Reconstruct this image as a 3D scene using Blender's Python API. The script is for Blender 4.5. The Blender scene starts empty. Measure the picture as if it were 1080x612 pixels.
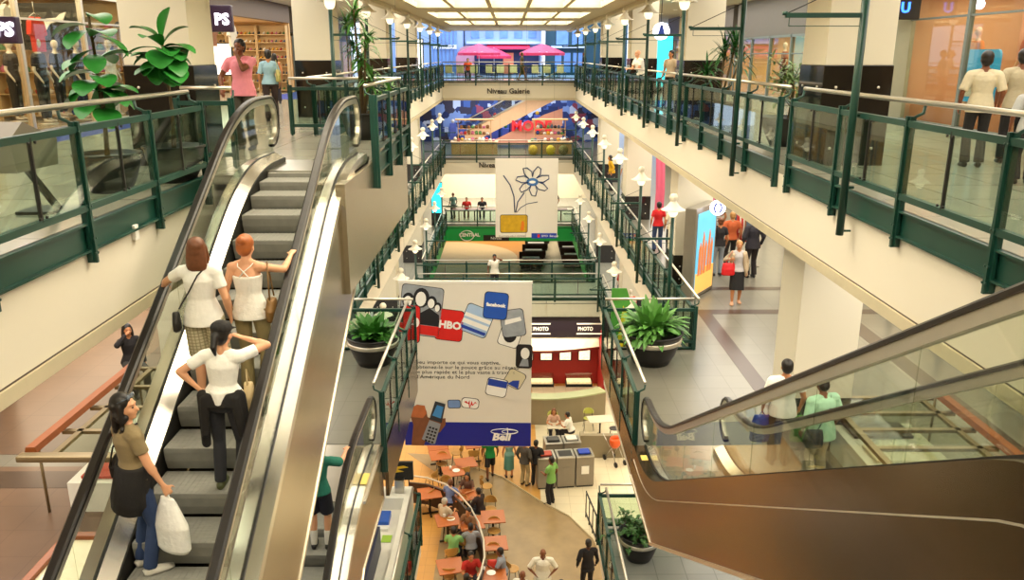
import bpy, bmesh, math, random
from math import sin, cos, pi, radians, sqrt, atan2
from mathutils import Vector, Matrix, Euler
random.seed(7)
S = bpy.context.scene
COL = S.collection
V = Vector
# ---------------------------------------------------------------- camera
F = 862.0; TILT = radians(16.1); YAW = radians(0.2)
cd = bpy.data.cameras.new('camera'); cam = bpy.data.objects.new('camera', cd); COL.objects.link(cam)
cd.sensor_width = 36; cd.lens = 36 * F / 1080; cd.clip_start = .05; cd.clip_end = 300
cam.location = (0, 0, 0); cam.rotation_euler = (pi / 2 - TILT, 0, -YAW)
S.camera = cam
def ray(u, v):
    a = (u - 540) / F; b = (306 - v) / F
    Y = cos(TILT) + b * sin(TILT); Z = b * cos(TILT) - sin(TILT)
    return V((a * cos(YAW) + Y * sin(YAW), Y * cos(YAW) - a * sin(YAW), Z))
def at(u, v, x=None, y=None, z=None):
    r = ray(u, v)
    k = x / r.x if x is not None else y / r.y if y is not None else z / r.z
    return r * k
# levels (the eye is at z = 0)
G, M, L2, L3 = -1.55, -6.1, -10.2, -14.3
# ---------------------------------------------------------------- materials
def lin(c):
    return tuple((x / 12.92 if x <= .04045 else ((x + .055) / 1.055) ** 2.4) for x in c)
def hexc(h):
    h = h.lstrip('#'); return tuple(int(h[i:i + 2], 16) / 255 for i in (0, 2, 4))
_mats = {}
def mat(name, col, rough=.6, metal=0, emit=0, spec=.5, noise=.06, scale=6, bump=0, bscale=None, ecol=None, aniso=0, stretch=None, coat=0):
    if name in _mats: return _mats[name]
    m = bpy.data.materials.new(name); m.use_nodes = True; nt = m.node_tree; N = nt.nodes; L = nt.links
    b = N['Principled BSDF']
    c = lin(hexc(col)) if isinstance(col, str) else col
    b.inputs['Roughness'].default_value = rough; b.inputs['Metallic'].default_value = metal
    b.inputs['Specular IOR Level'].default_value = spec
    if coat: b.inputs['Coat Weight'].default_value = coat; b.inputs['Coat Roughness'].default_value = .1
    tc = N.new('ShaderNodeTexCoord'); mp = N.new('ShaderNodeMapping'); L.new(tc.outputs['Object'], mp.inputs[0])
    if stretch: mp.inputs['Scale'].default_value = stretch
    no = N.new('ShaderNodeTexNoise'); no.inputs['Scale'].default_value = scale; no.inputs['Detail'].default_value = 3
    L.new(mp.outputs[0], no.inputs['Vector'])
    mx = N.new('ShaderNodeMix'); mx.data_type = 'RGBA'
    mx.inputs['A'].default_value = tuple(x * (1 - noise) for x in c) + (1,)
    mx.inputs['B'].default_value = tuple(min(1, x * (1 + noise)) for x in c) + (1,)
    L.new(no.outputs['Fac'], mx.inputs['Factor']); L.new(mx.outputs['Result'], b.inputs['Base Color'])
    if emit:
        b.inputs['Emission Strength'].default_value = emit
        if ecol: b.inputs['Emission Color'].default_value = lin(hexc(ecol)) + (1,)
        else: L.new(mx.outputs['Result'], b.inputs['Emission Color'])
    if bump:
        bp = N.new('ShaderNodeBump'); bp.inputs['Strength'].default_value = bump; bp.inputs['Distance'].default_value = .02
        n2 = N.new('ShaderNodeTexNoise'); n2.inputs['Scale'].default_value = bscale or scale; n2.inputs['Detail'].default_value = 4
        L.new(mp.outputs[0], n2.inputs['Vector'])
        L.new(n2.outputs['Fac'], bp.inputs['Height']); L.new(bp.outputs[0], b.inputs['Normal'])
    _mats[name] = m; return m
def tiles(name, col, grout, size, rough=.3, var=.08, mort=.006, offset=0, sx=1, cloud=.08):
    m = mat(name, col, rough, noise=cloud, scale=1.3)
    nt = m.node_tree; N = nt.nodes; L = nt.links; b = N['Principled BSDF']
    mix = [n for n in N if n.type == 'MIX'][0]
    tc = [n for n in N if n.type == 'TEX_COORD'][0]
    br = N.new('ShaderNodeTexBrick'); br.offset = offset; br.inputs['Scale'].default_value = 1
    br.inputs['Brick Width'].default_value = size * sx; br.inputs['Row Height'].default_value = size
    br.inputs['Mortar Size'].default_value = mort
    br.inputs['Color1'].default_value = (1 - var, 1 - var, 1 - var, 1); br.inputs['Color2'].default_value = (1, 1, 1, 1)
    g = lin(hexc(grout)); c = lin(hexc(col)); br.inputs['Mortar'].default_value = tuple(min(1.2, g[i] / max(c[i], .01)) for i in range(3)) + (1,)
    L.new(tc.outputs['Object'], br.inputs['Vector'])
    mu = N.new('ShaderNodeMix'); mu.data_type = 'RGBA'; mu.blend_type = 'MULTIPLY'; mu.inputs['Factor'].default_value = 1
    L.new(mix.outputs['Result'], mu.inputs['A']); L.new(br.outputs['Color'], mu.inputs['B']); L.new(mu.outputs['Result'], b.inputs['Base Color'])
    return m
def glass(name, tint='#dfeee6', refl=1.0, ior=1.5):
    if name in _mats: return _mats[name]
    m = bpy.data.materials.new(name); m.use_nodes = True; nt = m.node_tree; N = nt.nodes; L = nt.links
    N.remove(N['Principled BSDF']); out = N['Material Output']
    t = N.new('ShaderNodeBsdfTransparent'); t.inputs[0].default_value = lin(hexc(tint)) + (1,)
    g = N.new('ShaderNodeBsdfGlossy'); g.inputs['Roughness'].default_value = .02
    lw = N.new('ShaderNodeLayerWeight'); lw.inputs[0].default_value = .5
    pw = N.new('ShaderNodeMath'); pw.operation = 'POWER'; pw.inputs[1].default_value = 5; L.new(lw.outputs['Facing'], pw.inputs[0])
    fr = N.new('ShaderNodeMath'); fr.operation = 'MULTIPLY_ADD'; fr.inputs[1].default_value = .7; fr.inputs[2].default_value = .035; L.new(pw.outputs[0], fr.inputs[0])
    mr = N.new('ShaderNodeMath'); mr.operation = 'MULTIPLY'; mr.inputs[1].default_value = refl
    mx = N.new('ShaderNodeMixShader'); L.new(fr.outputs[0], mr.inputs[0]); L.new(mr.outputs[0], mx.inputs[0])
    L.new(t.outputs[0], mx.inputs[1]); L.new(g.outputs[0], mx.inputs[2]); L.new(mx.outputs[0], out.inputs[0])
    _mats[name] = m; return m
# palette
CREAM = mat('cream_plaster', '#e2dac8', .75, noise=.03, scale=.6)
CREAM2 = mat('cream_pillar_paint', '#dad2bd', .7, noise=.03, scale=.8)
SOFFIT = mat('soffit_paint', '#cfc4a8', .8, noise=.03)
TRIMC = mat('cream_trim', '#c9bd9f', .7)
GREEN = mat('dark_green_paint', '#123f35', .38, noise=.1, scale=4)
STEEL = mat('brushed_steel', '#c2beb4', .28, 1, noise=.06, scale=3, stretch=(1, 1, 12))
HSTEEL = mat('satin_handrail_steel', '#d8d2c4', .3, .85, noise=.04)
BRONZE = mat('bronze_tinted_steel', '#74604a', .22, 1, noise=.12, scale=1.2, bump=.5, bscale=.8, stretch=(1, .35, 1.3))
PANEL = mat('steel_cladding', '#b5aa96', .2, 1, noise=.06, scale=1.5, bump=.2, bscale=1.2)
LANDP = mat('pale_landing_steel', '#d6cdbb', .27, 1, noise=.08, scale=1.2, bump=.35, bscale=1.6)
DECK = mat('polished_deck_steel', '#ece8e0', .24, 1, noise=.03)
BLACKR = mat('black_rubber', '#1a1512', .34, noise=.1, spec=.5)
BLACK = mat('black_paint', '#15130f', .5)
GRANITE = mat('black_granite', '#191410', .12, noise=.5, scale=60, spec=.6)
BAL = glass('balustrade_glass', '#e0ede4', 1.0)
EGL = glass('escalator_glass', '#eef1ea', 1.0)
SHOPGL = glass('shop_window_glass', '#eef0e8', .9)
STEP = mat('escalator_step_grey', '#8f8d86', .55, .0, noise=.22, scale=9, stretch=(1, 5, 1))
STEPR = mat('escalator_riser_grey', '#7d7b74', .55, .0, noise=.22, scale=9)
WHITE = mat('white_paint', '#efece4', .5)
LAMPW = mat('lamp_white_enamel', '#f1ead8', .4, noise=.03)
LAMPB = mat('lamp_frosted_bulb', '#fff1cf', .4, emit=.9)
WOOD = mat('orange_wood', '#8a481c', .4, noise=.2, scale=5, stretch=(1, 8, 1))
POTM = mat('dark_planter_clay', '#1d1a19', .4)
SOIL = mat('potting_soil', '#2a1c12', .9, noise=.4, scale=30)
LEAF = mat('leaf_green', '#3f7f2c', .45, noise=.35, scale=7)
LEAFD = mat('dark_leaf_green', '#215a22', .4, noise=.35, scale=7)
LEAFL = mat('light_leaf_green', '#7aa544', .45, noise=.3, scale=9)
STEM = mat('woody_stem', '#5b4a2c', .8, noise=.2)
# ---------------------------------------------------------------- object helpers
def tag(o, label=None, cat=None, group=None, kind=None):
    if label: o['label'] = label
    if cat: o['category'] = cat
    if group: o['group'] = group
    if kind: o['kind'] = kind
    return o
def thing(name, label, cat, loc=(0, 0, 0), rz=0, group=None):
    o = bpy.data.objects.new(name, None); COL.objects.link(o); o.empty_display_size = .1
    o.location = loc; o.rotation_euler = (0, 0, rz)
    return tag(o, label, cat, group)
def mw(o):
    m = Matrix.LocRotScale(o.location, o.rotation_euler, o.scale)
    return mw(o.parent) @ m if o.parent else m
def copy_tree(o, parent=None):
    c = o.copy(); COL.objects.link(c); c.parent = parent
    for ch in [x for x in COL.objects if x.parent == o]: copy_tree(ch, c)
    return c
_kids = {}
class MB:
    def __init__(s): s.v = []; s.f = []; s.sm = []
    def add(s, vs, fs, smooth=False):
        n = len(s.v); s.v += [tuple(v) for v in vs]
        for f in fs: s.f.append(tuple(i + n for i in f)); s.sm.append(smooth)
        return s
    def box(s, x0, x1, y0, y1, z0, z1):
        vs = [(x, y, z) for x in (x0, x1) for y in (y0, y1) for z in (z0, z1)]
        return s.add(vs, [(0, 1, 3, 2), (4, 6, 7, 5), (0, 4, 5, 1), (2, 3, 7, 6), (0, 2, 6, 4), (1, 5, 7, 3)])
    def cbox(s, c, d): return s.box(c[0] - d[0] / 2, c[0] + d[0] / 2, c[1] - d[1] / 2, c[1] + d[1] / 2, c[2] - d[2] / 2, c[2] + d[2] / 2)
    def bbox(s, x0, x1, y0, y1, z0, z1, b=.01):           # box with chamfered edges
        bm = bmesh.new(); bmesh.ops.create_cube(bm, size=1)
        for v in bm.verts: v.co = V(((x0 + x1) / 2 + v.co.x * (x1 - x0), (y0 + y1) / 2 + v.co.y * (y1 - y0), (z0 + z1) / 2 + v.co.z * (z1 - z0)))
        bmesh.ops.bevel(bm, geom=bm.edges[:], offset=b, segments=2, affect='EDGES', profile=.6)
        return s.bm(bm)
    def bm(s, bm, smooth=False):
        bm.verts.index_update(); s.add([v.co[:] for v in bm.verts], [[v.index for v in f.verts] for f in bm.faces], smooth); bm.free(); return s
    def bar(s, p, q, w, h, up=(0, 0, 1)):
        p, q = V(p), V(q); d = (q - p).normalized(); sd = d.cross(V(up))
        if sd.length < 1e-4: sd = d.cross(V((0, 1, 0)))
        sd.normalize(); u = sd.cross(d); a = sd * w / 2; b = u * h / 2
        vs = [p - a - b, p + a - b, p + a + b, p - a + b, q - a - b, q + a - b, q + a + b, q - a + b]
        return s.add(vs, [(0, 3, 2, 1), (4, 5, 6, 7), (0, 1, 5, 4), (1, 2, 6, 5), (2, 3, 7, 6), (3, 0, 4, 7)])
    def sweep(s, pts, prof, side=(1, 0, 0), closed=True, smooth=False, caps=True):
        """profile (a along side, b along normal) swept on a polyline lying in the plane normal to side"""
        pts = [V(p) for p in pts]; sd = V(side).normalized(); n = len(prof); rings = []
        for i, p in enumerate(pts):
            t = (pts[min(i + 1, len(pts) - 1)] - pts[max(i - 1, 0)]).normalized(); nm = sd.cross(t).normalized()
            if 0 < i < len(pts) - 1:
                t1 = (p - pts[i - 1]).normalized(); c = max(.5, t.dot(t1))
            else: c = 1
            rings.append([p + sd * a + nm * b / c for a, b in prof])
        vs = [v for r in rings for v in r]; fs = []
        for i in range(len(pts) - 1):
            for j in range(n if closed else n - 1):
                k = (j + 1) % n; fs.append((i * n + j, i * n + k, (i + 1) * n + k, (i + 1) * n + j))
        if caps and closed: fs.append(tuple(range(n - 1, -1, -1))); fs.append(tuple((len(pts) - 1) * n + j for j in range(n)))
        return s.add(vs, fs, smooth)
    def tube(s, pts, r, n=8, smooth=True, caps=True):
        pts = [V(p) for p in pts]; rs = r if isinstance(r, (list, tuple)) else [r] * len(pts); vs = []; fs = []; prev = None
        for i, p in enumerate(pts):
            t = (pts[min(i + 1, len(pts) - 1)] - pts[max(i - 1, 0)])
            t = t.normalized() if t.length > 1e-9 else V((0, 0, 1))
            if prev is None:
                a = t.cross(V((0, 0, 1)));
                if a.length < .05: a = t.cross(V((1, 0, 0)))
            else: a = prev - t * prev.dot(t)
            a.normalize(); prev = a; b = t.cross(a)
            vs += [p + a * cos(2 * pi * j / n) * rs[i] + b * sin(2 * pi * j / n) * rs[i] for j in range(n)]
        for i in range(len(pts) - 1):
            for j in range(n): k = (j + 1) % n; fs.append((i * n + j, i * n + k, (i + 1) * n + k, (i + 1) * n + j))
        if caps: fs.append(tuple(range(n - 1, -1, -1))); fs.append(tuple((len(pts) - 1) * n + j for j in range(n)))
        return s.add(vs, fs, smooth)
    def lathe(s, prof, c=(0, 0, 0), n=20, smooth=True, a0=0, a1=2 * pi, sx=1, sy=1):
        full = abs(a1 - a0 - 2 * pi) < 1e-6; m = n if full else n + 1; vs = []; fs = []
        for r, z in prof:
            for j in range(m):
                a = a0 + (a1 - a0) * j / n; vs.append((c[0] + r * cos(a) * sx, c[1] + r * sin(a) * sy, c[2] + z))
        for i in range(len(prof) - 1):
            for j in range(n):
                k = (j + 1) % m if full else j + 1; fs.append((i * m + j, i * m + k, (i + 1) * m + k, (i + 1) * m + j))
        if full:
            if prof[0][0] > 1e-4: fs.append(tuple(range(m - 1, -1, -1)))
            if prof[-1][0] > 1e-4: fs.append(tuple((len(prof) - 1) * m + j for j in range(m)))
        return s.add(vs, fs, smooth)
    def prism(s, poly, a, b, axis='z'):
        n = len(poly)
        def P(p, t): return (t, p[0], p[1]) if axis == 'x' else (p[0], t, p[1]) if axis == 'y' else (p[0], p[1], t)
        vs = [P(p, a) for p in poly] + [P(p, b) for p in poly]
        fs = [tuple(range(n - 1, -1, -1)), tuple(range(n, 2 * n))] + [(i, (i + 1) % n, n + (i + 1) % n, n + i) for i in range(n)]
        return s.add(vs, fs)
    def ell(s, c, r, n=10, m=7, rot=None):
        vs = []; fs = []; R = rot or Matrix.Identity(3); c = V(c)
        for i in range(m + 1):
            t = pi * i / m
            for j in range(n):
                a = 2 * pi * j / n; vs.append(c + R @ V((r[0] * sin(t) * cos(a), r[1] * sin(t) * sin(a), r[2] * cos(t))))
        for i in range(m):
            for j in range(n):
                k = (j + 1) % n; fs.append((i * n + j, (i + 1) * n + j, (i + 1) * n + k, i * n + k))
        return s.add(vs, fs, True)
    def poly(s, pts): return s.add(pts, [tuple(range(len(pts)))])
    def build(s, name, m, parent=None, world=False, kind=None, loc=None):
        me = bpy.data.meshes.new(name)
        vs = s.v
        if world and parent is not None:
            iv = mw(parent).inverted(); vs = [iv @ V(v) for v in vs]
        if loc is not None:
            vs = [V(v) - V(loc) for v in vs]
        me.from_pydata([tuple(v) for v in vs], [], s.f); me.polygons.foreach_set('use_smooth', s.sm)
        bm = bmesh.new(); bm.from_mesh(me)
        bmesh.ops.remove_doubles(bm, verts=bm.verts, dist=1e-6) if len(bm.verts) < 4000 and any(s.sm) else None
        bmesh.ops.recalc_face_normals(bm, faces=bm.faces); bm.to_mesh(me); bm.free()
        if m is not None: me.materials.append(m)
        me.update(); o = bpy.data.objects.new(name, me); COL.objects.link(o)
        if loc is not None: o.location = loc
        if parent is not None: o.parent = parent
        if kind: o['kind'] = kind
        return o
def struct(name, mb, m): return mb.build(name, m, kind='structure')
def rrect(w, h, r, n=4, cx=0, cy=0):
    pts = []
    for (x, y, a) in ((w / 2 - r, h / 2 - r, 0), (-w / 2 + r, h / 2 - r, 90), (-w / 2 + r, -h / 2 + r, 180), (w / 2 - r, -h / 2 + r, 270)):
        for i in range(n + 1):
            t = radians(a + 90 * i / n); pts.append((cx + x + r * cos(t), cy + y + r * sin(t)))
    return pts
def text(s, size, m, parent, loc, rot=(pi / 2, 0, 0), name='lettering', ext=.002, align='LEFT', bold=0, shear=0, sx=1):
    cu = bpy.data.curves.new(name, 'FONT'); cu.body = s; cu.size = size; cu.extrude = ext; cu.offset = bold; cu.shear = shear
    cu.align_x = align; cu.resolution_u = 2
    t = bpy.data.objects.new('t', cu); COL.objects.link(t); bpy.context.view_layer.update()
    me = bpy.data.meshes.new_from_object(t); bpy.data.objects.remove(t); me.materials.clear(); me.materials.append(m)
    o = bpy.data.objects.new(name, me); COL.objects.link(o); o.rotation_euler = rot; o.scale = (sx, 1, 1)
    o.location = loc
    if parent is not None: o.parent = parent
    return o
# ================================================================ people
def cols(name, c, rough=.85, **k): return mat(name, c, rough, noise=k.pop('noise', .08), scale=k.pop('scale', 20), bump=.35, bscale=28, **k)
SKIN = {'fair': mat('fair_skin', '#dca27c', .5, noise=.05), 'tan': mat('tan_skin', '#b97a4f', .5, noise=.05), 'brown': mat('brown_skin', '#7a4628', .45, noise=.06), 'dark': mat('dark_brown_skin', '#4d2a1b', .45, noise=.06)}
HAIR = {'black': mat('black_hair', '#17100d', .45, noise=.3, scale=30), 'brown': mat('brown_hair', '#6b3d20', .45, noise=.3, scale=30), 'auburn': mat('auburn_hair', '#a65a26', .45, noise=.25, scale=30), 'blond': mat('blond_hair', '#a97b45', .5, noise=.25, scale=30), 'grey': mat('grey_hair', '#b9b2a4', .6, noise=.15, scale=30)}
EYEM = mat('eye_dark', '#20140f', .3)
def loft(mb, rings, n=14):
    """rings: (centre, side radius, depth radius, side vector); closed with round-ish caps"""
    vs = []; fs = []
    for i, (c, ra, rb, sd) in enumerate(rings):
        c = V(c); nx = V(rings[min(i + 1, len(rings) - 1)][0]) - V(rings[max(i - 1, 0)][0]); nx.normalize()
        sd = V(sd); sd = (sd - nx * sd.dot(nx)).normalized(); fw = nx.cross(sd)
        vs += [c + sd * ra * cos(2 * pi * j / n) + fw * rb * sin(2 * pi * j / n) for j in range(n)]
    for i in range(len(rings) - 1):
        for j in range(n): k = (j + 1) % n; fs.append((i * n + j, i * n + k, (i + 1) * n + k, (i + 1) * n + j))
    fs.append(tuple(range(n - 1, -1, -1))); fs.append(tuple((len(rings) - 1) * n + j for j in range(n)))
    mb.add(vs, fs, True)
def cap(mb, p, q, r0, r1, flat=1, side=None, n=10, ends=True):
    p, q = V(p), V(q); d = q - p; L = d.length
    if L < 1e-5: return
    t = d / L; sd = V(side) if side is not None else (t.cross(V((0, 0, 1))) if abs(t.z) < .9 else t.cross(V((0, 1, 0))))
    rings = []
    if ends:
        for a in (80, 50, 20): rings.append((p - t * r0 * sin(radians(a)), r0 * cos(radians(a)), r0 * cos(radians(a)) * flat, sd))
    rings += [(p, r0, r0 * flat, sd), (q, r1, r1 * flat, sd)]
    if ends:
        for a in (20, 50, 80): rings.append((q + t * r1 * sin(radians(a)), r1 * cos(radians(a)), r1 * cos(radians(a)) * flat, sd))
    loft(mb, rings, n)
def ik(a, b, l1, l2, hint):
    a, b, hint = V(a), V(b), V(hint); d = b - a; D = d.length
    if D > (l1 + l2) * .995: d *= (l1 + l2) * .995 / D; b = a + d; D = d.length
    t = d / D; x = (l1 * l1 - l2 * l2 + D * D) / (2 * D); h = sqrt(max(0, l1 * l1 - x * x))
    hp = hint - t * hint.dot(t)
    hp = hp.normalized() if hp.length > 1e-4 else V((0, 0, 1))
    return a + t * x + hp * h, b
def hand(mb, wr, d, nrm, thumb, s, fr, curl=.45, det=True):
    """palm leaving the wrist along d, palm facing nrm, thumb towards 'thumb' side"""
    d = V(d).normalized(); nrm = V(nrm); nrm = (nrm - d * nrm.dot(d)).normalized(); sd = V(thumb); sd = (sd - d * sd.dot(d) - nrm * sd.dot(nrm)).normalized()
    w = .04 * s
    loft(mb, [(wr - d * .01, .026 * s, .019 * s, sd), (wr + d * .02 * s, .03 * s, .017 * s, sd), (wr + d * .05 * s, .04 * s, .016 * s, sd), (wr + d * .088 * s, .041 * s, .013 * s, sd), (wr + d * .094 * s, .034 * s, .01 * s, sd)], 10)
    for i, L in enumerate((.072, .08, .075, .058)):
        p = wr + d * (.086 * s - .004 * abs(i - 1.2)) + sd * (.031 - .0205 * i) * s; a = .12
        dirv = (d + sd * (.09 - .06 * i)).normalized()
        for k, f in enumerate((.45, .32, .23)):
            a += curl * (1.0 if k else .7)
            q = p + (dirv * cos(a) + nrm * sin(a)) * L * f * s
            cap(mb, p, q, fr * (1 - .08 * k), fr * (.95 - .1 * k), n=6); p = q
    p = wr + d * .03 * s + sd * .03 * s; dd = (d * .62 + sd * .72 + nrm * .25).normalized()
    q = p + dd * .038 * s; cap(mb, p, q, fr * 1.35, fr * 1.1, n=6)
    dd = (d * .85 + sd * .3 + nrm * .42).normalized(); q2 = q + dd * .032 * s; cap(mb, q, q2, fr * 1.1, fr * 1.0, n=6)
    q3 = q2 + (dd + nrm * .35).normalized() * .022 * s; cap(mb, q2, q3, fr * 1.0, fr * .8, n=6)
def remesh(o, vox, it=4):
    md = o.modifiers.new('surface', 'REMESH'); md.mode = 'VOXEL'; md.voxel_size = vox; md.use_smooth_shade = True
    sm = o.modifiers.new('smooth', 'SMOOTH'); sm.factor = .5; sm.iterations = it
def person(label, loc, yaw=0, h=1.7, sex='m', skin='fair', res=.016, lean=0, side=0, twist=0, sit=False, seat=.46,
           head=(0, 0), rh=None, lh=None, rhint=(.5, -.8, -.3), lhint=(-.5, -.8, -.3), rf=(0, 0, 0), lf=(0, 0, 0), group=None, build=1.0,
           top=('#eeeeee', 'short'), bottom=('#333344', 'pants'), shoes='#222222', hair=('black', 'short'), socks=None, name='person', curl=.45,
           rpalm=(0, 0, -1), lpalm=(0, 0, -1), strap=None, extra=None, cap_hat=None, hem=None):
    s = h / 1.75; fem = sex == 'f'; root = thing(name, label, 'person', loc, yaw, group)
    sk = SKIN[skin]; X = V((1, 0, 0))
    pz = (seat + .1) if sit else .958 * s - max(0, -min(rf[2], lf[2])) * .0 + (min(rf[2], lf[2]) if rf[2] > .02 and lf[2] > .02 else 0)
    P = V((0, 0, pz)); up = V((sin(side), sin(lean), cos(lean) * cos(side))).normalized()
    ct, st = cos(twist), sin(twist); SX = V((ct, st, 0)); SX = (SX - up * SX.dot(up)).normalized(); FW = up.cross(SX)
    if FW.y * ct < 0 and abs(twist) < 1.5: FW = -FW
    hw = (.095 if fem else .09) * s; sw = (.155 if fem else .19) * s * (build * .5 + .5)
    N = P + up * .5 * s; C = P + up * .36 * s; W = P + up * .16 * s; b = build
    sh = {1: P + up * .445 * s + SX * sw, -1: P + up * .445 * s - SX * sw}
    hp = {1: P + X * hw - V((0, 0, .04)) * s, -1: P - X * hw - V((0, 0, .04)) * s}
    ua, fa, th, sn = .285 * s, .25 * s, .43 * s, .42 * s
    wrd = {1: sh[1] + SX * .08 * s - up * .49 * s + FW * .08 * s, -1: sh[-1] - SX * .08 * s - up * .49 * s + FW * .08 * s}
    wr = {1: V(rh) * 1.0 if rh else wrd[1], -1: V(lh) * 1.0 if lh else wrd[-1]}
    hint = {1: rhint, -1: lhint}; el = {}
    for k in (1, -1):
        el[k], wr[k] = ik(sh[k], wr[k], ua, fa, hint[k])
    ank = {}; kn = {}
    for k, f in ((1, rf), (-1, lf)):
        base = V((k * (.1 if not sit else .12) * s, (.0 if not sit else .42 * s), .085 * s)) + V(f)
        kn[k], ank[k] = ik(hp[k], base, th, sn, (k * .12, 1, .3) if not sit else (k * .1, .6, 1))
    hy, hpit = head
    hu = (up * .8 + V((0, 0, 1)) * .5).normalized(); hd = (V((sin(-hy + twist * .0) , cos(hy), 0)) if True else FW)
    hf = V((-sin(hy) * 1.0, cos(hy), sin(hpit) * -1.0)).normalized() if True else FW
    hu = (hu - hf * hu.dot(hf)).normalized(); hs = hf.cross(hu)
    HC = N + up * .045 * s + hu * .112 * s + hf * .014
    R3 = Matrix((hs, hf, hu)).transposed(); hsz = s if s > .95 else s * .5 + .475
    def H(x, y, z): return HC + R3 @ V((x, y, z)) * hsz
    # ---- body: one continuous surface
    mb = MB()
    tw = [(-.07, .13, .1), (.0, .165, .115), (.07, .15, .1), (.17, .125, .088), (.27, .14, .1), (.36, .155, .108), (.43, .14, .09), (.475, .075, .065)]
    if fem: tw = [(-.07, .13, .105), (.0, .17, .118), (.07, .15, .1), (.17, .112, .082), (.27, .128, .095), (.36, .14, .11), (.43, .12, .085), (.475, .06, .06)]
    def trings(g=0, lo=-1, hi=9, fl=1.0):
        o = []
        for (u, ra, rb) in tw:
            if lo <= u <= hi:
                k = min(1, max(0, u / .3)); sd = X.lerp(SX, k)
                o.append((P + up * u * s, (ra * b * s + g) * fl, rb * b * s + g, sd))
        return o
    loft(mb, trings(), 16)
    loft(mb, [(N - up * .05 * s, .062 * s, .062 * s, SX), (N + up * .02 * s, .052 * s, .054 * s, SX), (HC - hu * .07 * s, .05 * s, .052 * s, hs)], 12)
    for k in (1, -1):
        cap(mb, sh[k] - SX * k * .045 * s, sh[k], .058 * s, .054 * s * b)
        cap(mb, N - up * .0 * s + SX * k * .03 * s, sh[k] + up * .0 * s, .042 * s, .045 * s)
        mid = sh[k].lerp(el[k], .45); loft_r = .05 * s * (b if b > 1 else 1) * (.88 if fem else 1)
        cap(mb, sh[k], mid, loft_r * 1.05, loft_r); cap(mb, mid, el[k], loft_r, .039 * s)
        m2 = el[k].lerp(wr[k], .3); cap(mb, el[k], m2, .038 * s, .04 * s); cap(mb, m2, wr[k], .04 * s, .026 * s, flat=.8)
        d = (wr[k] - el[k]).normalized(); pn = V(rpalm if k == 1 else lpalm)
        if rh is None and k == 1 or lh is None and k == -1: pn = -SX * k; th_s = FW; 
        else: th_s = -SX * k + V((0, 0, .3)) if abs(pn.z) > .5 else FW + V((0, 0, .6))
        hand(mb, wr[k], d, pn, th_s, s, max(.0085 * s, res * .62), curl if (rh if k == 1 else lh) else .3)
        cap(mb, hp[k] + V((0, 0, .03)), kn[k], .083 * s * b, .056 * s); m3 = kn[k].lerp(ank[k], .3)
        cap(mb, kn[k], m3, .055 * s, .057 * s); cap(mb, m3, ank[k], .057 * s, .036 * s)
        fd = V((k * .12, 1, 0)).normalized(); a = ank[k]
        loft(mb, [(a - fd * .045 * s - V((0, 0, .035)) * s, .022 * s, .03 * s, X), (a - V((0, 0, .04)) * s, .036 * s, .042 * s, X), (a + fd * .09 * s - V((0, 0, .055)) * s, .044 * s, .028 * s, X), (a + fd * .16 * s - V((0, 0, .065)) * s, .03 * s, .016 * s, X)], 10)
    # head
    mb.ell(H(0, -.012, .028), (.077 * hsz, .094 * hsz, .09 * hsz), 14, 10, R3)
    mb.ell(H(0, .022, -.03), (.062 * hsz, .07 * hsz, .082 * hsz), 12, 8, R3)
    mb.ell(H(0, .058, -.09), (.03 * hsz, .026 * hsz, .022 * hsz), 8, 6, R3)
    cap(mb, H(0, .085, .012), H(0, .108, -.03), .009 * hsz, .015 * hsz, n=8)
    mb.ell(H(0, .084, -.058), (.026 * hsz, .012 * hsz, .012 * hsz), 8, 6, R3)
    mb.ell(H(0, .078, .03), (.05 * hsz, .014 * hsz, .012 * hsz), 8, 6, R3)
    for k in (1, -1):
        mb.ell(H(k * .078, -.008, -.012), (.011 * hsz, .022 * hsz, .032 * hsz), 8, 6, R3)
        mb.ell(H(k * .042, .055, -.03), (.024 * hsz, .022 * hsz, .024 * hsz), 8, 6, R3)
    bo = mb.build('body', sk, root); remesh(bo, res)
    if res < .025:
        for k in (1, -1): MB().ell(H(k * .031, .082, .004), (.012 * hsz, .009 * hsz, .007 * hsz), 8, 6, R3).build('eye', EYEM, root)
    # ---- hair
    hc, style = hair
    if style != 'bald':
        hb = MB(); g = .012
        hb.ell(H(0, -.026, .045), ((.079 + g) * hsz, (.087 + g) * hsz, (.085 + g * .8) * hsz), 14, 10, R3)
        hb.ell(H(0, -.05, -.005), ((.074 + g) * hsz, (.062 + g) * hsz, (.08 + g) * hsz), 12, 8, R3)
        if style == 'bun': hb.ell(H(0, -.115, .075), (.048 * hsz, .045 * hsz, .045 * hsz), 10, 8, R3)
        if style == 'ponytail': cap(hb, H(0, -.12, .0), H(0.01, -.16, -.09), .036, .028); cap(hb, H(.01, -.16, -.09), H(.01, -.13, -.17), .03, .012)
        if style in ('long', 'shoulder', 'curly'):
            L = .30 if style == 'long' else .2
            loft(hb, [(H(0, -.045, .03), .088, .06, hs), (H(0, -.07, -.06), .098, .048, hs), (H(0, -.078, -.14), .1, .042, hs), (H(0, -.08, -L + .02), .085, .032, hs), (H(0, -.075, -L), .05, .015, hs)], 14)
            for k in (1, -1):
                cap(hb, H(k * .078, -.01, .03), H(k * .09, .0, -.1), .024, .026); cap(hb, H(k * .09, 0, -.1), H(k * .085, -.02, -L + .05), .026, .012)
            if style == 'curly':
                rr = random.Random(3)
                for i in range(26):
                    a = rr.uniform(-2.4, 2.4); z = rr.uniform(-.2, .06); hb.ell(H(sin(a) * .095, -.03 - cos(a) * .075, z), (.024, .024, .03), 7, 5)
        ho = hb.build('hair', HAIR[hc], root); remesh(ho, max(.009, res * .8), 3)
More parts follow.
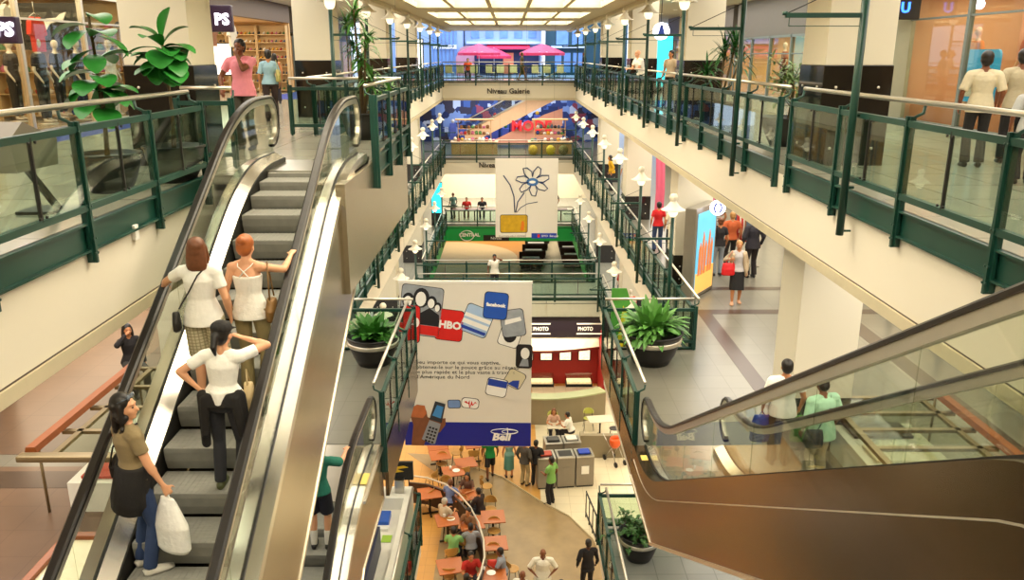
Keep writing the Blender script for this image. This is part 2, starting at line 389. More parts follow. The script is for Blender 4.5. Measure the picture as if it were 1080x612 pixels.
    if cap_hat:
        cb = MB(); cb.ell(H(0, -.02, .068), (.098 * hsz, .108 * hsz, .072 * hsz), 14, 10, R3)
        loft(cb, [(H(0, .06, .055), .085, .01, hs), (H(0, .12, .045), .075, .008, hs), (H(0, .16, .036), .04, .006, hs)], 12)
        co = cb.build('cap', cols(cap_hat[0], cap_hat[1]), root); remesh(co, max(.007, res * .6), 2)
    # ---- top garment
    if top:
        tc, sl = top[0], top[1]; tm = cols('cloth_' + tc.strip('#'), tc) if isinstance(tc, str) else tc
        cb = MB(); g = .014 * s + (.006 if not fem else .003); lo = top[2] if len(top) > 2 else -.06
        rg = [r for r in trings(g)]
        rg2 = []
        for (u, ra, rb), r in zip(tw, rg):
            if u < lo: continue
            if sl == 'strap' and u > .37: continue
            rg2.append(r if u < .46 else (r[0], r[1] * .95, r[2], r[3]))
        u0 = lo; ra = .17 if fem else .168
        rg2 = [(P + up * u0 * s, (ra * b + .03) * s, (.124 * b + .03) * s, X), (P + up * (u0 + .04) * s, (ra * b + .026) * s, (.12 * b + .026) * s, X)] + [r for r in rg2 if (r[0] - P).dot(up) > (u0 + .09) * s]
        if sl == 'strap': rg2.append((P + up * .365 * s, .142 * b * s, .108 * s, SX))
        if sl == 'skirtdress': pass
        loft(cb, rg2, 18)
        if sl in ('short', 'long', 'half'):
            for k in (1, -1):
                e = {'short': .62, 'half': .9, 'long': 1}[sl]; a = .068 * s * (.9 if fem else 1.05); q = sh[k].lerp(el[k], e)
                cap(cb, sh[k] - SX * k * .07 * s - up * .01, sh[k] + (el[k] - sh[k]) * .06, .074 * s, .066 * s * max(1, b)); cap(cb, N - up * .02 * s + SX * k * .035 * s, sh[k], .054 * s, .06 * s * max(1, b))
                dv = (q - sh[k]).normalized(); loft(cb, [(sh[k] - dv * .02, a * .8, a * .8, FW), (sh[k] + dv * .03, a, a, FW), (q - dv * .01, a * .98, a * .98, FW), (q, a * .95, a * .95, FW)], 12)
                if sl == 'long':
                    cap(cb, el[k], el[k].lerp(wr[k], .92), .052 * s, .04 * s)
        to = cb.build('shirt' if sl != 'strap' else 'camisole', tm, root); remesh(to, max(.010, res * .8), 3)
        if sl == 'strap':
            pass
            for k in (1, -1):
                sb = MB(); pts = [P + up * .36 * s - SX * k * .05 * s - FW * .112 * s, P + up * .42 * s + SX * k * .0 - FW * .112 * s, P + up * .47 * s + SX * k * .065 * s - FW * .085 * s, P + up * .5 * s + SX * k * .085 * s - FW * .02 * s, P + up * .45 * s + SX * k * .09 * s + FW * .08 * s, P + up * .36 * s + SX * k * .07 * s + FW * .11 * s]
                sb.tube(pts, .006, 6); sb.build('shoulder_strap', tm, root)
    # ---- bottom garment
    bc, bk = bottom[0], bottom[1]; bmt = cols('cloth_' + bc.strip('#'), bc) if isinstance(bc, str) else bc
    cb = MB(); g = .012 * s
    if bk in ('pants', 'jeans', 'shorts', 'capri'):
        loft(cb, [(P + up * .1 * s, (.138 * b) * s + g, .096 * b * s + g, X), (P + up * .05 * s, .155 * b * s + g, .106 * b * s + g, X), (P, .165 * b * s + g, .118 * b * s + g, X), (P - V((0, 0, .07)) * s, .155 * b * s + g, .115 * s + g, X), (P - V((0, 0, .1)) * s, .11 * b * s + g, .09 * s + g, X)], 16)
        for k in (1, -1):
            hh = hp[k] + V((0, 0, .02))
            wide = .012 if bk == 'jeans' else .03
            if bk == 'shorts':
                L = bottom[2] if len(bottom) > 2 else .85; q = hh.lerp(kn[k], L); dv = (q - hh).normalized()
                loft(cb, [(hh, .092 * b * s + g, .092 * b * s + g, X), (hh.lerp(q, .5), .088 * b * s + g, .09 * b * s + g, X), (q, .083 * b * s + g * 1.4, .085 * b * s + g * 1.4, X)], 14)
            else:
                cap(cb, hh, kn[k], .086 * b * s + g, .057 * s + wide * .5)
                e = .55 if bk == 'capri' else 1.02; q = kn[k].lerp(ank[k], e)
                dv = (q - kn[k]).normalized()
                loft(cb, [(kn[k] - dv * .02, .056 * s + wide * .4, .057 * s + wide * .4, X), (kn[k].lerp(q, .4), .058 * s + wide * .4, .06 * s + wide * .4, X), (q, .044 * s + wide, .05 * s + wide, X)], 12)
    elif bk == 'skirt':
        L = bottom[2] if len(bottom) > 2 else .52
        kc = (kn[1] + kn[-1]) / 2; q = P + (kc - P) * (L / .43) 
        loft(cb, [(P + up * .1 * s, .14 * s + g, .098 * s + g, X), (P, .168 * s + g, .122 * s + g, X), (P - V((0, 0, .1)) * s, .175 * s + g, .125 * s + g, X), (q, .2 * s, .14 * s, X)], 18)
    po = cb.build({'pants': 'trousers', 'capri': 'trousers', 'jeans': 'jeans', 'shorts': 'shorts', 'skirt': 'skirt'}[bk], bmt, root); remesh(po, max(.010, res * .8), 3)
    # ---- socks, shoes
    if socks:
        for k in (1, -1):
            cb = MB(); cap(cb, ank[k].lerp(kn[k], .4), ank[k], .058 * s, .046 * s); cb.build('sock', cols('cloth_' + socks.strip('#'), socks), root)
    if shoes:
        for k in (1, -1):
            cb = MB(); fd = V((k * .12, 1, 0)).normalized(); a = ank[k] - V((0, 0, .085 * s)); g = .006; low = .0
            loft(cb, [(a - fd * .06 * s + V((0, 0, .035)) * s, .028 * s, .034 * s, X), (a - fd * .02 + V((0, 0, .045)) * s, .042 * s, .05 * s, X), (a + fd * .06 * s + V((0, 0, .036)) * s, .05 * s, .04 * s, X), (a + fd * .15 * s + V((0, 0, .028)) * s, .05 * s, .028 * s, X), (a + fd * .2 * s + V((0, 0, .022)) * s, .03 * s, .018 * s, X)], 12)
            cb.build('shoe', cols('shoe_' + shoes.strip('#'), shoes, .5), root)
    Mw = mw(root)
    return dict(root=root, P=P, N=N, up=up, SX=SX, FW=FW, sh=sh, el=el, wr=wr, hp=hp, kn=kn, ank=ank, H=H, R3=R3, HC=HC, s=s, Mw=Mw, W=lambda p: Mw @ V(p))
def plaid(name, c1, c2, c3, sc=9):
    m = mat(name, c1, .85, noise=.04); nt = m.node_tree; N = nt.nodes; L = nt.links; b = N['Principled BSDF']
    tc = [n for n in N if n.type == 'TEX_COORD'][0]; mix = [n for n in N if n.type == 'MIX'][0]; last = mix.outputs['Result']
    for ax, c in (('X', c2), ('Z', c2), ('X', c3), ('Z', c3)):
        w = N.new('ShaderNodeTexWave'); w.bands_direction = ax; w.inputs['Scale'].default_value = sc * (1 if c == c2 else .5)
        w.inputs['Phase Offset'].default_value = 0 if c == c2 else 1.5
        L.new(tc.outputs['Object'], w.inputs['Vector']); r = N.new('ShaderNodeMath'); r.operation = 'GREATER_THAN'; r.inputs[1].default_value = .8 if c == c2 else .95
        L.new(w.outputs['Fac'], r.inputs[0]); k = N.new('ShaderNodeMath'); k.operation = 'MULTIPLY'; k.inputs[1].default_value = .55; L.new(r.outputs[0], k.inputs[0])
        mx = N.new('ShaderNodeMix'); mx.data_type = 'RGBA'; L.new(k.outputs[0], mx.inputs['Factor']); L.new(last, mx.inputs['A']); mx.inputs['B'].default_value = lin(hexc(c)) + (1,)
        last = mx.outputs['Result']
    L.new(last, b.inputs['Base Color']); return m
def stripes(name, c1, c2, sc=6, ax='Z'):
    m = mat(name, c1, .85, noise=.04); nt = m.node_tree; N = nt.nodes; L = nt.links; b = N['Principled BSDF']
    tc = [n for n in N if n.type == 'TEX_COORD'][0]; mix = [n for n in N if n.type == 'MIX'][0]
    w = N.new('ShaderNodeTexWave'); w.bands_direction = ax; w.inputs['Scale'].default_value = sc; L.new(tc.outputs['Object'], w.inputs['Vector'])
    r = N.new('ShaderNodeMath'); r.operation = 'GREATER_THAN'; r.inputs[1].default_value = .5; L.new(w.outputs['Fac'], r.inputs[0])
    mx = N.new('ShaderNodeMix'); mx.data_type = 'RGBA'; L.new(r.outputs[0], mx.inputs['Factor']); L.new(mix.outputs['Result'], mx.inputs['A']); mx.inputs['B'].default_value = lin(hexc(c2)) + (1,)
    L.new(mx.outputs['Result'], b.inputs['Base Color']); return m
def bag(name, label, cat, c, w, d, hgt, col, strap=None, group=None, rz=0, slouch=.85, m=None):
    """soft bag hanging with its top centre at c (world)"""
    c = V(c); r = thing(name, label, cat, (c.x, c.y, c.z - hgt), rz, group); mb = MB(); X = V((1, 0, 0))
    loft(mb, [(V((0, 0, 0)), w * .42, d * .4, X), (V((0, 0, hgt * .08)), w * .5, d * .5, X), (V((0, 0, hgt * .5)), w * .5, d * .52, X), (V((0, 0, hgt * .9)), w * slouch / 2, d * .3, X), (V((0, 0, hgt)), w * slouch * .46, d * .12, X)], 16)
    o = mb.build('bag_body', m or cols('bag_' + col.strip('#'), col, .55), r); remesh(o, .008, 3)
    if strap:
        sb = MB(); iv = mw(r).inverted(); sb.tube([iv @ V(p) for p in strap], .008, 6); sb.build('strap', m or cols('bag_' + col.strip('#'), col, .55), r)
    return r
# ================================================================ the setting
FL0 = tiles('gallery_floor_tile', '#a9a495', '#7f7a6d', 1.0, .18, .07, .012)
FLM = tiles('lower_gallery_floor_tile', '#7c786c', '#6c685c', .6, .28, .1, .008)
FLP = tiles('pinkish_granite_floor', '#6d5544', '#5c4739', .6, .3, .08, .006, cloud=.3)
FL2 = tiles('grey_floor_tile', '#8d8d84', '#6f6f68', .6, .3, .08, .01)
BAND = mat('dark_brown_floor_band', '#4a3a30', .3, noise=.1)
YEL = tiles('ochre_floor_tile', '#c8944a', '#ab7d3e', .35, .35, .06, .006)
BEIGE = mat('beige_stone_floor', '#98805a', .35, noise=.32, scale=2.2)
CTILE = tiles('cream_floor_tile', '#ded2b4', '#c4b695', .5, .3, .05, .008)
VX = 3.95            # half width of the wide well
CX = 2.05           # half width of the narrow well
YN, YF = 16.5, 50.  # near and far end of the wide well
XO = 9.2            # shop fronts
def slab(name, polys, z, th, m):
    mb = MB()
    for p in polys: mb.prism(p, z - th, z)
    return struct(name, mb, m)
def R(x0, x1, y0, y1): return [(x0, y0), (x1, y0), (x1, y1), (x0, y1)]
# --- Galerie level: floor finish and the plaster edge beams under it
slab('floor', [R(-16, -VX, -3, YF), R(-VX, -2.1, 12.35, YN), R(-VX, -3.62, 10.9, 12.35), R(VX, 16, -3, YF), R(-16, 16, YF, 74), R(-VX, VX, -3, .25), R(3.6, VX, .25, 3)], G, .12, FL0)
mb = MB()
for s in (-1, 1):
    a, b = sorted((s * VX, s * 16)); mb.box(a, b, -3, YF, G - 1.08, G - .12)
mb.box(-16, 16, YF, 56, G - 1.08, G - .12)
struct('ceiling_lower', mb, CREAM)
struct('trim_beam_shadow_line', MB().box(-VX - .01, -VX + .004, -3, YF, G - .97, G - .955).box(VX - .004, VX + .01, -3, YF, G - .97, G - .955), BAND)  # flat dark strip, paints in the shadow line above the lip
struct('wall_slab_edge', MB().box(-VX - .01, -VX + .03, -3, YF, G - 1.1, G - .97).box(VX - .03, VX + .01, -3, YF, G - 1.1, G - .97).box(-VX, VX, YF - .04, YF, G - 1.1, G - .97), TRIMC)
# landing of the upper escalator, clad in steel
struct('trim_landing', MB().box(-2.18, -2.06, 10.2, YN + .05, G - 1.35, G - .02).box(-VX, -2.06, YN, YN + .06, G - 1.35, G - .02).prism([(10.2, G - 1.35), (YN, G - 1.35), (YN, G - 1.45), (10.2, G - 1.45)], -VX, -2.06, 'x'), LANDP)
# --- level M
slab('floor_lower', [R(-16, -VX, -3, YF), R(-VX, -3.62, -3, YN), R(-3.62, -CX, 12.1, YN), R(CX, 3.62, 11.9, YN), R(3.62, VX, -3, YN), R(VX, 16, -3, YF), R(-16, 16, YF, 74), R(-3.62, 3.62, -3, 1.2)], M, .12, FLM)
mb = MB()
for s in (-1, 1):
    a, b = sorted((s * VX, s * 16)); mb.box(a, b, -3, YF, M - .95, M - .12)
    a, b = sorted((s * CX, s * VX)); mb.box(a, b, 12.4, YN, M - .8, M - .12)
mb.box(-16, 16, YF, 56, M - .95, M - .12)
struct('ceiling_middle', mb, CREAM)
struct('trim_middle', MB().box(-CX, -CX + .06, 12.1, YN, M - .95, M - .01).box(CX - .06, CX, 11.9, YN, M - .5, M - .01), BRONZE)
struct('floor_band', MB().box(4.0, 16, 19.0, 19.35, M, M + .004).box(4.0, 16, 21.1, 21.4, M, M + .004).box(4.62, 4.95, 4, 19.0, M, M + .004).box(-16, -4.2, 10.7, 11.2, M, M + .006).box(-7.6, -7.2, 11.75, 30, M, M + .0045).box(-16, -4.2, 19.3, 19.7, M, M + .004).box(7.9, 8.3, 4, 19, M, M + .004), BAND)
struct('floor_left', MB().box(-16, -3.62, -3, 11.35, M, M + .003).box(-16, -7.6, 11.75, 19.3, M, M + .003), FLP)
# --- level 2
slab('floor_second', [R(-16, -CX, -3, YN), R(CX, 16, -3, YN), R(-16, -VX, YN, YF), R(VX, 16, YN, YF), R(-VX, VX, 34, 36.6), R(-16, 16, YF, 60), R(-CX, CX, -3, 2)], L2, .12, FL2)
mb = MB()
for s in (-1, 1):
    a, b = sorted((s * VX, s * 16)); mb.box(a, b, YN, 34, L2 - .9, L2 - .12)
    a, b = sorted((s * CX, s * 16)); mb.box(a, b, -3, YN, L2 - .9, L2 - .12)
mb.box(-VX, VX, 34, 36.6, L2 - .85, L2 - .12)
struct('ceiling_second', mb, CREAM)
GREENW = mat('emerald_green_fascia', '#109a4a', .45, noise=.15, scale=.5)
GREEND = mat('pale_green_fascia', '#7fa867', .5)
mb = MB(); mb.box(-16, 16, YF, 60, L2 - 1.05, L2 - .12)
for s in (-1, 1):
    a, b = sorted((s * VX, s * 16)); mb.box(a, b, 36.6, YF, L2 - 1.05, L2 - .12)
struct('wall_green_fascia', mb, GREENW)
# white panels on the bridge edge
struct('trim_bridge', MB().box(-VX, -.52, 33.95, 34, L2 - .82, L2 - .1).box(-.5, 1.6, 33.95, 34, L2 - .82, L2 - .1).box(1.62, VX, 33.95, 34, L2 - .82, L2 - .1), mat('white_edge_panel', '#cfd2c4', .5))
# --- level 3: food court floor in four stones
struct('floor_food_court', MB().box(-16, 16, 4, 74, L3 - .2, L3), YEL)
inner = [(-2.2, 12), (-2.15, 21), (-2.1, 24), (-2.5, 26), (-3.8, 27.6), (-2.2, 27.4)]
outer = [(-1.45, 26.6), (-.24, 25.7), (1.03, 24.1), (1.9, 23.2), (2.54, 21.9), (2.85, 20.4), (3.0, 18), (3.0, 12)]
struct('floor_stone', MB().prism(inner + outer, L3, L3 + .006), BEIGE)
struct('floor_cream', MB().prism([(x, y) for x, y in outer[:1:-1]] + [(1.05, 24.3), (1.0, 34), (16, 34), (16, 12)], L3, L3 + .005).box(.9, 5.2, 44, 72, L3, L3 + .004), CTILE)
struct('trim_floor_curb', MB().sweep([(x, y, L3 + .02) for x, y in outer], [(-.05, 0), (.05, 0), (.05, .02), (-.05, .02)], side=(0, 0, 1)), mat('pale_stone_curb', '#cdbd98', .5))
# --- columns (two levels visible)
def pillar(x, y, z0, z1, dark=1.4):
    n = 'pillar'
    r = MB(); r.bbox(x - .475, x + .475, y, y + .95, z0 + dark, z1, .012)
    o = r.build('wall_pillar', CREAM2, kind='structure')
    g = MB(); g.bbox(x - .49, x + .49, y - .015, y + .965, z0, z0 + dark, .008)
    gg = g.build('trim_pillar_granite', GRANITE, kind='structure')
    st = MB()
    for dx in (-.3, .3):
        for zz in (z0 + .25, z0 + dark - .3):
            st.tube([(x + dx, y - .03, zz), (x + dx, y - .014, zz)], .02, 8)
            for sg in (-1, 1): st.tube([(x + sg * .505, y + .475 + dx, zz), (x + sg * .489, y + .475 + dx, zz)], .02, 8)
    st.build('trim_pillar_stud', HSTEEL, kind='structure')
for k in range(4):
    for s in (-1, 1):
        pillar(s * 4.9, 11.85 + 9.5 * k, G, 2.6)
        pillar(s * 4.9, 11.85 + 9.5 * k, M, G - .95, .9)
        if k: pillar(s * 4.9, 11.85 + 9.5 * k, L2, M - .95, .9)
        if k: pillar(s * 5.2, 11.85 + 9.5 * k, L3, L2 - .9, .9)
for s in (-1, 1): pillar(s * 4.9, 1.75, M, G - .95, .9)
# capital lip where the M pillars meet the beam
struct('trim_pillar_lip', MB().box(4.38, 5.42, 11.8, 12.85, G - 1.12, G - .95).box(4.38, 5.42, 21.3, 22.35, G - 1.12, G - .95), TRIMC)
# --- ceilings over the side galleries and the coffered luminous ceiling
mb = MB()
for s in (-1, 1):
    a, b = sorted((s * 3.75, s * 16)); mb.box(a, b, -3, 56, 2.6 if False else 1.95, 2.2)
struct('ceiling', mb, SOFFIT)
COF = mat('coffer_paint', '#cbbf9f', .8)
LUM = mat('luminous_ceiling_panel', '#fff4dc', .5, noise=.02, emit=6.5)
mb = MB(); ycs = [4 + 8.25 * k for k in range(6)]; xcs = [-2.5, -1.25, 0, 1.25, 2.5]
CZ = 1.5
rows = [(-.9 + 8.25 * k, 4.2 + 8.25 * k) for k in range(6)]
xs = [(-3.06, -1.94), (-1.81, -.69), (-.56, .56), (.69, 1.81), (1.94, 3.06)]
# solid ceiling grid around the openings
ylast = -3
for (y0, y1) in rows:
    mb.box(-3.9, 3.9, ylast, y0, CZ, CZ + .35); ylast = y1
    xl = -3.9
    for (x0, x1) in xs: mb.box(xl, x0, y0, y1, CZ, CZ + .35); xl = x1
    mb.box(xl, 3.9, y0, y1, CZ, CZ + .35)
mb.box(-3.9, 3.9, ylast, 55.5, CZ, CZ + .35)
struct('ceiling_coffer', mb, COF)
struct('ceiling_edge', MB().box(-4.0, -3.75, -3, 55.5, CZ - .12, 2.2).box(3.75, 4.0, -3, 55.5, CZ - .12, 2.2).box(-4, 4, 55.4, 55.6, CZ - .05, 2.2), COF)
for (y0, y1) in rows:
    for (x0, x1) in xs:
        t = thing('ceiling_light', 'cream luminous ceiling panel with louvres recessed in the coffered ceiling', 'ceiling light', ((x0 + x1) / 2, (y0 + y1) / 2, CZ + .2), 0, 'luminous panels of the coffered ceiling')
        w = (x1 - x0) / 2 - .005; l = (y1 - y0) / 2 - .005
        MB().box(-w, w, -l, l, .1, .13).build('diffuser', LUM, t)
        lv = MB()
        for i in range(1, 6): lv.box(-w, w, -l + 2 * l * i / 6 - .03, -l + 2 * l * i / 6 + .03, -.05, .08)
        lv.build('louvre', COF, t)
# --- outer walls, closed behind the shops
WALLB = mat('back_wall_paint', '#d8caa4', .8)
struct('wall_left', MB().box(-16.2, -16, -3, 60, L3, 2.2), WALLB)
struct('wall_right', MB().box(16, 16.2, -3, 60, L3, 2.2), WALLB)
struct('wall_near', MB().box(-16, 16, -3.2, -3, L3, 2.2), WALLB)
struct('wall_food_court_near', MB().box(-16, 16, 3.8, 4, L3, L2 - .9), WALLB)
# ================================================================ balustrades and lamp posts
PB = 1.5833
_post = None; _lamp = None
def green_post(parent, y, deep=.33, x=0, pw=1):
    mb = MB(); mb.box(-.05 * pw, .04 * pw, y - .018 * pw, y + .018 * pw, -deep, .97).box(-.014, .014, y - .045, y + .045, -deep + .02, .97)
    mb.tube([(0, y, .93), (-.06, y, .97), (-.12, y, 1.0), (-.13, y, 1.07)], .016, 6)
    for z in (-.24, -.1, .2, .88): mb.tube([(.034, y - .022, z), (.045, y - .022, z)], .012, 6).tube([(.034, y + .022, z), (.045, y + .022, z)], .012, 6)
    return mb
def balustrade(p0, p1, lev, label, flip=False, first=True, last=True, channel=True, deep=.33, gaps=(), hand=True, group=None, pitch=PB, pw=1):
    """runs from p0 to p1 (xy); local +x points to the open well"""
    d = V((p1[0] - p0[0], p1[1] - p0[1], 0)); L = d.length; a = atan2(-d.x, d.y)
    if flip: p0, p1 = p1, p0; a += pi
    t = thing('balustrade', label, 'balustrade', (p0[0], p0[1], lev), a, group)
    n = max(1, round(L / pitch)); st = L / n
    if hand:
        segs = []; c = 0
        for g in sorted(gaps): segs.append((c, g - .12)); c = g + .12
        segs.append((c, L))
        for (u, w) in segs: MB().tube([(-.13, u + .02, 1.1), (-.13, w - .02, 1.1)], .027, 10).build('handrail', HSTEEL, t)
    MB().box(-.03, .03, .01, L - .01, .87, .93).build('top_rail', GREEN, t)
    MB().box(-.03, .03, .01, L - .01, .16, .22).build('bottom_rail', GREEN, t)
    if channel:
        MB().box(-.05, -.03, 0, L, -.22, .05).box(-.05, .015, 0, L, .03, .05).box(-.05, .015, 0, L, -.22, -.2).build('edge_channel', GREEN, t)
    for i in range(n + 1):
        if (i == 0 and not first) or (i == n and not last): continue
        green_post(t, i * st, deep, 0, pw).build('post', GREEN, t)
    for i in range(n):
        for k in (0, 1):
            y0 = i * st + k * st / 2 + .045 - k * .02; y1 = i * st + (k + 1) * st / 2 - .025 - k * .02
            pn = MB().box(.01, .02, y0, y1, .19, .91).build('glass_pane', BAL, t)
        ym = i * st + st / 2; MB().box(.0, .03, ym - .011, ym + .011, .2, .9).tube([(.03, ym - .05, .86), (.045, ym - .05, .86)], .014, 6).tube([(.03, ym + .05, .86), (.045, ym + .05, .86)], .014, 6).tube([(.03, ym - .05, .24), (.045, ym - .05, .24)], .014, 6).tube([(.03, ym + .05, .24), (.045, ym + .05, .24)], .014, 6).build('pane_clamp', BLACK, t)
    return t
WELL = {G: 'Galerie level', M: 'level below', L2: 'second level down'}
def lamp_post(x, y, lev, label, s, group):
    t = thing('lamp_post', label, 'lamp post', (x, y, lev), 0, group)
    MB().tube([(0, 0, -.45), (0, 0, 2.48)], .043, 10).build('pole', GREEN, t)
    MB().bar((0, 0, 1.95), (-s * .85, 0, 1.95), .045, .05).tube([(-s * .85, 0, 1.95), (-s * .85, .0, 1.99)], .03, 6).bar((0, 0, 1.84), (-s * .8, 0, 1.84), .008, .008).bar((-s * .8, 0, 1.84), (-s * .8, 0, 1.95), .008, .008).build('cross_arm', GREEN, t)
    MB().tube([(-s * .83, 0, 1.97), (0, 0, 2.35)], .006, 5).build('stay_cable', BLACK, t)
    MB().bar((0, 0, -.4), (s * .12, 0, -.4), .03, .02).build('bracket', GREEN, t)
    MB().bar((0, 0, 0.1), (s * .1, 0, .1), .03, .03).build('bracket', GREEN, t); MB().bar((0, 0, .9), (s * .1, 0, .9), .03, .03).build('bracket', GREEN, t)
    MB().lathe([(.0, 3.02), (.05, 3.01), (.09, 2.97), (.105, 2.92), (.09, 2.87), (.062, 2.845), (.07, 2.83), (.095, 2.79), (.12, 2.76), (.15, 2.72), (.21, 2.675), (.285, 2.64), (.285, 2.632), (.2, 2.655), (.12, 2.7)], n=20).build('lamp_shade', LAMPW, t)
    MB().lathe([(.036, 2.46), (.075, 2.49), (.105, 2.54), (.118, 2.6), (.118, 2.66)], n=16).build('lamp_bulb', LAMPB, t)
    return t
def lamps(ys, lev, names):
    for s in (-1, 1):
        proto = None
        for y in ys[s]:
            side = 'left' if s < 0 else 'right'
            g = f'{side} lamp posts of the {WELL[lev]}'
            lb = f'green lamp post with white bell shade in the {side} row on the {WELL[lev]}'
            if proto is None: proto = lamp_post(s * 3.8, y, lev, lb, s, g)
            else: o = copy_tree(proto); o.location.y = y
def gl(y0, y1): return [y0, y1]
# Galerie level
yp = 9.15
for (a, b, nm, gp) in ((yp - 3 * PB - 4.75, 11.45, 'nearest stretch', (6.0,)), (12.0, 20.1, 'stretch in front of the tree planters', ()), (20.4, 29.6, 'stretch by the cyan poster', ()), (29.9, 39.4, 'far stretch', ()), (39.7, YF - .05, 'stretch meeting the cafe bridge', ())):
    balustrade((VX - .05, a), (VX - .05, b), G, f'green glass balustrade with steel handrail, right Galerie gallery, {nm}', flip=True)
balustrade((-VX + .05, 1.3), (-VX + .05, 10.55), G, 'green glass balustrade with steel handrail on the left, beside the upper escalator')
balustrade((-4.6, 11.6), (-3.85, 11.6), G, 'short steel handrail in front of the man in the pink polo shirt', channel=False, deep=0, pitch=.6)
balustrade((-2.01, 12.45), (-2.01, YN), G, 'green glass balustrade along the escalator landing, steel handrail cut off beside the newel', pitch=1.35, deep=.42, pw=1.3)
balustrade((-4.3, YN), (-2.08, YN), G, 'green balustrade crossing behind the tall plant on the landing', flip=True, channel=False, deep=0, pitch=1.1)
for (a, b, nm) in ((YN + .3, 27.0, 'behind the tall landing plant'), (27.3, 38.0, 'in the middle of the left row'), (38.3, YF - .05, 'meeting the cafe bridge on the left')):
    balustrade((-VX + .05, a), (-VX + .05, b), G, f'green glass balustrade of the left Galerie gallery {nm}')
balustrade((-VX, YF - .02), (VX, YF - .02), G, 'long glass balustrade in front of the bridge cafe above the Niveau Galerie lettering', flip=False, pitch=1.9, deep=.25)
# level M
for s in (-1, 1):
    side = 'left' if s < 0 else 'right'
    for (a, b, nm) in ((YN + .1, 27.5, 'nearer half'), (27.8, 38.4, 'middle'), (38.7, YF - .05, 'far end')):
        balustrade((s * (VX - .05), a), (s * (VX - .05), b), M, f'green glass balustrade of the {side} gallery one level below Galerie, {nm}', flip=s > 0)
    balustrade((s * (CX - .03), 12.0), (s * (CX - .03), YN), M, f'green glass balustrade with steel rail beside the {side} potted plant', flip=s > 0, pitch=1.5, deep=.45)
    balustrade((s * (CX - .03), YN), (s * 3.95, YN), M, f'short cross balustrade behind the {side} potted plant', flip=s < 0, pitch=1.9, deep=.1)
balustrade((-VX, YF - .02), (VX, YF - .02), M, 'glass balustrade in front of the bakery stalls above the Niveau lettering', pitch=1.9, deep=.25)
# level 2
for s in (-1, 1):
    side = 'left' if s < 0 else 'right'
    balustrade((s * (VX - .05), YN + .1), (s * (VX - .05), 33.9), L2, f'green balustrade of the {side} gallery above the food court', flip=s > 0)
    balustrade((s * (VX - .05), 36.7), (s * (VX - .05), YF), L2, f'green balustrade above the {side} green fascia beyond the bridge', flip=s > 0)
    balustrade((s * 1.98, 11.2), (s * 1.98, 15.95), L2, f'green glass balustrade on the {side} above the food court tables' if s < 0 else 'green glass balustrade beside the bushy planter above the food court', flip=s > 0, pitch=1.6)
balustrade((1.98, 15.95), (3.9, 15.95), L2, 'cross balustrade behind the bushy planter above the food court', flip=False, pitch=1.9, deep=.1)
balustrade((-VX, 33.95), (VX, 33.95), L2, 'glass balustrade of the bridge with white edge panels above the PHOTO sign', pitch=1.95, deep=.15)
balustrade((-VX, 36.6), (VX, 36.6), L2, 'far balustrade of the bridge behind the man in a white shirt', flip=True, pitch=1.95, deep=.15)
balustrade((-VX, YF - .02), (VX, YF - .02), L2, 'grey glass balustrade in front of the seated diners above the green fascia', pitch=1.95, deep=.1)
YL = [9.2 + 4.75 * k for k in range(9)]
lamps({1: YL, -1: [18.35 + 4.55 * k for k in range(7)]}, G, '')
lamps({1: YL[2:], -1: [18.35 + 4.55 * k for k in range(7)]}, M, '')
lamps({1: [19.2, 24] + [28.6 + 4.9 * k for k in range(4)], -1: [19.2, 23.5] + [27.7 + 4.5 * k for k in range(5)]}, L2, '')
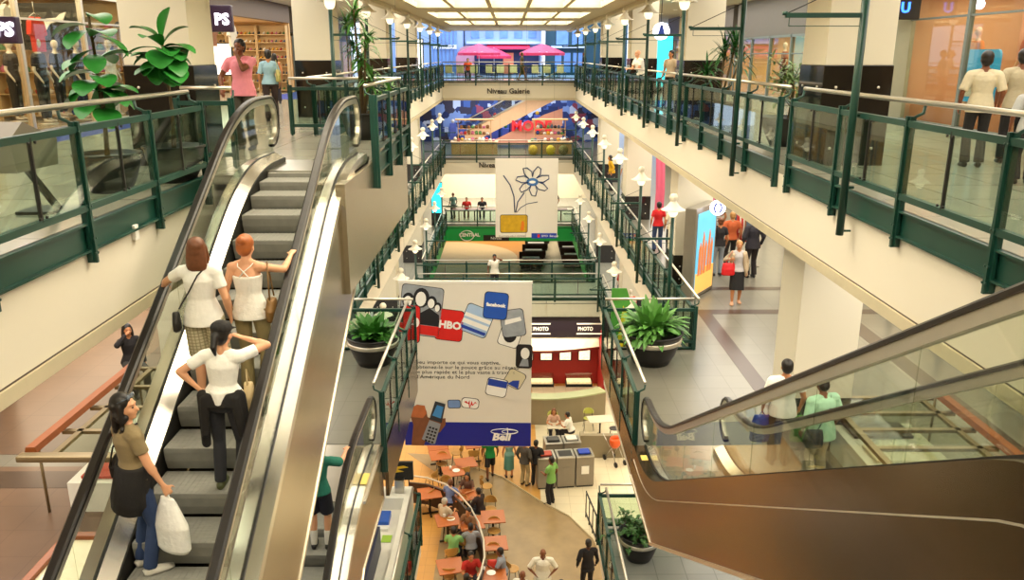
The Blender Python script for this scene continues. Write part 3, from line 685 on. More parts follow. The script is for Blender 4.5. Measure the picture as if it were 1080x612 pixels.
# ================================================================ escalators
def escalator(x0, x1, yb, yt, zb, zt, label, wallmat=PANEL, yend_t=1.55, yend_b=1.6, direction=1, low=1.2, outer=.2, steps_vis=True, truss_t=None):
    """x0..x1 handrail centres; incline from (yb, zb) to (yt, zt); direction=+1 rises with +y, -1 rises with -y"""
    D = direction; sl = (zt - zb) / abs(yt - yb)
    t = thing('escalator', label, 'escalator', ((x0 + x1) / 2, yb, zb), 0)
    xc = (x0 + x1) / 2; hw = (x1 - x0) / 2
    def zl(q):      # step line height over distance q from yb (towards the top)
        L = abs(yt - yb); r = .9 if q < L / 2 or D > 0 else .35
        if q <= -r: return 0
        if q >= L + r: return zt - zb
        if q < r: return sl * (q + r) ** 2 / (4 * r)
        if q > L - r: return (zt - zb) - sl * (L + r - q) ** 2 / (4 * r)
        return sl * q
    L = abs(yt - yb)
    def P(x, q, dz): return (x - xc, D * q, zl(q) + dz)
    qs = [-yend_b] + [-.9 + .15 * i for i in range(13)] + [.9 + (L - 1.8) * i / 6 for i in range(1, 6)] + [L - .9 + .15 * i for i in range(13)] + [L + yend_t]
    # handrail with its rounded newel ends
    for s in (-1, 1):
        x = s * hw; H = .95; r = .34; pts = []
        q0 = -yend_b + .0; q1 = L + yend_t
        for i in range(9):
            a = pi * 1.0 * i / 8; pts.append((x, D * (q0 + r - r * sin(a) - 0), H - r - r * cos(a)))
        pts = [p for p in pts]
        mid = [(x, D * q, zl(q) + H) for q in qs if q0 + r * .95 < q < q1 - r * .95]
        end = []
        for i in range(9):
            a = pi * i / 8; end.append((x, D * (q1 - r + r * sin(a)), zt - zb + H - r + r * cos(a)))
        path = pts + mid + end
        prof = [(-.045, -.012), (-.045, .014), (-.028, .03), (.028, .03), (.045, .014), (.045, -.012)]
        if D < 0: prof = [(a, b) for a, b in prof]
        sd = (1, 0, 0) if D > 0 else (-1, 0, 0)
        MB().sweep(path, prof, side=sd, smooth=False).build('handrail', BLACKR, t)
        MB().sweep(path, [(-.03, -.085), (-.03, -.012), (.03, -.012), (.03, -.085)], side=sd).build('handrail_guide', HSTEEL, t)
        # glass panels
        ins = [(p[1], p[2]) for p in path]
        qb = [(D * q, zl(q) + .16) for q in qs]
        topc = [(D * q, zl(q) + H - .06) for q in qs if q0 + r < q < q1 - r]
        cuts = [q0 + r + .0] + [q0 + r + (q1 - q0 - 2 * r) * i / 8 for i in range(1, 8)] + [q1 - r]
        for i in range(8):
            u, w = cuts[i] + .006, cuts[i + 1] - .006; m = 5
            bt = [(D * (u + (w - u) * j / m)) for j in range(m + 1)]
            poly = [(y, zl(D * y) + .12) for y in bt] + [(y, zl(D * y) + H - .06) for y in bt[::-1]]
            MB().prism(poly, x - .006, x + .006, 'x').build('glass_panel', EGL, t)
        for (qe, ze, sg) in ((q0, 0, 1), (q1, zt - zb, -1)):
            poly = [(D * (qe + sg * r), ze + .12), (D * (qe + sg * r), ze + H - .05)] + [(D * (qe + sg * (r - (r - .05) * sin(pi * j / 8))), ze + H - r + (r - .05) * cos(pi * j / 8)) for j in range(9)] + [(D * (qe + sg * (r - .1)), ze + .12)]
            MB().prism(poly, x - .006, x + .006, 'x').build('glass_end_panel', EGL, t)
        # decks: inner sloping deck, dark joint, outer deck, skirt
        def strip(prof, name, m, ext=0):
            pts = [(0, D * q, zl(q)) for q in [-yend_b + .25 - ext] + qs[1:-1] + [L + yend_t - .25 + ext]]
            return MB().sweep(pts, prof, side=sd, smooth=False).build(name, m, t)
        S_ = s * (1 if D > 0 else -1)
        def pf(l): return [(S_ * a, b) for a, b in l]
        strip(pf([(hw + .015, .14), (hw + outer + .01, .14), (hw + outer + .01, .05), (hw + .015, .05)]), 'outer_deck', DECK if D > 0 else wallmat)
        strip(pf([(hw - .014, .16), (hw + .014, .16), (hw + .014, .1), (hw - .014, .1)]), 'glass_clamp', BLACK)
        strip(pf([(hw - .015, .15), (hw - .15, .085), (hw - .15, .03), (hw - .015, .03)]), 'inner_deck', DECK)
        strip(pf([(hw - .15, .085), (hw - .165, .085), (hw - .165, -.22), (hw - .15, -.22)]), 'skirt', BLACK)
        # side cladding down to the truss underside
        top = [(D * q, zl(q) + .06) for q in qs]; tl = low if truss_t is None else truss_t
        b0 = -low + .0
        bot = [(D * (L + yend_t), zt - zb - tl), (D * (L + .35), zt - zb - tl), (D * (.9), zl(.9) - low - .02), (D * (-.45), -.75), (D * (-yend_b), -.75)]
        if D < 0: bot = [(D * (L + yend_t), zt - zb - tl), (D * (L + .3), zt - zb - tl), (D * .5, -.52), (D * (-yend_b), -.52)]
        MB().prism(top + bot, s * (hw + outer), s * (hw + outer - .02), 'x').build('side_cladding', wallmat, t)
        if D < 0: strip([(S_ * (hw + outer), -.1), (S_ * (hw + outer + .006), -.1), (S_ * (hw + outer + .006), -.11), (S_ * (hw + outer), -.11)], 'bright_edge_line', HSTEEL)
        n = len(bot)
        if s == 1:
            MB().prism([(y, z) for y, z in bot] + [(y, z + .03) for y, z in bot[::-1]], -(hw + outer - .03), hw + outer - .03, 'x').build('underside', wallmat, t)
            MB().sweep([(0, y, z) for y, z in bot], [(-(hw + outer + .012), -.02), (-(hw + outer + .012), .02), (-(hw + outer - .01), .02), (-(hw + outer - .01), -.02)], side=(1, 0, 0)).build('edge_trim', HSTEEL, t)
            MB().sweep([(0, y, z) for y, z in bot], [((hw + outer + .012), -.02), ((hw + outer + .012), .02), ((hw + outer - .01), .02), ((hw + outer - .01), -.02)], side=(1, 0, 0)).build('edge_trim', HSTEEL, t)
            MB().box(-(hw + outer), hw + outer, *sorted((D * (L + yend_t), D * (L + yend_t - .02))), zt - zb - tl, zt - zb - .01).build('end_panel', wallmat, t)
    # floor plates with combs
    w = hw - .17
    MB().box(-w - .3, w + .3, *sorted((D * (L + .55), D * (L + yend_t))), zt - zb - .03, zt - zb + .012).build('floor_plate', STEEL, t)
    MB().box(-w - .3, w + .3, *sorted((D * (-.55), D * (-yend_b))), -.03, .012).build('floor_plate', STEEL, t)
    # steps
    n = int((L + 1.1) / .37); q = -.55
    tread = .41
    while q < L + .5:
        z = zl(q + tread / 2 ) ; z = round(z, 4)
        zz = zl(q + .19)
        mb = MB(); wd = w - .012
        y0, y1 = q, q + tread
        mb.bbox(-wd, wd, *sorted((D * y0, D * (y1 + .01))), zz - .045, zz, .008)
        # riser: curved face at the lower edge
        pr = [(D * y0, zz - .01), (D * (y0 - .004), zz - .05), (D * (y0 + .008), zz - .14), (D * (y0 + .04), zz - .235), (D * (y0 + .06), zz - .235), (D * (y0 + .03), zz - .1), (D * (y0 + .02), zz - .02)]
        st = mb.build('step', STEP, t)
        rb = MB().prism(pr, -wd, wd, 'x'); ro = rb.build('riser', STEPR, st)
        gr = MB()
        for i in range(17):
            xx = -wd + (2 * wd) * (i + .5) / 17; gr.box(xx - .006, xx + .006, *sorted((D * (y0 + .01), D * y1)), zz, zz + .004)
        gr.build('tread_ribs', STEP, st)
        q += tread
    def steps_at(y):        # world height of the tread under world y
        q = (y - yb) * D; k = math.floor((q + .55) / tread); return zb + zl(-.55 + k * tread + .19)
    return t, steps_at
esc_up, up_z = escalator(-3.48, -2.25, 10.7 - 4.55 / .6, 10.7, M, G, 'long brushed steel escalator on the left carrying four women up to the Galerie level', low=1.22, yend_t=1.75, truss_t=1.4, outer=.13)
esc_low, low_z = escalator(-3.4, -2.17, 9.75 - 4.1 / .6, 9.75, L2, M, 'lower escalator below the left one, ridden by a person in a green shirt', low=1.2, yend_t=2.3, truss_t=.95, outer=.1)
esc_r, r_z = escalator(2.15, 3.4, 10.55, 10.55 - 4.55 / .577, M, G, 'bronze clad escalator on the right rising towards the viewer from the gallery below', wallmat=BRONZE, direction=-1, low=.9, outer=.17, yend_b=1.45, truss_t=.6)
# yellow warning stickers on the newel decks
YW = mat('yellow_sticker', '#e3c765', .5)
for e, x, y, z in ((esc_r, 2.07, 11.25, M + .145), (esc_low, -2.11, 10.7, M + .145)):
    MB().cbox((x, y, z), (.1, .32, .006)).build('warning_sticker', YW, e, world=True)
# ================================================================ people of the photograph
def pp(label, x, y, z, yaw, rhw=None, lhw=None, **k):
    """hands given in world coordinates"""
    iv = (Matrix.Translation((x, y, z)) @ Matrix.Rotation(yaw, 4, 'Z')).inverted()
    if rhw: k['rh'] = tuple(iv @ V(rhw))
    if lhw: k['lh'] = tuple(iv @ V(lhw))
    return person(label, (x, y, z), yaw, **k)
def rail_z(y): return G + .97 - max(0, (10.7 - y)) * .6
# --- the four women on the upper escalator
y = 7.6; z = up_z(y)
p1 = pp('woman in white t-shirt and plaid shorts with one hand on the left handrail', -2.98, y, z, .05, lhw=(-3.46, y + .3, rail_z(y + .3) + .03), h=1.7, sex='f', skin='fair', res=.009,
        lhint=(-1, -.6, -.3), lpalm=(0, 0, -1), hair=('brown', 'shoulder'), top=('#f4f1ea', 'short', -.1), bottom=(plaid('plaid_shorts_cloth', '#cfc4a2', '#7d7a5c', '#a39478', 9), 'shorts', .98), shoes='#3a2a22', head=(.1, 0), build=1.04, rf=(.02, -.02, 0))
y = 7.85; z = up_z(y)
p2 = pp('woman with auburn bun in white camisole, hand on the right handrail', -2.6, y, z, -.02, rhw=(-2.27, y + .42, rail_z(y + .42) + .03), h=1.67, sex='f', skin='fair', res=.009,
        rhint=(.6, -.5, -1), hair=('auburn', 'bun'), top=('#f3efe6', 'strap', -.1), bottom=('#94845a', 'pants'), shoes='#8a6a4a', head=(-.1, .1))
y = 6.75; z = up_z(y)
p3 = pp('woman in black cap and white top with dark jeans, hand raised to her face', -2.55, y, z, 0, side=.06, h=1.63, sex='f', skin='fair', res=.009, rh=(.16, .15, 1.43), lh=(-.2, -.02, 1.0), rhint=(1, -.2, -.5), lhint=(-1, -.25, 0),
        rpalm=(-1, 0, 0), lpalm=(1, 0, 0), hair=('black', 'ponytail'), cap_hat=('black_wool_cap', '#1b1716'), top=('#f2efe8', 'short', .03), bottom=('#2a2a30', 'jeans'), shoes='#4c5030', head=(-.25, .1), rf=(.0, .0, 0), lf=(-.02, .02, 0))
y = 6.22; z = up_z(y)
p4 = pp('woman with sunglasses on dark curly hair carrying a white plastic bag', -3.18, y, z, -.8, lhw=(-3.45, y + .42, rail_z(y + .42) + .03), h=1.68, sex='f', skin='fair', res=.009, rh=(.25, .16, .82), rhint=(.6, -.9, -.3), lhint=(-1, .2, -.3), rpalm=(-1, 0, 0),
        hair=('brown' if False else 'black', 'curly'), top=('#8c7a58', 'short', -.02), bottom=('#27395e', 'jeans'), shoes='#c9c4ba', head=(-.75, -.05), curl=.6)
# accessories
W1 = p1['W']; q = p1
st = [q['N'] - q['up'] * .02 + q['SX'] * .05 + q['FW'] * .06, q['N'] - q['up'] * .015 + q['SX'] * .07 - q['FW'] * .05, q['P'] + q['up'] * .42 - q['FW'] * .118 + q['SX'] * .02, q['P'] + q['up'] * .25 - q['FW'] * .125 - q['SX'] * .08, q['P'] + q['up'] * .08 - q['FW'] * .08 - q['SX'] * .2]
bag('shoulder_bag', 'small black shoulder bag on the hip of the woman in plaid shorts', 'handbag', W1(V((-.235, -.08, .98))), .08, .17, .19, '#1c1815', [W1(p) for p in st], rz=.2)
q = p2; W2 = q['W']; e = q['el'][1]; shp = q['sh'][1]
c = shp.lerp(e, .25) + V((.01, -.03, -.02))
bag('handbag', 'brown leather handbag hanging from the shoulder of the auburn haired woman', 'handbag', W2(c + V((.03, -.04, -.27))), .13, .26, .24, '#7d5a2a', [W2(c + V((.02, .07, -.28))), W2(c + V((.0, .05, -.05))), W2(c + V((0, .0, .085))), W2(c + V((.02, -.07, -.05))), W2(c + V((.035, -.12, -.28)))], slouch=.7)
q = p3; W3 = q['W']
# black jacket tied round the waist
jk = MB(); X = V((1, 0, 0)); P = q['P']
loft(jk, [(P + V((0, -.01, .1)), .165, .125, X), (P + V((0, -.01, .04)), .185, .14, X), (P + V((0, -.02, -.04)), .19, .14, X)], 18)
for s in (-1, 1):
    cap(jk, P + V((s * .16, -.05, .06)), P + V((s * .19, -.02, -.42)), .06, .045, flat=.6); cap(jk, P + V((s * .13, -.1, .04)), P + V((s * .165, -.08, -.3)), .045, .04, flat=.6)
jo = jk.build('tied_jacket', cols('black_jersey', '#191615'), q['root']); remesh(jo, .01)
tt = MB(); loft(tt, [(P + V((0, -.045, .12)), .1, .115, X), (P + V((0, -.05, .0)), .06, .115, X)], 12); o = tt.build('shirt_tail', cols('cloth_f2efe8', '#f2efe8'), q['root']); remesh(o, .01)
bag('tote_bag', 'small beige bag held low in front of the woman in the black cap', 'handbag', W3(V((.2, .1, 1.02))), .1, .16, .26, '#c9b184', [W3(V((.2, .06, 1.0))), W3(V((.19, .1, 1.14))), W3(V((.2, .14, 1.0)))])
q = p4; W4 = q['W']; hw = q['wr'][1]
bag('plastic_bag', 'large white plastic carrier bag hanging from the curly haired woman\'s hand', 'shopping bag', W4(hw + V((0, .02, -.12))), .4, .17, .5, '#eceae4', [W4(hw + V((-.03, .02, -.16))), W4(hw + V((0, .03, -.075))), W4(hw + V((.04, .02, -.16)))], rz=-.5, slouch=.45)
sg = MB()
for k in (-1, 1): sg.ell(q['H'](k * .036, .062, .098), (.03, .012, .022), 10, 6, q['R3'])
sg.tube([q['H'](-.085, -.02, .07), q['H'](-.075, .05, .095), q['H'](0, .085, .1), q['H'](.075, .05, .095), q['H'](.085, -.02, .07)], .005, 6)
sg.build('sunglasses', mat('grey_sunglass_lens', '#5b6470', .15), q['root'])
sk = MB(); P = q['P']; loft(sk, [(P + V((0, 0, .12)), .165, .13, X), (P + V((0, 0, 0)), .195, .15, X), (P + V((-.02, -.03, -.2)), .2, .17, X), (P + V((-.05, -.05, -.3)), .15, .15, X)], 18)
o = sk.build('tied_jacket', cols('black_jersey', '#191615'), q['root']); remesh(o, .012)
st = [q['N'] + q['SX'] * .06 + q['FW'] * .07, q['N'] + q['SX'] * .07 - q['FW'] * .05, q['P'] + q['up'] * .3 - q['FW'] * .125 - q['SX'] * .02, q['P'] + q['up'] * .05 - q['FW'] * .12 - q['SX'] * .2]
bag('shoulder_bag', 'black patterned shoulder bag worn by the curly haired woman', 'handbag', W4(V((-.2, .0, 1.08))), .12, .26, .22, '#221d1b', [W4(p) for p in st], rz=-.6)
# --- lower escalator
y = 9.5; z = low_z(y)
pp('person in green patterned shirt and navy shorts on the lower escalator', -2.5, y, z, 0, rhw=(-2.19, y + .42, M + .97 - max(0, 9.75 - y - .42) * .6 + .03), h=1.6, sex='m', skin='fair', res=.011, rhint=(.5, -.5, -1), hair=('brown', 'short'), top=('#1f6e5c', 'half', -.05), bottom=('#1d1f2e', 'shorts', .85), socks='#dcd8d0', shoes='#1c1a1c')
# --- Galerie level, left
pp('man in pink polo shirt rubbing his chin near the escalator top', -4.42, 14.0, G, pi - .15, h=1.8, skin='brown', res=.012, lh=(-.03, .18, 1.53), lhint=(-.8, -.1, -1), lpalm=(0, -1, .2), rh=(.27, .2, 1.0), rhint=(1, -.6, 0), hair=('black', 'short'), top=('#f094a6', 'short', -.1), bottom=('#4a463c', 'pants'), shoes='#222222', build=1.1)
q = pp('woman in light blue top and dark trousers walking towards the shoe shop', -5.7, 20.1, G, .3, h=1.66, sex='f', skin='tan', res=.014, hair=('black', 'short'), top=('#8fb0bc', 'half', -.05), bottom=('#2c1d1a', 'pants'), shoes='#221a18', rf=(0, .12, 0), lf=(0, -.12, 0), build=1.05)
bag('handbag', 'olive green handbag on the arm of the woman in light blue', 'handbag', q['W'](V((.2, -.1, 1.2))), .12, .34, .28, '#a59a55', [q['W'](V((.2, -.22, 1.18))), q['W'](V((.17, -.08, 1.42))), q['W'](V((.2, .03, 1.18)))], rz=.3)
pp('small dark haired woman in a pale top in front of the shoe shop', -7.6, 27.5, G, .4, h=1.58, sex='f', skin='tan', res=.018, hair=('black', 'shoulder'), top=('#c3a48c', 'strap', -.05), bottom=('#231f2a', 'pants'), shoes='#2b2b40')
# --- Galerie level, right
pp('man in cream short sleeved shirt seen from behind by the right shop window', 6.6, 11.7, G, -.3, h=1.6, skin='brown', res=.012, hair=('black', 'short'), top=('#cfc3a4', 'half', -.12), bottom=('#1c1a1b', 'pants'), shoes='#1a1716', build=1.02)
pp('man in ribbed beige shirt at the right edge looking into the shop', 7.35, 12.1, G, -.4, h=1.63, skin='brown', res=.012, hair=('black', 'short'), top=('#b5a98c', 'half', -.1), bottom=('#1c1a1b', 'pants'), shoes='#1a1716', build=1.02)
pp('shorter person in pale grey shirt and dark trousers at the right edge', 6.35, 10.1, G, -.3, h=1.3, skin='brown', res=.012, hair=('black', 'short'), top=('#b9bab8', 'half', -.1), bottom=('#29272c', 'pants'), shoes='#1a1716')
pp('bald man in white shirt leaning on the right Galerie handrail', 4.3, 27.4, G, pi / 2 + .35, lean=.3, h=1.72, skin='fair', res=.014, rh=(.1, .45, 1.1), lh=(-.1, .45, 1.1), hair=('grey', 'bald'), top=('#e9e6da', 'short', -.05), bottom=('#5a5a54', 'pants'), shoes='#222222', build=1.15)
pp('dark haired person in beige beside the cyan poster', 5.0, 26.2, G, pi / 2 + .7, h=1.68, skin='tan', res=.016, hair=('black', 'short'), top=('#bda88c', 'short', -.05), bottom=('#2e2a26', 'pants'), shoes='#222222')
pp('woman in olive dress walking along the bridge cafe', .78, 51.2, G, -pi / 2 - .2, h=1.68, sex='f', skin='tan', res=.02, hair=('brown', 'short'), top=('#5a5134', 'short', -.05), bottom=('#5a5134', 'skirt', .55), shoes='#5a3a28', rf=(0, .25, 0), lf=(0, -.25, 0))
pp('person in orange top sitting among the cream cafe chairs', -2.55, 52.6, G, pi, h=1.7, sit=True, skin='tan', res=.022, hair=('black', 'short'), top=('#c8481c', 'short', 0), bottom=('#2a2a30', 'pants'), shoes='#222222')
pp('dark dressed person standing by the far right lamp posts of the bridge', 4.35, 49.0, G, pi / 2, h=1.7, skin='brown', res=.022, hair=('black', 'short'), top=('#1c1a1e', 'long', 0), bottom=('#1c1a1e', 'pants'), shoes='#222222')
# --- level below, right gallery
q = pp('woman with red handbag, beige cardigan and black skirt walking on the lower gallery', 5.75, 19.9, M, pi - .15, h=1.64, sex='f', skin='tan', res=.012, rh=(.2, .14, 1.18), rhint=(.6, -.8, -.4), rpalm=(-1, 0, 0), hair=('blond', 'short'), top=('#b9b3b0', 'short', -.05), bottom=('#1a1818', 'skirt', .52), shoes='#c89a78', rf=(0, .1, 0), lf=(0, -.08, 0))
cg = MB(); P = q['P']; N_ = q['N']
for k in (-1, 1):
    loft(cg, [(N_ - V((0, 0, .03)) + q['SX'] * k * .05, .03, .06, V((0, 1, 0))), (P + q['up'] * .4 + q['SX'] * k * .13, .05, .12, V((1, 0, 0))), (P + q['up'] * .2 + q['SX'] * k * .15, .05, .12, V((1, 0, 0))), (P + q['SX'] * k * .19, .05, .14, V((1, 0, 0))), (P - V((0, 0, .15)) + q['SX'] * k * .22, .045, .13, V((1, 0, 0)))], 12)
    cap(cg, q['sh'][k], q['el'][k], .064, .052); cap(cg, q['el'][k], q['el'][k].lerp(q['wr'][k], .8), .05, .042)
o = cg.build('cardigan', cols('beige_knit', '#b8a283'), q['root']); remesh(o, .013)
bag('handbag', 'bright red handbag of the woman in the beige cardigan', 'handbag', q['W'](V((.24, .12, 1.08))), .34, .13, .32, '#d3181c', [q['W'](V((.12, .12, 1.05))), q['W'](V((.17, .06, 1.38))), q['W'](V((.32, .12, 1.05)))], rz=pi, slouch=.9)
pp('woman in black t-shirt and grey trousers seen from behind under the round sign', 5.95, 22.6, M, .1, h=1.7, sex='f', skin='tan', res=.014, hair=('brown', 'bun'), top=('#1d1819', 'short', -.05), bottom=('#8c9298', 'pants'), shoes='#333333')
pp('person in orange top behind the woman in black on the lower gallery', 6.5, 23.4, M, .1, h=1.72, skin='tan', res=.016, hair=('blond', 'short'), top=('#b4562a', 'short', -.05), bottom=('#2a2420', 'pants'), shoes='#222222')
pp('man in dark suit jacket walking away on the lower gallery', 6.85, 22.4, M, .2, h=1.8, skin='tan', res=.014, hair=('black', 'short'), top=('#26232a', 'long', -.12), bottom=('#221a18', 'pants'), shoes='#222222', build=1.12)
pp('person in striped shirt behind the orange topped shopper', 6.6, 25.6, M, .1, h=1.78, skin='tan', res=.018, hair=('black', 'short'), top=(stripes('striped_shirt_cloth', '#e8e2d6', '#1c1a1e', 7), 'short', -.1), bottom=('#222226', 'pants'), shoes='#222222')
q = pp('young man in white t-shirt seen from behind at the foot of the right escalator', 4.15, 11.4, M, -.05, h=1.74, skin='tan', res=.01, hair=('black', 'short'), top=('#efece4', 'short', -.12), bottom=('#4a4436', 'pants'), shoes='#2c2a2a', build=1.12)
bag('shopping_bag', 'blue shopping bag beside the young man in the white t-shirt', 'shopping bag', q['W'](q['wr'][-1] + V((0, 0, -.12))), .34, .16, .44, '#1c3fa0', [q['W'](q['wr'][-1] + V((-.05, 0, -.14))), q['W'](q['wr'][-1] + V((0, 0, -.05))), q['W'](q['wr'][-1] + V((.05, 0, -.14)))], slouch=.8)
bag('shopping_bag', 'green shopping bag between the two men at the foot of the right escalator', 'shopping bag', q['W'](q['wr'][1] + V((0, 0, -.12))), .34, .18, .42, '#4f8a2c', [q['W'](q['wr'][1] + V((-.05, 0, -.14))), q['W'](q['wr'][1] + V((0, 0, -.05))), q['W'](q['wr'][1] + V((.05, 0, -.14)))], slouch=.8)
q = pp('man in mint green shirt with a black cross-body bag, left of the right escalator', 4.5, 10.75, M, .35, h=1.7, skin='brown', res=.01, hair=('black', 'short'), top=('#a9d3b4', 'half', -.16), bottom=('#b3a283', 'pants'), shoes='#3a3028', build=1.2, head=(-.2, .35), lean=.08)
W5 = q['W']
bag('cross_body_bag', 'black cross-body bag on the man in the mint green shirt', 'bag', W5(V((-.22, -.1, .98))), .3, .12, .28, '#24221f', [W5(q['N'] + q['SX'] * .08 + q['FW'] * .08), W5(q['N'] + q['SX'] * .1 - q['FW'] * .04), W5(q['P'] + q['up'] * .32 - q['FW'] * .15), W5(q['P'] + q['up'] * .05 - q['FW'] * .15 - q['SX'] * .2)])
pp('person in red top seen beyond the lower right balustrade', 4.75, 25.6, M, .0, h=1.62, sex='f', skin='tan', res=.016, hair=('black', 'short'), top=('#c81e22', 'short', -.05), bottom=('#3c4c74', 'pants'), shoes='#222222')
pp('dark haired person in cream top next to the one in red on the lower gallery', 5.1, 25.1, M, .1, h=1.62, sex='f', skin='tan', res=.016, hair=('black', 'shoulder'), top=('#d9c9a8', 'short', -.05), bottom=('#2c2c34', 'pants'), shoes='#222222')
pp('woman in yellow top leaning at the far part of the lower right handrail', 4.75, 37.8, M, pi / 2 + .2, lean=.2, h=1.66, sex='f', skin='tan', res=.02, hair=('black', 'shoulder'), top=('#d9a51c', 'long', -.1), bottom=('#2c2c34', 'pants'), shoes='#222222')
pp('woman in spotted dress further along the lower right gallery', 5.2, 36.4, M, .2, h=1.7, sex='f', skin='tan', res=.02, hair=('brown', 'short'), top=(mat('spotted_dress_cloth', '#b9b0a2', .8, noise=.7, scale=22), 'short', -.05), bottom=(mat('spotted_dress_cloth', '#b9b0a2'), 'skirt', .6), shoes='#222222')
# --- level below, left, glimpsed under the beam
pp('long haired woman in black sitting behind the left display case', -7.1, 14.4, M, -2.4, h=1.66, sex='f', sit=True, skin='tan', res=.014, rh=(.1, .2, 1.15), rhint=(1, 0, -1), hair=('black', 'long'), top=('#1b1719', 'long', -.02), bottom=('#3a3836', 'pants'), shoes='#222222')
pp('man in dark jacket behind the left handrail on the lower gallery', -6.6, 15.6, M, -2.5, h=1.72, skin='tan', res=.014, hair=('black', 'short'), top=('#25282c', 'long', -.08), bottom=('#24262c', 'pants'), shoes='#222222')
# --- second level down
pp('man in white shirt on the phone at the middle of the bridge', -.65, 35.0, L2, pi, h=1.74, skin='brown', res=.016, lh=(-.1, .12, 1.6), lhint=(-1, 0, -.8), hair=('black', 'short'), top=('#eeeae0', 'short', -.08), bottom=('#1e1c22', 'pants'), shoes='#222222', build=1.1)
for (x, c, lb) in ((-2.75, '#b3221a', 'seated diner in red shirt above the green fascia'), (-1.75, '#1a171a', 'seated diner in black shirt above the green fascia'), (2.95, '#26262e', 'diner in dark clothes at the right end above the green fascia')):
    pp(lb, x, 52.3, L2, pi if x < 2 else .5, h=1.72, sit=x < 2, skin='tan', res=.022, hair=('black', 'short'), top=(c, 'short', 0), bottom=('#2b2b33', 'pants'), shoes='#222222', build=1.15)
pp('person in teal standing at the left end above the green fascia', -4.0 + .4, 52.0, L2, .6, h=1.68, skin='brown', res=.022, hair=('brown', 'short'), top=('#49685e', 'short', 0), bottom=('#2b2b33', 'pants'), shoes='#222222')
# --- food court, standing and walking
def fc(label, u, v, yaw, **k):
    p = at(u, v, z=L3); k.setdefault('res', .015); k.setdefault('hair', ('black', 'short')); k.setdefault('shoes', '#1f1c1b')
    return pp(label, p.x, p.y, L3 + .007, yaw, **k)
fc('shopper in green t-shirt and black shorts walking at the far side of the food court', 517, 505, .1, h=1.72, skin='brown', top=('#17803a', 'short', -.1), bottom=('#1d1b1e', 'shorts', 1.0), rf=(0, .18, 0), lf=(0, -.18, 0))
q = fc('shopper in teal dress beside the one in the green t-shirt', 537, 504, .1, h=1.6, sex='f', skin='tan', top=('#7aa79a', 'strap', 0), bottom=('#5f9a92', 'skirt', .6))
fc('grey jacketed person in khaki trousers by the recycling station', 553, 512, -.6, h=1.72, skin='brown', top=('#4c463f', 'long', -.1), bottom=('#a8946a', 'pants'))
fc('person in black jacket with dark trousers at the recycling station', 565, 512, -.3, h=1.72, skin='brown', top=('#1c1a1b', 'long', -.1), bottom=('#26221f', 'pants'), rf=(.03, .12, 0))
fc('man in lime green shirt standing beside the recycling station', 581, 532, .9, h=1.74, skin='brown', top=('#7db05a', 'short', -.12), bottom=('#201d20', 'pants'), lh=(-.1, .3, 1.1))
fc('bald man in white t-shirt standing with hands on his hips', 572, 640, pi, h=1.8, skin='brown', hair=('grey', 'bald'), top=('#e6e1d0', 'half', -.14), bottom=('#5e564c', 'pants'), rh=(.19, .07, 1.02), lh=(-.19, .07, 1.02), rhint=(1, -.25, .1), lhint=(-1, -.25, .1), rpalm=(-1, 0, 0), lpalm=(1, 0, 0), build=1.18, head=(0, .2), res=.012)
fc('bald man in white shirt cut off by the bottom edge', 551, 662, pi - .3, h=1.7, skin='brown', hair=('grey', 'bald'), top=('#dedace', 'short', -.14), bottom=('#4a4640', 'pants'), build=1.1, res=.012)
fc('dark haired head at the bottom edge beside the man with hands on hips', 591, 672, pi, h=1.68, skin='brown', top=('#2a2624', 'short', -.14), bottom=('#2a2624', 'pants'), res=.012)
q = fc('person in black suit carrying a jacket, standing beside the beige stone edge', 619, 628, .2, h=1.76, skin='dark', top=('#141216', 'long', -.16), bottom=('#141216', 'pants'), res=.012)
# --- food court, seated
def st(label, x, y, yaw, c, **k):
    k.setdefault('res', .015); k.setdefault('skin', 'tan'); k.setdefault('bottom', ('#2b2b33', 'pants')); k.setdefault('hair', ('black', 'short')); k.setdefault('h', 1.7)
    k.setdefault('rh', (.14, .38, .8)); k.setdefault('lh', (-.14, .38, .8)); k.setdefault('lean', .18)
    return pp(label, x, y, L3 + .007, yaw, sit=True, top=(c, k.pop('sl', 'short'), 0), shoes='#222222', **k)
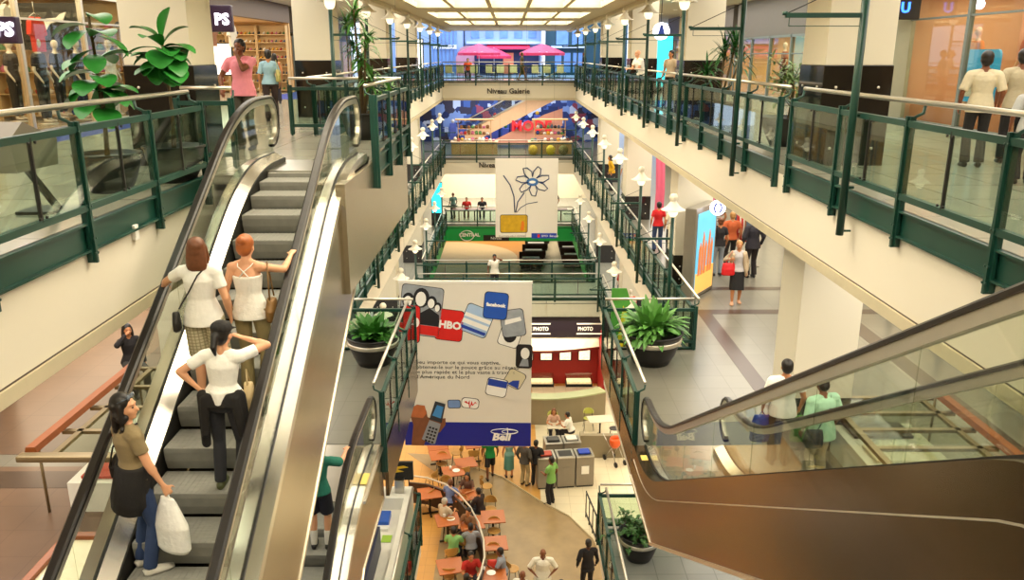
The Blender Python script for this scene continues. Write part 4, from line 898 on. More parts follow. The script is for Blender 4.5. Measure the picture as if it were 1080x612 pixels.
# ================================================================ food court furniture
TABT = mat('orange_table_laminate', '#b0602c', .35, noise=.1, scale=3)
CHW = mat('bent_plywood', '#b98a45', .4, noise=.15, scale=5)
CHM = mat('chair_leg_metal', '#3a342c', .35, .6)
def table(w=.72, d=.72, m=TABT, label='', group=None, name='cafe_table'):
    t = thing(name, label, 'table', (0, 0, 0), 0, group)
    MB().bbox(-w / 2, w / 2, -d / 2, d / 2, .72, .75, .008).build('tabletop', m, t)
    MB().tube([(0, 0, .04), (0, 0, .72)], .035, 10).bar((-w * .35, 0, .7), (w * .35, 0, .7), .05, .03).build('pedestal', CHM, t)
    MB().bar((-.26, 0, .02), (.26, 0, .02), .06, .035).bar((0, -.26, .02), (0, .26, .02), .06, .035).build('foot_cross', CHM, t)
    return t
def chair(label='', group=None, m=CHW, name='cafe_chair'):
    t = thing(name, label, 'chair', (0, 0, 0), 0, group)
    MB().lathe([(.0, .445), (.17, .44), (.2, .45), (.2, .465), (.17, .46), (0, .46)], n=18).build('seat', m, t)
    b = MB(); n = 14
    for i in range(1):
        vs = []; fs = []
        for j in range(n + 1):
            a = radians(205 + 130 * j / n); hgt = .1 * sin(pi * j / n) ** .6
            for (r, z) in ((.215, .66 - hgt), (.215, .72 + hgt), (.23, .72 + hgt), (.23, .66 - hgt)): vs.append((r * cos(a), r * sin(a) - .0, z))
        for j in range(n):
            for k in range(4): kk = (k + 1) % 4; fs.append((j * 4 + k, j * 4 + kk, j * 4 + 4 + kk, j * 4 + 4 + k))
        fs.append((3, 2, 1, 0)); fs.append((n * 4, n * 4 + 1, n * 4 + 2, n * 4 + 3)); b.add(vs, fs, False)
    b.build('backrest', m, t)
    for sx in (-1, 1):
        MB().tube([(sx * .15, .13, .45), (sx * .19, .19, 0)], .011, 6).build('leg', CHM, t)
        MB().tube([(sx * .19, -.2, 0), (sx * .16, -.13, .45), (sx * .15, -.165, .7)], .011, 6).build('leg', CHM, t)
    return t
TG = 'orange tables of the food court seating'; CG = 'round bent wood chairs of the food court'
protoT = table(label='orange square laminate table in the food court seating area', group=TG); protoC = chair('round seated bent wood chair at the orange food court tables', CG)
usedT = [0]; usedC = [0]
def put(proto, used, x, y, rz, z=L3 + .007, label=None, group=None):
    o = proto if not used[0] else copy_tree(proto); used[0] = 1
    o.location = (x, y, z); o.rotation_euler = (0, 0, rz)
    if label: o['label'] = label
    if group: o['group'] = group
    elif label and 'group' in o: del o['group']
    return o
tabs = [(464, 480), (491, 488), (461, 470), (500, 468), (478, 497), (453, 520), (490, 522), (472, 548), (520, 545), (522, 573), (475, 597), (520, 605), (497, 552)]
TP = []
for i, (u, v) in enumerate(tabs):
    p = at(u, v, z=L3 + .75); TP.append(p); put(protoT, usedT, p.x, p.y, .1 if u > 505 else .25)
chs = [(482, 478, 1.6), (515, 476, -1.6), (466, 489, 3), (489, 500, 0.5), (455, 505, 1.2), (451, 525, 1.2), (470, 515, 3.1), (486, 536, 2.8), (474, 553, 0), (476, 586, 0.2), (490, 575, 0), (513, 513, -1.5), (521, 560, 3.1), (520, 588, 3.1), (517, 537, 3.1), (474, 607, 0), (540, 600, -1.2), (466, 462, .4), (500, 482, 0), (508, 462, 2)]
for u, v, a in chs:
    p = at(u, v, z=L3 + .46); put(protoC, usedC, p.x, p.y, a)
def seat_at(u, v): p = at(u, v, z=L3 + .85); return p.x, p.y
x, y = seat_at(474, 521); st('person in blue top leaning over the table by the curved rail', x, y, -.4, '#6f7fb0', hair=('brown', 'short'))
x, y = seat_at(467, 541); st('white haired person in pale clothes seated sideways at the curved rail', x, y, -.7, '#c3b59c', hair=('grey', 'short'), bottom=('#b3a48a', 'pants'))
x, y = seat_at(478, 573); st('person in light green shirt seated with back to the viewer', x, y, -.1, '#7fb36a')
x, y = seat_at(497, 569); st('person in grey shirt seated next to the light green shirt', x, y, .2, '#8f8f94')
x, y = seat_at(496, 549); st('dark haired person in brown seated facing the grey shirt', x, y, 2.6, '#7a5638')
x, y = seat_at(496, 596); st('person in red top eating near the curved rail', x, y, pi + .3, '#b3261e')
x, y = seat_at(491, 624); st('person in black shirt seated at the bottom of the curved rail', x, y, -.3, '#191518')
x, y = seat_at(494, 511); st('woman with long dark hair in brown outside the curved rail', x, y, pi - .3, '#6a4a3a', sex='f', hair=('black', 'long'))
x, y = seat_at(507, 530); st('person in dark brown jacket seated outside the curved rail', x, y, .9, '#2c1d1a', sl='long')
x, y = seat_at(531, 594); st('person in pale top and jeans seated sideways, holding a red bag', x, y, 1.4, '#8f94a0', bottom=('#2f4e7e', 'pants'), skin='brown')
bag('handbag', 'red bag on the lap of the person seated sideways in jeans', 'handbag', (x - .3, y, L3 + .95), .3, .2, .26, '#c8301e')
# trays and cups on tables
for k, (i, dx) in enumerate(((7, .1), (12, 0), (4, .1), (11, -.05))):
    p = TP[i]; nm = ['beside the light green shirt', 'in front of the grey shirt', 'beside the blue top', 'on the bottom right orange table'][k]
    MBt = MB().lathe([(0, 0), (.09, 0), (.13, .02), (.12, .022), (.08, .006), (0, .006)], n=16, c=(p.x + dx, p.y, L3 + .757)); tag(MBt.build('paper_plate', WHITE), f'white paper plate {nm}', 'plate')
    MBt = MB().lathe([(0, 0), (.03, 0), (.042, .12), (.0, .12)], n=12, c=(p.x + dx - .2, p.y + .1, L3 + .757)); tag(MBt.build('paper_cup', WHITE), f'white paper cup {nm}', 'cup')
# curved handrail screen
pts = [at(u, v, z=L3 + 1.05) for u, v in ((431, 502), (450, 504), (470, 511), (484, 521), (496, 535), (505, 552), (510, 570), (511, 588), (507, 604), (500, 622), (490, 640))]
t = thing('curved_screen', 'low curved screen with steel handrail between the orange tables', 'screen', (pts[0].x, pts[0].y, L3))
MB().tube([tuple(p) for p in pts], .03, 8).build('handrail', HSTEEL, t, world=True)
MB().sweep([(p.x, p.y, L3 + .45) for p in pts], [(-.37, -.03), (.37, -.03), (.37, .03), (-.37, .03)], side=(0, 0, 1)).build('panel', mat('brown_partition', '#3a2218', .4), t, world=True)
for p in pts[::2]: MB().tube([(p.x, p.y, L3), (p.x, p.y, L3 + 1.05)], .02, 6).build('post', BLACK, t, world=True)
# recycling station: row of bins
BIN = mat('bin_grey_laminate', '#8a8070', .4); BIND = mat('bin_dark_opening', '#1e1c1a', .5)
t0 = at(585, 533, z=L3)
def bins(x, y, label, n, items, rz=0):
    t = thing('recycling_station', label, 'recycling bin', (x, y, L3 + .006), rz)
    for i in range(n):
        x0 = i * .66 + .02; b = MB().bbox(x0, x0 + .62, 0, .6, .06, 1.12, .02).build('cabinet', BIN, t)
        MB().box(x0 + .02, x0 + .6, .03, .58, 0, .06).build('plinth', BLACK, t)
        MB().bbox(x0 - .0, x0 + .62, -.02, .62, 1.12, 1.17, .015).build('counter', STEEL, t)
        MB().box(x0 + .08, x0 + .54, .1, .5, 1.165, 1.178).build('opening', BIND, t)
        if items[i]: MB().bbox(x0 + .12, x0 + .5, .14, .46, 1.17, 1.23, .01).build('tray', mat('tray_' + items[i].strip('#'), items[i], .5), t)
        MB().box(x0 + .18, x0 + .44, -.012, .0, .5, .8).build('notice', WHITE if i == n - 1 else BIN, t)
    return t
bins(.95, 24.9, 'front row of the grey recycling station with blue tray and open door', 3, ['#b0402a', None, '#1f44b8'], .12)
bins(1.25, 26.0, 'back row of the grey recycling station', 2, ['#3a3a3a', '#e6e2d6'], .12)
# sandwich counter at the end under the bridge
t = thing('curved_counter', 'curved beige counter in front of the red sandwich shop', 'counter', (1.8, 31, L3))
arc = [(-1.6 + .5 * i, 31.3 - 1.25 * sin(pi * (i + .8) / 13.6), 0) for i in range(12)]
MB().sweep([(x, y, L3 + .55) for x, y, _ in arc], [(-.55, -.05), (.55, -.05), (.55, .3), (-.55, .3)], side=(0, 0, 1)).build('front', mat('taupe_counter', '#8d8166', .5), t, world=True)
MB().sweep([(x, y, L3 + 1.12) for x, y, _ in arc], [(-.03, -.1), (.03, -.1), (.03, .45), (-.03, .45)], side=(0, 0, 1)).build('countertop', mat('pale_green_counter', '#a9b086', .3), t, world=True)
REDW = mat('red_shop_wall', '#a01c14', .5, noise=.1)
struct('wall_sandwich_shop', MB().box(-1.2, 4.6, 34.3, 34.4, L3, L3 + 2.5).box(3.95, 4.1, 32.2, 34.3, L3, L3 + 2.3), REDW)
CREAMP = mat('cream_awning', '#e8dcc2', .6)
t = thing('shop_canopy', 'cream curved canopy over the red sandwich shop', 'canopy', (1.5, 34, L3 + 2.2))
cv = [(-1.2 + .43 * i, 33.75 - .55 * sin(pi * i / 12)) for i in range(13)]
MB().add([(x, y, L3 + 1.98) for x, y in cv] + [(x, 34.05, L3 + 2.32) for x, y in cv] + [(x, y, L3 + 1.92) for x, y in cv] + [(x, 34.05, L3 + 2.26) for x, y in cv], [(i, i + 1, i + 14, i + 13) for i in range(12)] + [(i + 26, i + 27, i + 40, i + 39) for i in range(12)] + [(i, i + 1, i + 27, i + 26) for i in range(12)]).build('canopy_shell', CREAMP, t, world=True)
MB().sweep([(x, y - .02, L3 + 1.92) for x, y in cv], [(-.05, -.02), (.05, -.02), (.05, .02), (-.05, .02)], side=(0, 0, 1)).build('canopy_rim', mat('dark_red_rim', '#6a1c14', .5), t, world=True)
for i in range(6):
    x = -.9 + i * .85
    g = thing('menu_board', f'lit menu board on the red shop wall, number {i+1} from the left' if False else 'small lit menu board with food pictures on the red sandwich shop wall', 'menu board', (x, 34.28, L3 + 1.12), 0, 'lit menu boards of the red sandwich shop')
    MB().bbox(-.28, .28, -.04, 0, 0, .62, .01).build('frame', BLACK, g)
    MB().box(-.24, .24, -.05, -.04, .05, .57).build('lit_picture', mat('lit_menu_picture', '#f5c9a8', .5, noise=.6, scale=9, emit=1.4), g)
DISP = mat('glowing_food_case', '#f2c79a', .4, noise=.4, scale=12, emit=.7)
for i, (x, lb) in enumerate(((-.2, 'left'), (1.3, 'middle'), (2.9, 'right'))):
    g = thing('food_display_case', f'{lb} lit food display case on the sandwich shop counter', 'display case', (x, 31.75, L3 + 1.0))
    MB().bbox(-.55, .55, -.25, .3, 0, .12, .01).build('base', BLACK, g); MB().box(-.5, .5, -.2, .25, .12, .2).build('food', DISP, g)
    MB().prism([(-.25, .12), (-.1, .42), (.3, .42), (.3, .12)], -.55, .55, 'x').build('glass_hood', SHOPGL, g)
# PHOTO sign band under the bridge
t = thing('shop_sign', 'black sign band with white PHOTO lettering under the bridge', 'sign', (1.5, 33.9, L2 - 1.3))
MB().bbox(-1.2, 4.0, 33.92, 34.05, L2 - 1.75, L2 - .84, .01).build('sign_board', mat('aubergine_sign_board', '#1d1420', .35), t, world=True)
for x, s_ in ((.35, 'TIRAGE PHOTO'), (3.0, 'PHOTO')):
    MB().box(x - .05, x + 1.45, 33.905, 33.92, L2 - 1.62, L2 - 1.56).box(x - .05, x + 1.45, 33.905, 33.92, L2 - 1.16, L2 - 1.1).build('white_line', WHITE, t, world=True)
    o = text(s_, .24, WHITE, None, (x, 33.9, L2 - 1.44), bold=.008, sx=.8); o.parent = t; o.location = V((x, 33.9, L2 - 1.44)) - t.location
# tables with light tops by the counter
LT = mat('pale_table_laminate', '#cfc6b0', .35)
GC = mat('lime_plastic', '#b7b95a', .4); DKC = mat('dark_chair_shell', '#1e1c26', .4)
a = table(.8, .7, LT, 'pale table with two diners in front of the curved counter'); p = at(588, 448, z=L3 + .75); a.location = (p.x, p.y, L3 + .006)
a = table(.95, .65, LT, 'empty pale table with dark chairs near the orange chair'); p = at(633, 442, z=L3 + .75); a.location = (p.x, p.y, L3 + .006); a.rotation_euler.z = .15
c1 = chair('lime green backed chair behind the diner in front of the counter', None, GC); p = at(583, 436, z=L3 + .8); c1.location = (p.x, p.y, L3 + .006); c1.rotation_euler.z = pi
c2 = chair('lime green backed chair behind the empty pale table', None, GC); p = at(621, 433, z=L3 + .8); c2.location = (p.x, p.y, L3 + .006); c2.rotation_euler.z = pi
c3 = chair('dark chair on the right of the empty pale table', None, DKC); p = at(648, 452, z=L3 + .46); c3.location = (p.x, p.y, L3 + .006); c3.rotation_euler.z = 1.4
x, y = seat_at(584, 443); st('brown haired diner facing the viewer at the pale table', x, y + .1, pi, '#c9a28c', sex='f', hair=('brown', 'shoulder'))
x, y = seat_at(603, 447); st('dark haired diner in white shirt leaning on the pale table', x, y, 1.1, '#ece8dc', lean=.35)
struct('wall_low_partition', MB().box(2.6, 4.4, 27.2, 27.4, L3, L3 + .9).box(2.6, 2.75, 27.4, 27.6, L3, L3 + .9), mat('taupe_counter', '#8d8166'))
# pushchair with orange seat
p = at(651, 488, z=L3); g = thing('pushchair', 'pushchair with orange seat shell near the low partition', 'pushchair', (p.x - .1, p.y, L3 + .006), .5)
MB().lathe([(.0, .62), (.12, .6), (.2, .7), (.24, .9), (.2, 1.0), (.18, .9), (.14, .72), (0, .66)], n=16, a0=0, a1=2 * pi, sy=.8).build('seat_shell', mat('orange_plastic', '#dd5a20', .35), g)
for a in (-1, 1):
    MB().tube([(a * .2, -.35, .1), (a * .15, 0, .6)], .015, 6).tube([(a * .2, .35, .1), (a * .15, 0, .6)], .015, 6).tube([(a * .16, .1, .6), (a * .2, .5, 1.0)], .015, 6).build('frame_side', STEEL, g)
    for b in (-1, 1): MB().tube([(a * .2 - .02, b * .35, .1), (a * .2 + .02, b * .35, .1)], .1, 14).build('wheel', BLACKR, g)
x, y = at(655, 486, z=L3 + .5).x, at(655, 486, z=L3 + .5).y; 
# stool/metal bench right
p = at(618, 555, z=L3)
g = thing('folding_barrier', 'dark metal folding barrier beside the stone edge', 'barrier', (2.75, 20.9, L3 + .006))
MB().bar((2.75, 20.9, L3 + .9), (2.45, 23.2, L3 + .9), .04, .04).bar((2.75, 20.9, L3 + .15), (2.45, 23.2, L3 + .15), .04, .04).build('rail', BLACK, g, world=True)
for i in range(6): u = i / 5; MB().bar((2.75 - .3 * u, 20.9 + 2.3 * u, L3 + .006), (2.75 - .3 * u, 20.9 + 2.3 * u, L3 + .95), .03, .03, up=(0, 1, 0)).build('upright', BLACK, g, world=True)
# far food court seats beyond the bridge
BT = mat('brown_bench', '#4a2a1e', .5); WT = mat('white_table', '#e4ddcc', .4)
protoB = thing('dining_table', 'white topped dining table with dark benches beyond the bridge', 'table', (0, 0, 0), 0, 'rows of white topped tables beyond the bridge')
MB().bbox(-.6, .6, -.35, .35, .72, .76, .01).build('tabletop', WT, protoB); MB().box(-.7, .7, -.05, .05, 0, .72).build('base', BT, protoB)
protoK = thing('dining_bench', 'dark brown bench at the white tables beyond the bridge', 'bench', (0, 0, 0), 0, 'dark benches beyond the bridge')
MB().bbox(-.8, .8, -.22, .22, .4, .48, .02).build('seat', BT, protoK); MB().bbox(-.8, .8, .2, .27, .45, .95, .02).build('backrest', BT, protoK); MB().box(-.7, .7, -.12, .12, 0, .4).build('base', BLACK, protoK)
u1 = [0]; u2 = [0]
for (x, y) in [(1.5 + .25 * k, 55 + 2.3 * k) for k in range(6)] + [(4.5, 56 + 2.3 * k) for k in range(5)]:
    put(protoB, u1, x, y, 0, L3); put(protoK, u2, x, y - .75, pi, L3); put(protoK, u2, x, y + .75, 0, L3)
struct('wall_food_court_far', MB().box(-16, 16, 74, 74.2, L3, L2 + 3), mat('warm_far_wall', '#e2cfa2', .7, emit=0))
struct('trim_food_court_far', MB().box(-3, 1.0, 70, 71, L3 + .001, L3 + 1.0), mat('warm_orange_counter', '#c97a2c', .5))
fo = MB().prism([(-7, 50), (-1.0, 50), (1.2, 60), (2.6, 72), (-7, 72)], L3 + .004, L3 + .007); struct('floor_amber', fo, mat('amber_floor', '#c98a3c', .35, noise=.2, scale=.6))
struct('floor_pale_circle', MB().lathe([(0, .008), (5.2, .008), (5.2, .010), (0, .010)], c=(-4.6, 58, L3), n=48, smooth=False), mat('pale_amber_floor', '#dcc091', .35))
# ---------------------------------------------------------------- L2 kiosk with white counter, L2 planter
g = thing('service_counter', 'white L-shaped service counter with screen and card machine on the level above the food court', 'counter', (-2.6, 15, L2))
x0, x1, y0, y1 = -3.35, -2.14, 11.0, 16.2
WC = mat('white_counter', '#e9e6da', .35)
MB().bbox(x1 - .14, x1, y0, y1, L2, L2 + 1.0, .01).bbox(x0, x1 - .14, y1 - .5, y1, L2, L2 + 1.0, .01).build('outer_counter', WC, g, world=True)
MB().bbox(x0, x1 - .14, y0, y1 - .5, L2, L2 + .72, .01).build('worktop', WC, g, world=True)
NV = mat('navy_cabinet', '#182448', .4)
g = thing('navy_cabinet', 'tall navy blue cabinet standing at the white service counter', 'cabinet', (-2.95, 13.3, L2)); MB().bbox(-3.1, -2.55, 12.3, 14.2, L2 + .72, L2 + 1.25, .01).build('cabinet_body', NV, g, world=True)
g = thing('card_terminal', 'blue card terminal on the white service counter', 'terminal', (-2.9, 15.2, L2 + .72)); MB().bbox(-2.82, -2.52, 15.0, 15.45, L2 + .72, L2 + .85, .02).build('case', mat('blue_plastic', '#2057b8', .4), g, world=True); MB().bbox(-2.84, -2.5, 14.85, 15.0, L2 + .72, L2 + .78, .01).build('tray', WHITE, g, world=True)
tag(MB().bbox(-2.6, -2.4, 14.45, 14.7, L2 + .721, L2 + .735, .004).build('note_pad', mat('lime_paper', '#9bc23c', .6)), 'lime green note pad on the white service counter', 'note pad')
g = thing('monitor', 'monitor on a grey stand at the far end of the white service counter', 'monitor', (-2.45, 16.0, L2 + 1.0)); MB().bbox(-2.5, -2.3, 15.9, 16.05, L2 + 1.0, L2 + 1.3, .01).build('stand', STEEL, g, world=True); MB().bbox(-2.75, -2.1, 16.02, 16.1, L2 + 1.25, L2 + 1.68, .01).build('screen_case', BLACK, g, world=True)
MB().prism([(-2.66, L2 + 1.42), (-2.3, L2 + 1.46), (-2.45, L2 + 1.52), (-2.2, L2 + 1.56), (-2.3, L2 + 1.6), (-2.6, L2 + 1.56), (-2.5, L2 + 1.5)], 16.01, 16.019, 'y').build('yellow_picture', mat('yellow_print', '#e3b81c', .5), g, world=True)
# ================================================================ planters
def leafblade(mb, p, d, L, w, droop=.5, n=5, fold=.15, up=V((0, 0, 1))):
    d = V(d).normalized(); sd = d.cross(up)
    if sd.length < .05: sd = V((1, 0, 0))
    sd.normalize(); q = V(p); vs = []; fs = []; a = 0
    for i in range(n + 1):
        t = i / n; ww = w * (sin(pi * min(1, (t * .92 + .06) ** (1.45 if w > .2 else 1))) ** .75) * .5
        nm = sd.cross(d).normalized(); e = sd * ww
        vs += [q - e + nm * fold * ww, q, q + e + nm * fold * ww]
        q = q + d * (L / n); d = (d - V((0, 0, droop / n * 1.6))).normalized()
    for i in range(n): b = i * 3; fs += [(b, b + 1, b + 4, b + 3), (b + 1, b + 2, b + 5, b + 4)]
    mb.add(vs, fs, True)
def pot(t, r, h, band=True, z=0, rim=.04):
    prof = [(r * .62, 0), (r * .8, h * .3), (r * .95, h * .65), (r * 1.0, h * .92), (r * 1.05, h * .94), (r * 1.06, h), (r * .98, h), (r * .95, h * .9)]
    MB().lathe([(a, b + z) for a, b in prof], n=28).build('pot', POTM, t)
    if band: MB().lathe([(r * .965, h * .66 + z), (r * 1.0, h * .68 + z), (r * 1.025, h * .8 + z), (r * .99, h * .82 + z)], n=28).build('pot_band', HSTEEL, t)
    MB().lathe([(0, h * .9 + z), (r * .95, h * .88 + z)], n=24).build('soil', SOIL, t)
def clump(t, z, n, L, w, r, seed, m, tilt=(.15, 1.2), droop=.8):
    rr = random.Random(seed); mb = MB()
    for i in range(n):
        a = rr.uniform(0, 2 * pi); e = rr.uniform(*tilt); rad = r * rr.random() ** .5 * .5
        leafblade(mb, (rad * cos(a), rad * sin(a), z + rr.uniform(-.05, .1)), (cos(a) * sin(e), sin(a) * sin(e), cos(e)), L * rr.uniform(.7, 1.15), w * rr.uniform(.8, 1.2), droop * rr.uniform(.6, 1.3))
    mb.build('foliage', m, t)
def dracaena(t, z, heads, seed, m=LEAF, L=.5, w=.05, n=46):
    rr = random.Random(seed); fo = MB(); tr = MB()
    for (x, y, h) in heads:
        tr.tube([(x * .15, y * .15, z), (x * .6, y * .6, z + h * .5), (x, y, z + h)], [.03, .025, .018], 7)
        for i in range(n):
            a = rr.uniform(0, 2 * pi); e = rr.uniform(.15, 1.75); zz = z + h - rr.uniform(0, .28)
            leafblade(fo, (x, y, zz), (cos(a) * sin(e), sin(a) * sin(e), cos(e)), L * rr.uniform(.7, 1.1), w, rr.uniform(.5, 1.3))
    tr.build('trunk', STEM, t); fo.build('foliage', m, t)
t = thing('potted_plant', 'broad leaved plant in a black bowl planter with steel band left of the tall banner', 'potted plant', (-2.78, 15.75, M)); pot(t, .52, .62); clump(t, .58, 130, .4, .15, .5, 3, LEAF, (.1, 1.25), .7)
t = thing('potted_plant', 'lush light green plant in a black bowl planter beside the right balustrade', 'potted plant', (2.92, 15.8, M)); pot(t, .6, .68); clump(t, .66, 230, .55, .14, .6, 5, LEAFL if False else mat('fresh_leaf_green', '#5c9440', .45, noise=.3, scale=8), (.05, 1.5), .9)
t = thing('potted_tree', 'tall bushy dracaena in a dark planter on the escalator landing', 'potted plant', (-2.75, 15.75, G)); pot(t, .42, .5, False); dracaena(t, .45, [(-.1, .1, 1.9), (.12, -.05, 1.45), (-.02, .12, 1.05), (.15, .1, .75), (.5, .0, .5)], 4, mat('dracaena_green', '#4d8a34', .45, noise=.3, scale=8), .38, .06, 40)
t = thing('potted_tree', 'dark palm like plant on the left gallery behind the landing plant', 'potted plant', (-5.0, 26.4, G)); pot(t, .45, .5, False); dracaena(t, .45, [(0, 0, 2.0), (.2, 0, 1.4)], 8, LEAFD, .6, .05, 60)
t = thing('potted_tree', 'dracaena in front of the right granite pillar by the shop with red displays', 'potted plant', (4.75, 19.0, G)); pot(t, .45, .5, False); dracaena(t, .45, [(.3, 0, 1.35), (.1, .1, 1.2), (-.35, -.2, .75), (.5, .2, 1.0)], 9, LEAFD, .55, .05, 46)
t = thing('potted_tree', 'light fig tree beside the right granite pillar', 'potted plant', (4.9, 14.6, G)); pot(t, .45, .5, False)
rr = random.Random(12); fo = MB(); tr = MB(); tr.tube([(0, 0, .4), (.05, 0, .9), (0, .05, 1.4)], [.03, .025, .015], 7)
for i in range(26):
    a = rr.uniform(0, 6.28); b = V((.0, 0, rr.uniform(.6, 1.3))); d = V((cos(a), sin(a), rr.uniform(.1, 1))).normalized(); e = b + d * rr.uniform(.3, .6); tr.tube([b, e], [.008, .003], 5)
    for j in range(12): c = b.lerp(e, rr.uniform(.3, 1)); leafblade(fo, c, (rr.uniform(-1, 1), rr.uniform(-1, 1), rr.uniform(-.3, .8)), .16, .045, .5, 3)
tr.build('trunk', STEM, t); fo.build('foliage', mat('pale_fig_green', '#7b9a5c', .5, noise=.3), t)
t = thing('potted_shrub', 'loose leaved shrub spilling over its black bowl planter above the food court', 'potted plant', (2.72, 15.0, L2)); pot(t, .42, .6)
rr = random.Random(22); fo = MB(); tr = MB()
for i in range(60):
    a = rr.uniform(0, 6.28); d = V((cos(a) * .8, sin(a) * .8, rr.uniform(-.5, 1.5))).normalized(); b = V((rr.uniform(-.2, .2), rr.uniform(-.2, .2), .55)); e = b + d * rr.uniform(.3, .75); tr.tube([b, e], [.008, .003], 5)
    for j in range(14): c = b.lerp(e, rr.uniform(.3, 1)); leafblade(fo, c, (rr.uniform(-1, 1), rr.uniform(-1, 1), rr.uniform(-.5, .8)), .1, .05, .5, 3)
tr.build('stems', STEM, t); fo.build('foliage', mat('shrub_green', '#3f6e30', .5, noise=.35), t)
# near left fiddle leaf plants
def fiddle(loc, label, base, leaves):
    t = thing('fiddle_leaf_fig', label, 'potted plant', loc); pot(t, .36, .45, False); tr = MB(); fo = MB()
    top = max(l[2] for l in leaves); tr.tube([(0, 0, .4), (.03, 0, top * .5), (0, 0, top)], [.03, .022, .015], 7)
    for (x, y, z, dx, dy, dz, L, w) in leaves: tr.tube([(x * .3, y * .3, z - .05), (x, y, z)], .008, 5); leafblade(fo, (x, y, z), (dx, dy, dz), L, w, .7, 8, .25)
    tr.build('stem', STEM, t); fo.build('foliage', mat('fiddle_leaf_green', '#2c7f30', .35, noise=.25, scale=5), t)
rr = random.Random(5)
lv = [(0, 0, 1.85, -.8, -.3, .15, .42, .3), (0, 0, 1.95, .6, -.5, .2, .42, .26), (0, 0, 1.8, -.3, -.8, -.1, .4, .26), (.05, 0, 1.75, .9, .1, -.2, .4, .26), (0, 0, 1.6, -.9, -.1, -.4, .38, .25), (0, 0, 1.55, .4, -.8, -.2, .36, .24), (0, 0, 1.35, -.7, -.6, .2, .42, .28), (0, 0, 1.3, .6, -.7, .2, .42, .28), (0, 0, 1.25, 0, -1, .1, .42, .3), (0, 0, 1.15, -.9, -.3, 0, .44, .28), (0, 0, 1.15, .9, -.3, 0, .42, .28), (0, 0, 1.05, -.2, -.9, -.1, .4, .28), (0, 0, 1.2, .2, .8, .2, .4, .26), (0, 0, 1.5, .1, .9, .3, .4, .26)]
lv += [(0, 0, rr.uniform(.95, 1.75), rr.uniform(-1, 1), rr.uniform(-1, .6), rr.uniform(-.3, .5), rr.uniform(.36, .46), rr.uniform(.26, .34)) for _ in range(10)]
fiddle((-4.68, 9.6, G), 'fiddle leaf fig standing just behind the left handrail', 0, lv)
lv2 = [(0, 0, rr.uniform(1.3, 1.65), rr.uniform(-1, 1), rr.uniform(-1, 0), rr.uniform(-.3, .7), rr.uniform(.36, .46), rr.uniform(.26, .32)) for _ in range(12)] + [(0, 0, 1.7, .2, 0, 1, .42, .3), (0, 0, 1.7, -.7, 0, .75, .42, .24), (.0, 0, 1.62, .85, -.2, .3, .46, .24), (0, 0, 1.58, -.85, -.3, .0, .4, .24), (0, 0, 1.6, .25, -.9, -.1, .44, .34), (0, 0, 1.5, .5, -.6, -.7, .4, .3), (0, 0, 1.5, -.1, -.7, -.6, .38, .28), (0, 0, 1.6, .9, .3, -.1, .36, .24), (0, 0, 1.65, .5, .2, .8, .4, .26), (0, 0, 1.6, -1, .2, .3, .6, .1)]
fiddle((-4.22, 10.4, G), 'fiddle leaf fig with upright leaves against the left granite pillar', 0, lv2)
# ================================================================ banners
BW = mat('banner_white', '#e3ddd2', .55, noise=.015); NAVY = mat('banner_royal_blue', '#0b1f8c', .45); INK = mat('print_ink', '#14141c', .6); BLUEI = mat('print_blue', '#1c3fa8', .5)
REDP = mat('print_red', '#d8201c', .5); GREYP = mat('print_grey', '#9aa0a8', .5, noise=.35, scale=5); SKYP = mat('print_pale_blue', '#a9c4e6', .5); YEL2 = mat('print_gold', '#c9a01c', .5, noise=.3, scale=5); PW = mat('print_white', '#f4f2ee', .5); BRN = mat('print_brown_skin', '#7a4a30', .5, noise=.25, scale=6)
# big banner: local x to the right, z up, face looks to -y
bt = thing('hanging_banner', 'large white hanging advertising banner with phone, HBO and Bell prints', 'banner', (-1.06, 19.0, -9.63), radians(-1.5))
BWD, BHT = 3.22, 4.36
def bx(u): return -BWD / 2 + BWD * u
MB().bbox(-BWD / 2, BWD / 2, -.02, .02, 0, BHT, .008).build('board', BW, bt)
MB().box(-BWD / 2 - .01, BWD / 2 + .01, -.028, .028, BHT - .04, BHT + .02).build('top_batten', WHITE, bt)
MB().box(-BWD / 2 + .005, BWD / 2 - .005, -.024, -.02, 0.01, .66).build('blue_band', NAVY, bt)
for sx in (-1, 1): MB().tube([(sx * 1.45, 0, BHT), (sx * 1.45, 0, BHT + 6.7)], .002, 4).build('hanging_cable', BLACK, bt)
def tile(cx, cz, w, h, rot, m, name='printed_tile', edge=INK, par=bt, y=-.022, r=.09):
    R2 = Matrix.Rotation(rot, 3, 'Y')
    def T(pl, off): return [tuple(R2 @ V((a, 0, b)) + V((cx, off, cz))) for a, b in pl]
    o = rrect(w + .03, h + .03, r); i = rrect(w, h, r)
    e = MB(); n = len(o); e.add(T(o, y) + T(o, y - .002), [tuple(range(n)), tuple(range(n, 2 * n))] + [(k, (k + 1) % n, n + (k + 1) % n, n + k) for k in range(n)]).build(name + '_edge', edge, par)
    q = MB(); q.add(T(i, y - .002) + T(i, y - .004), [tuple(range(n)), tuple(range(n, 2 * n))] + [(k, (k + 1) % n, n + (k + 1) % n, n + k) for k in range(n)]); ob = q.build(name, m, par)
    return R2, (cx, cz), y - .004, ob
def on(tl, pts, m, name, par=bt, lift=.002):
    R2, (cx, cz), y, ob = tl; n = len(pts)
    P = [R2 @ V((a, 0, b)) + V((cx, 0, cz)) for a, b in pts]
    MB().add([(p.x, y, p.z) for p in P] + [(p.x, y - lift, p.z) for p in P], [tuple(range(n)), tuple(range(n, 2 * n))] + [(k, (k + 1) % n, n + (k + 1) % n, n + k) for k in range(n)]).build(name, m, par)
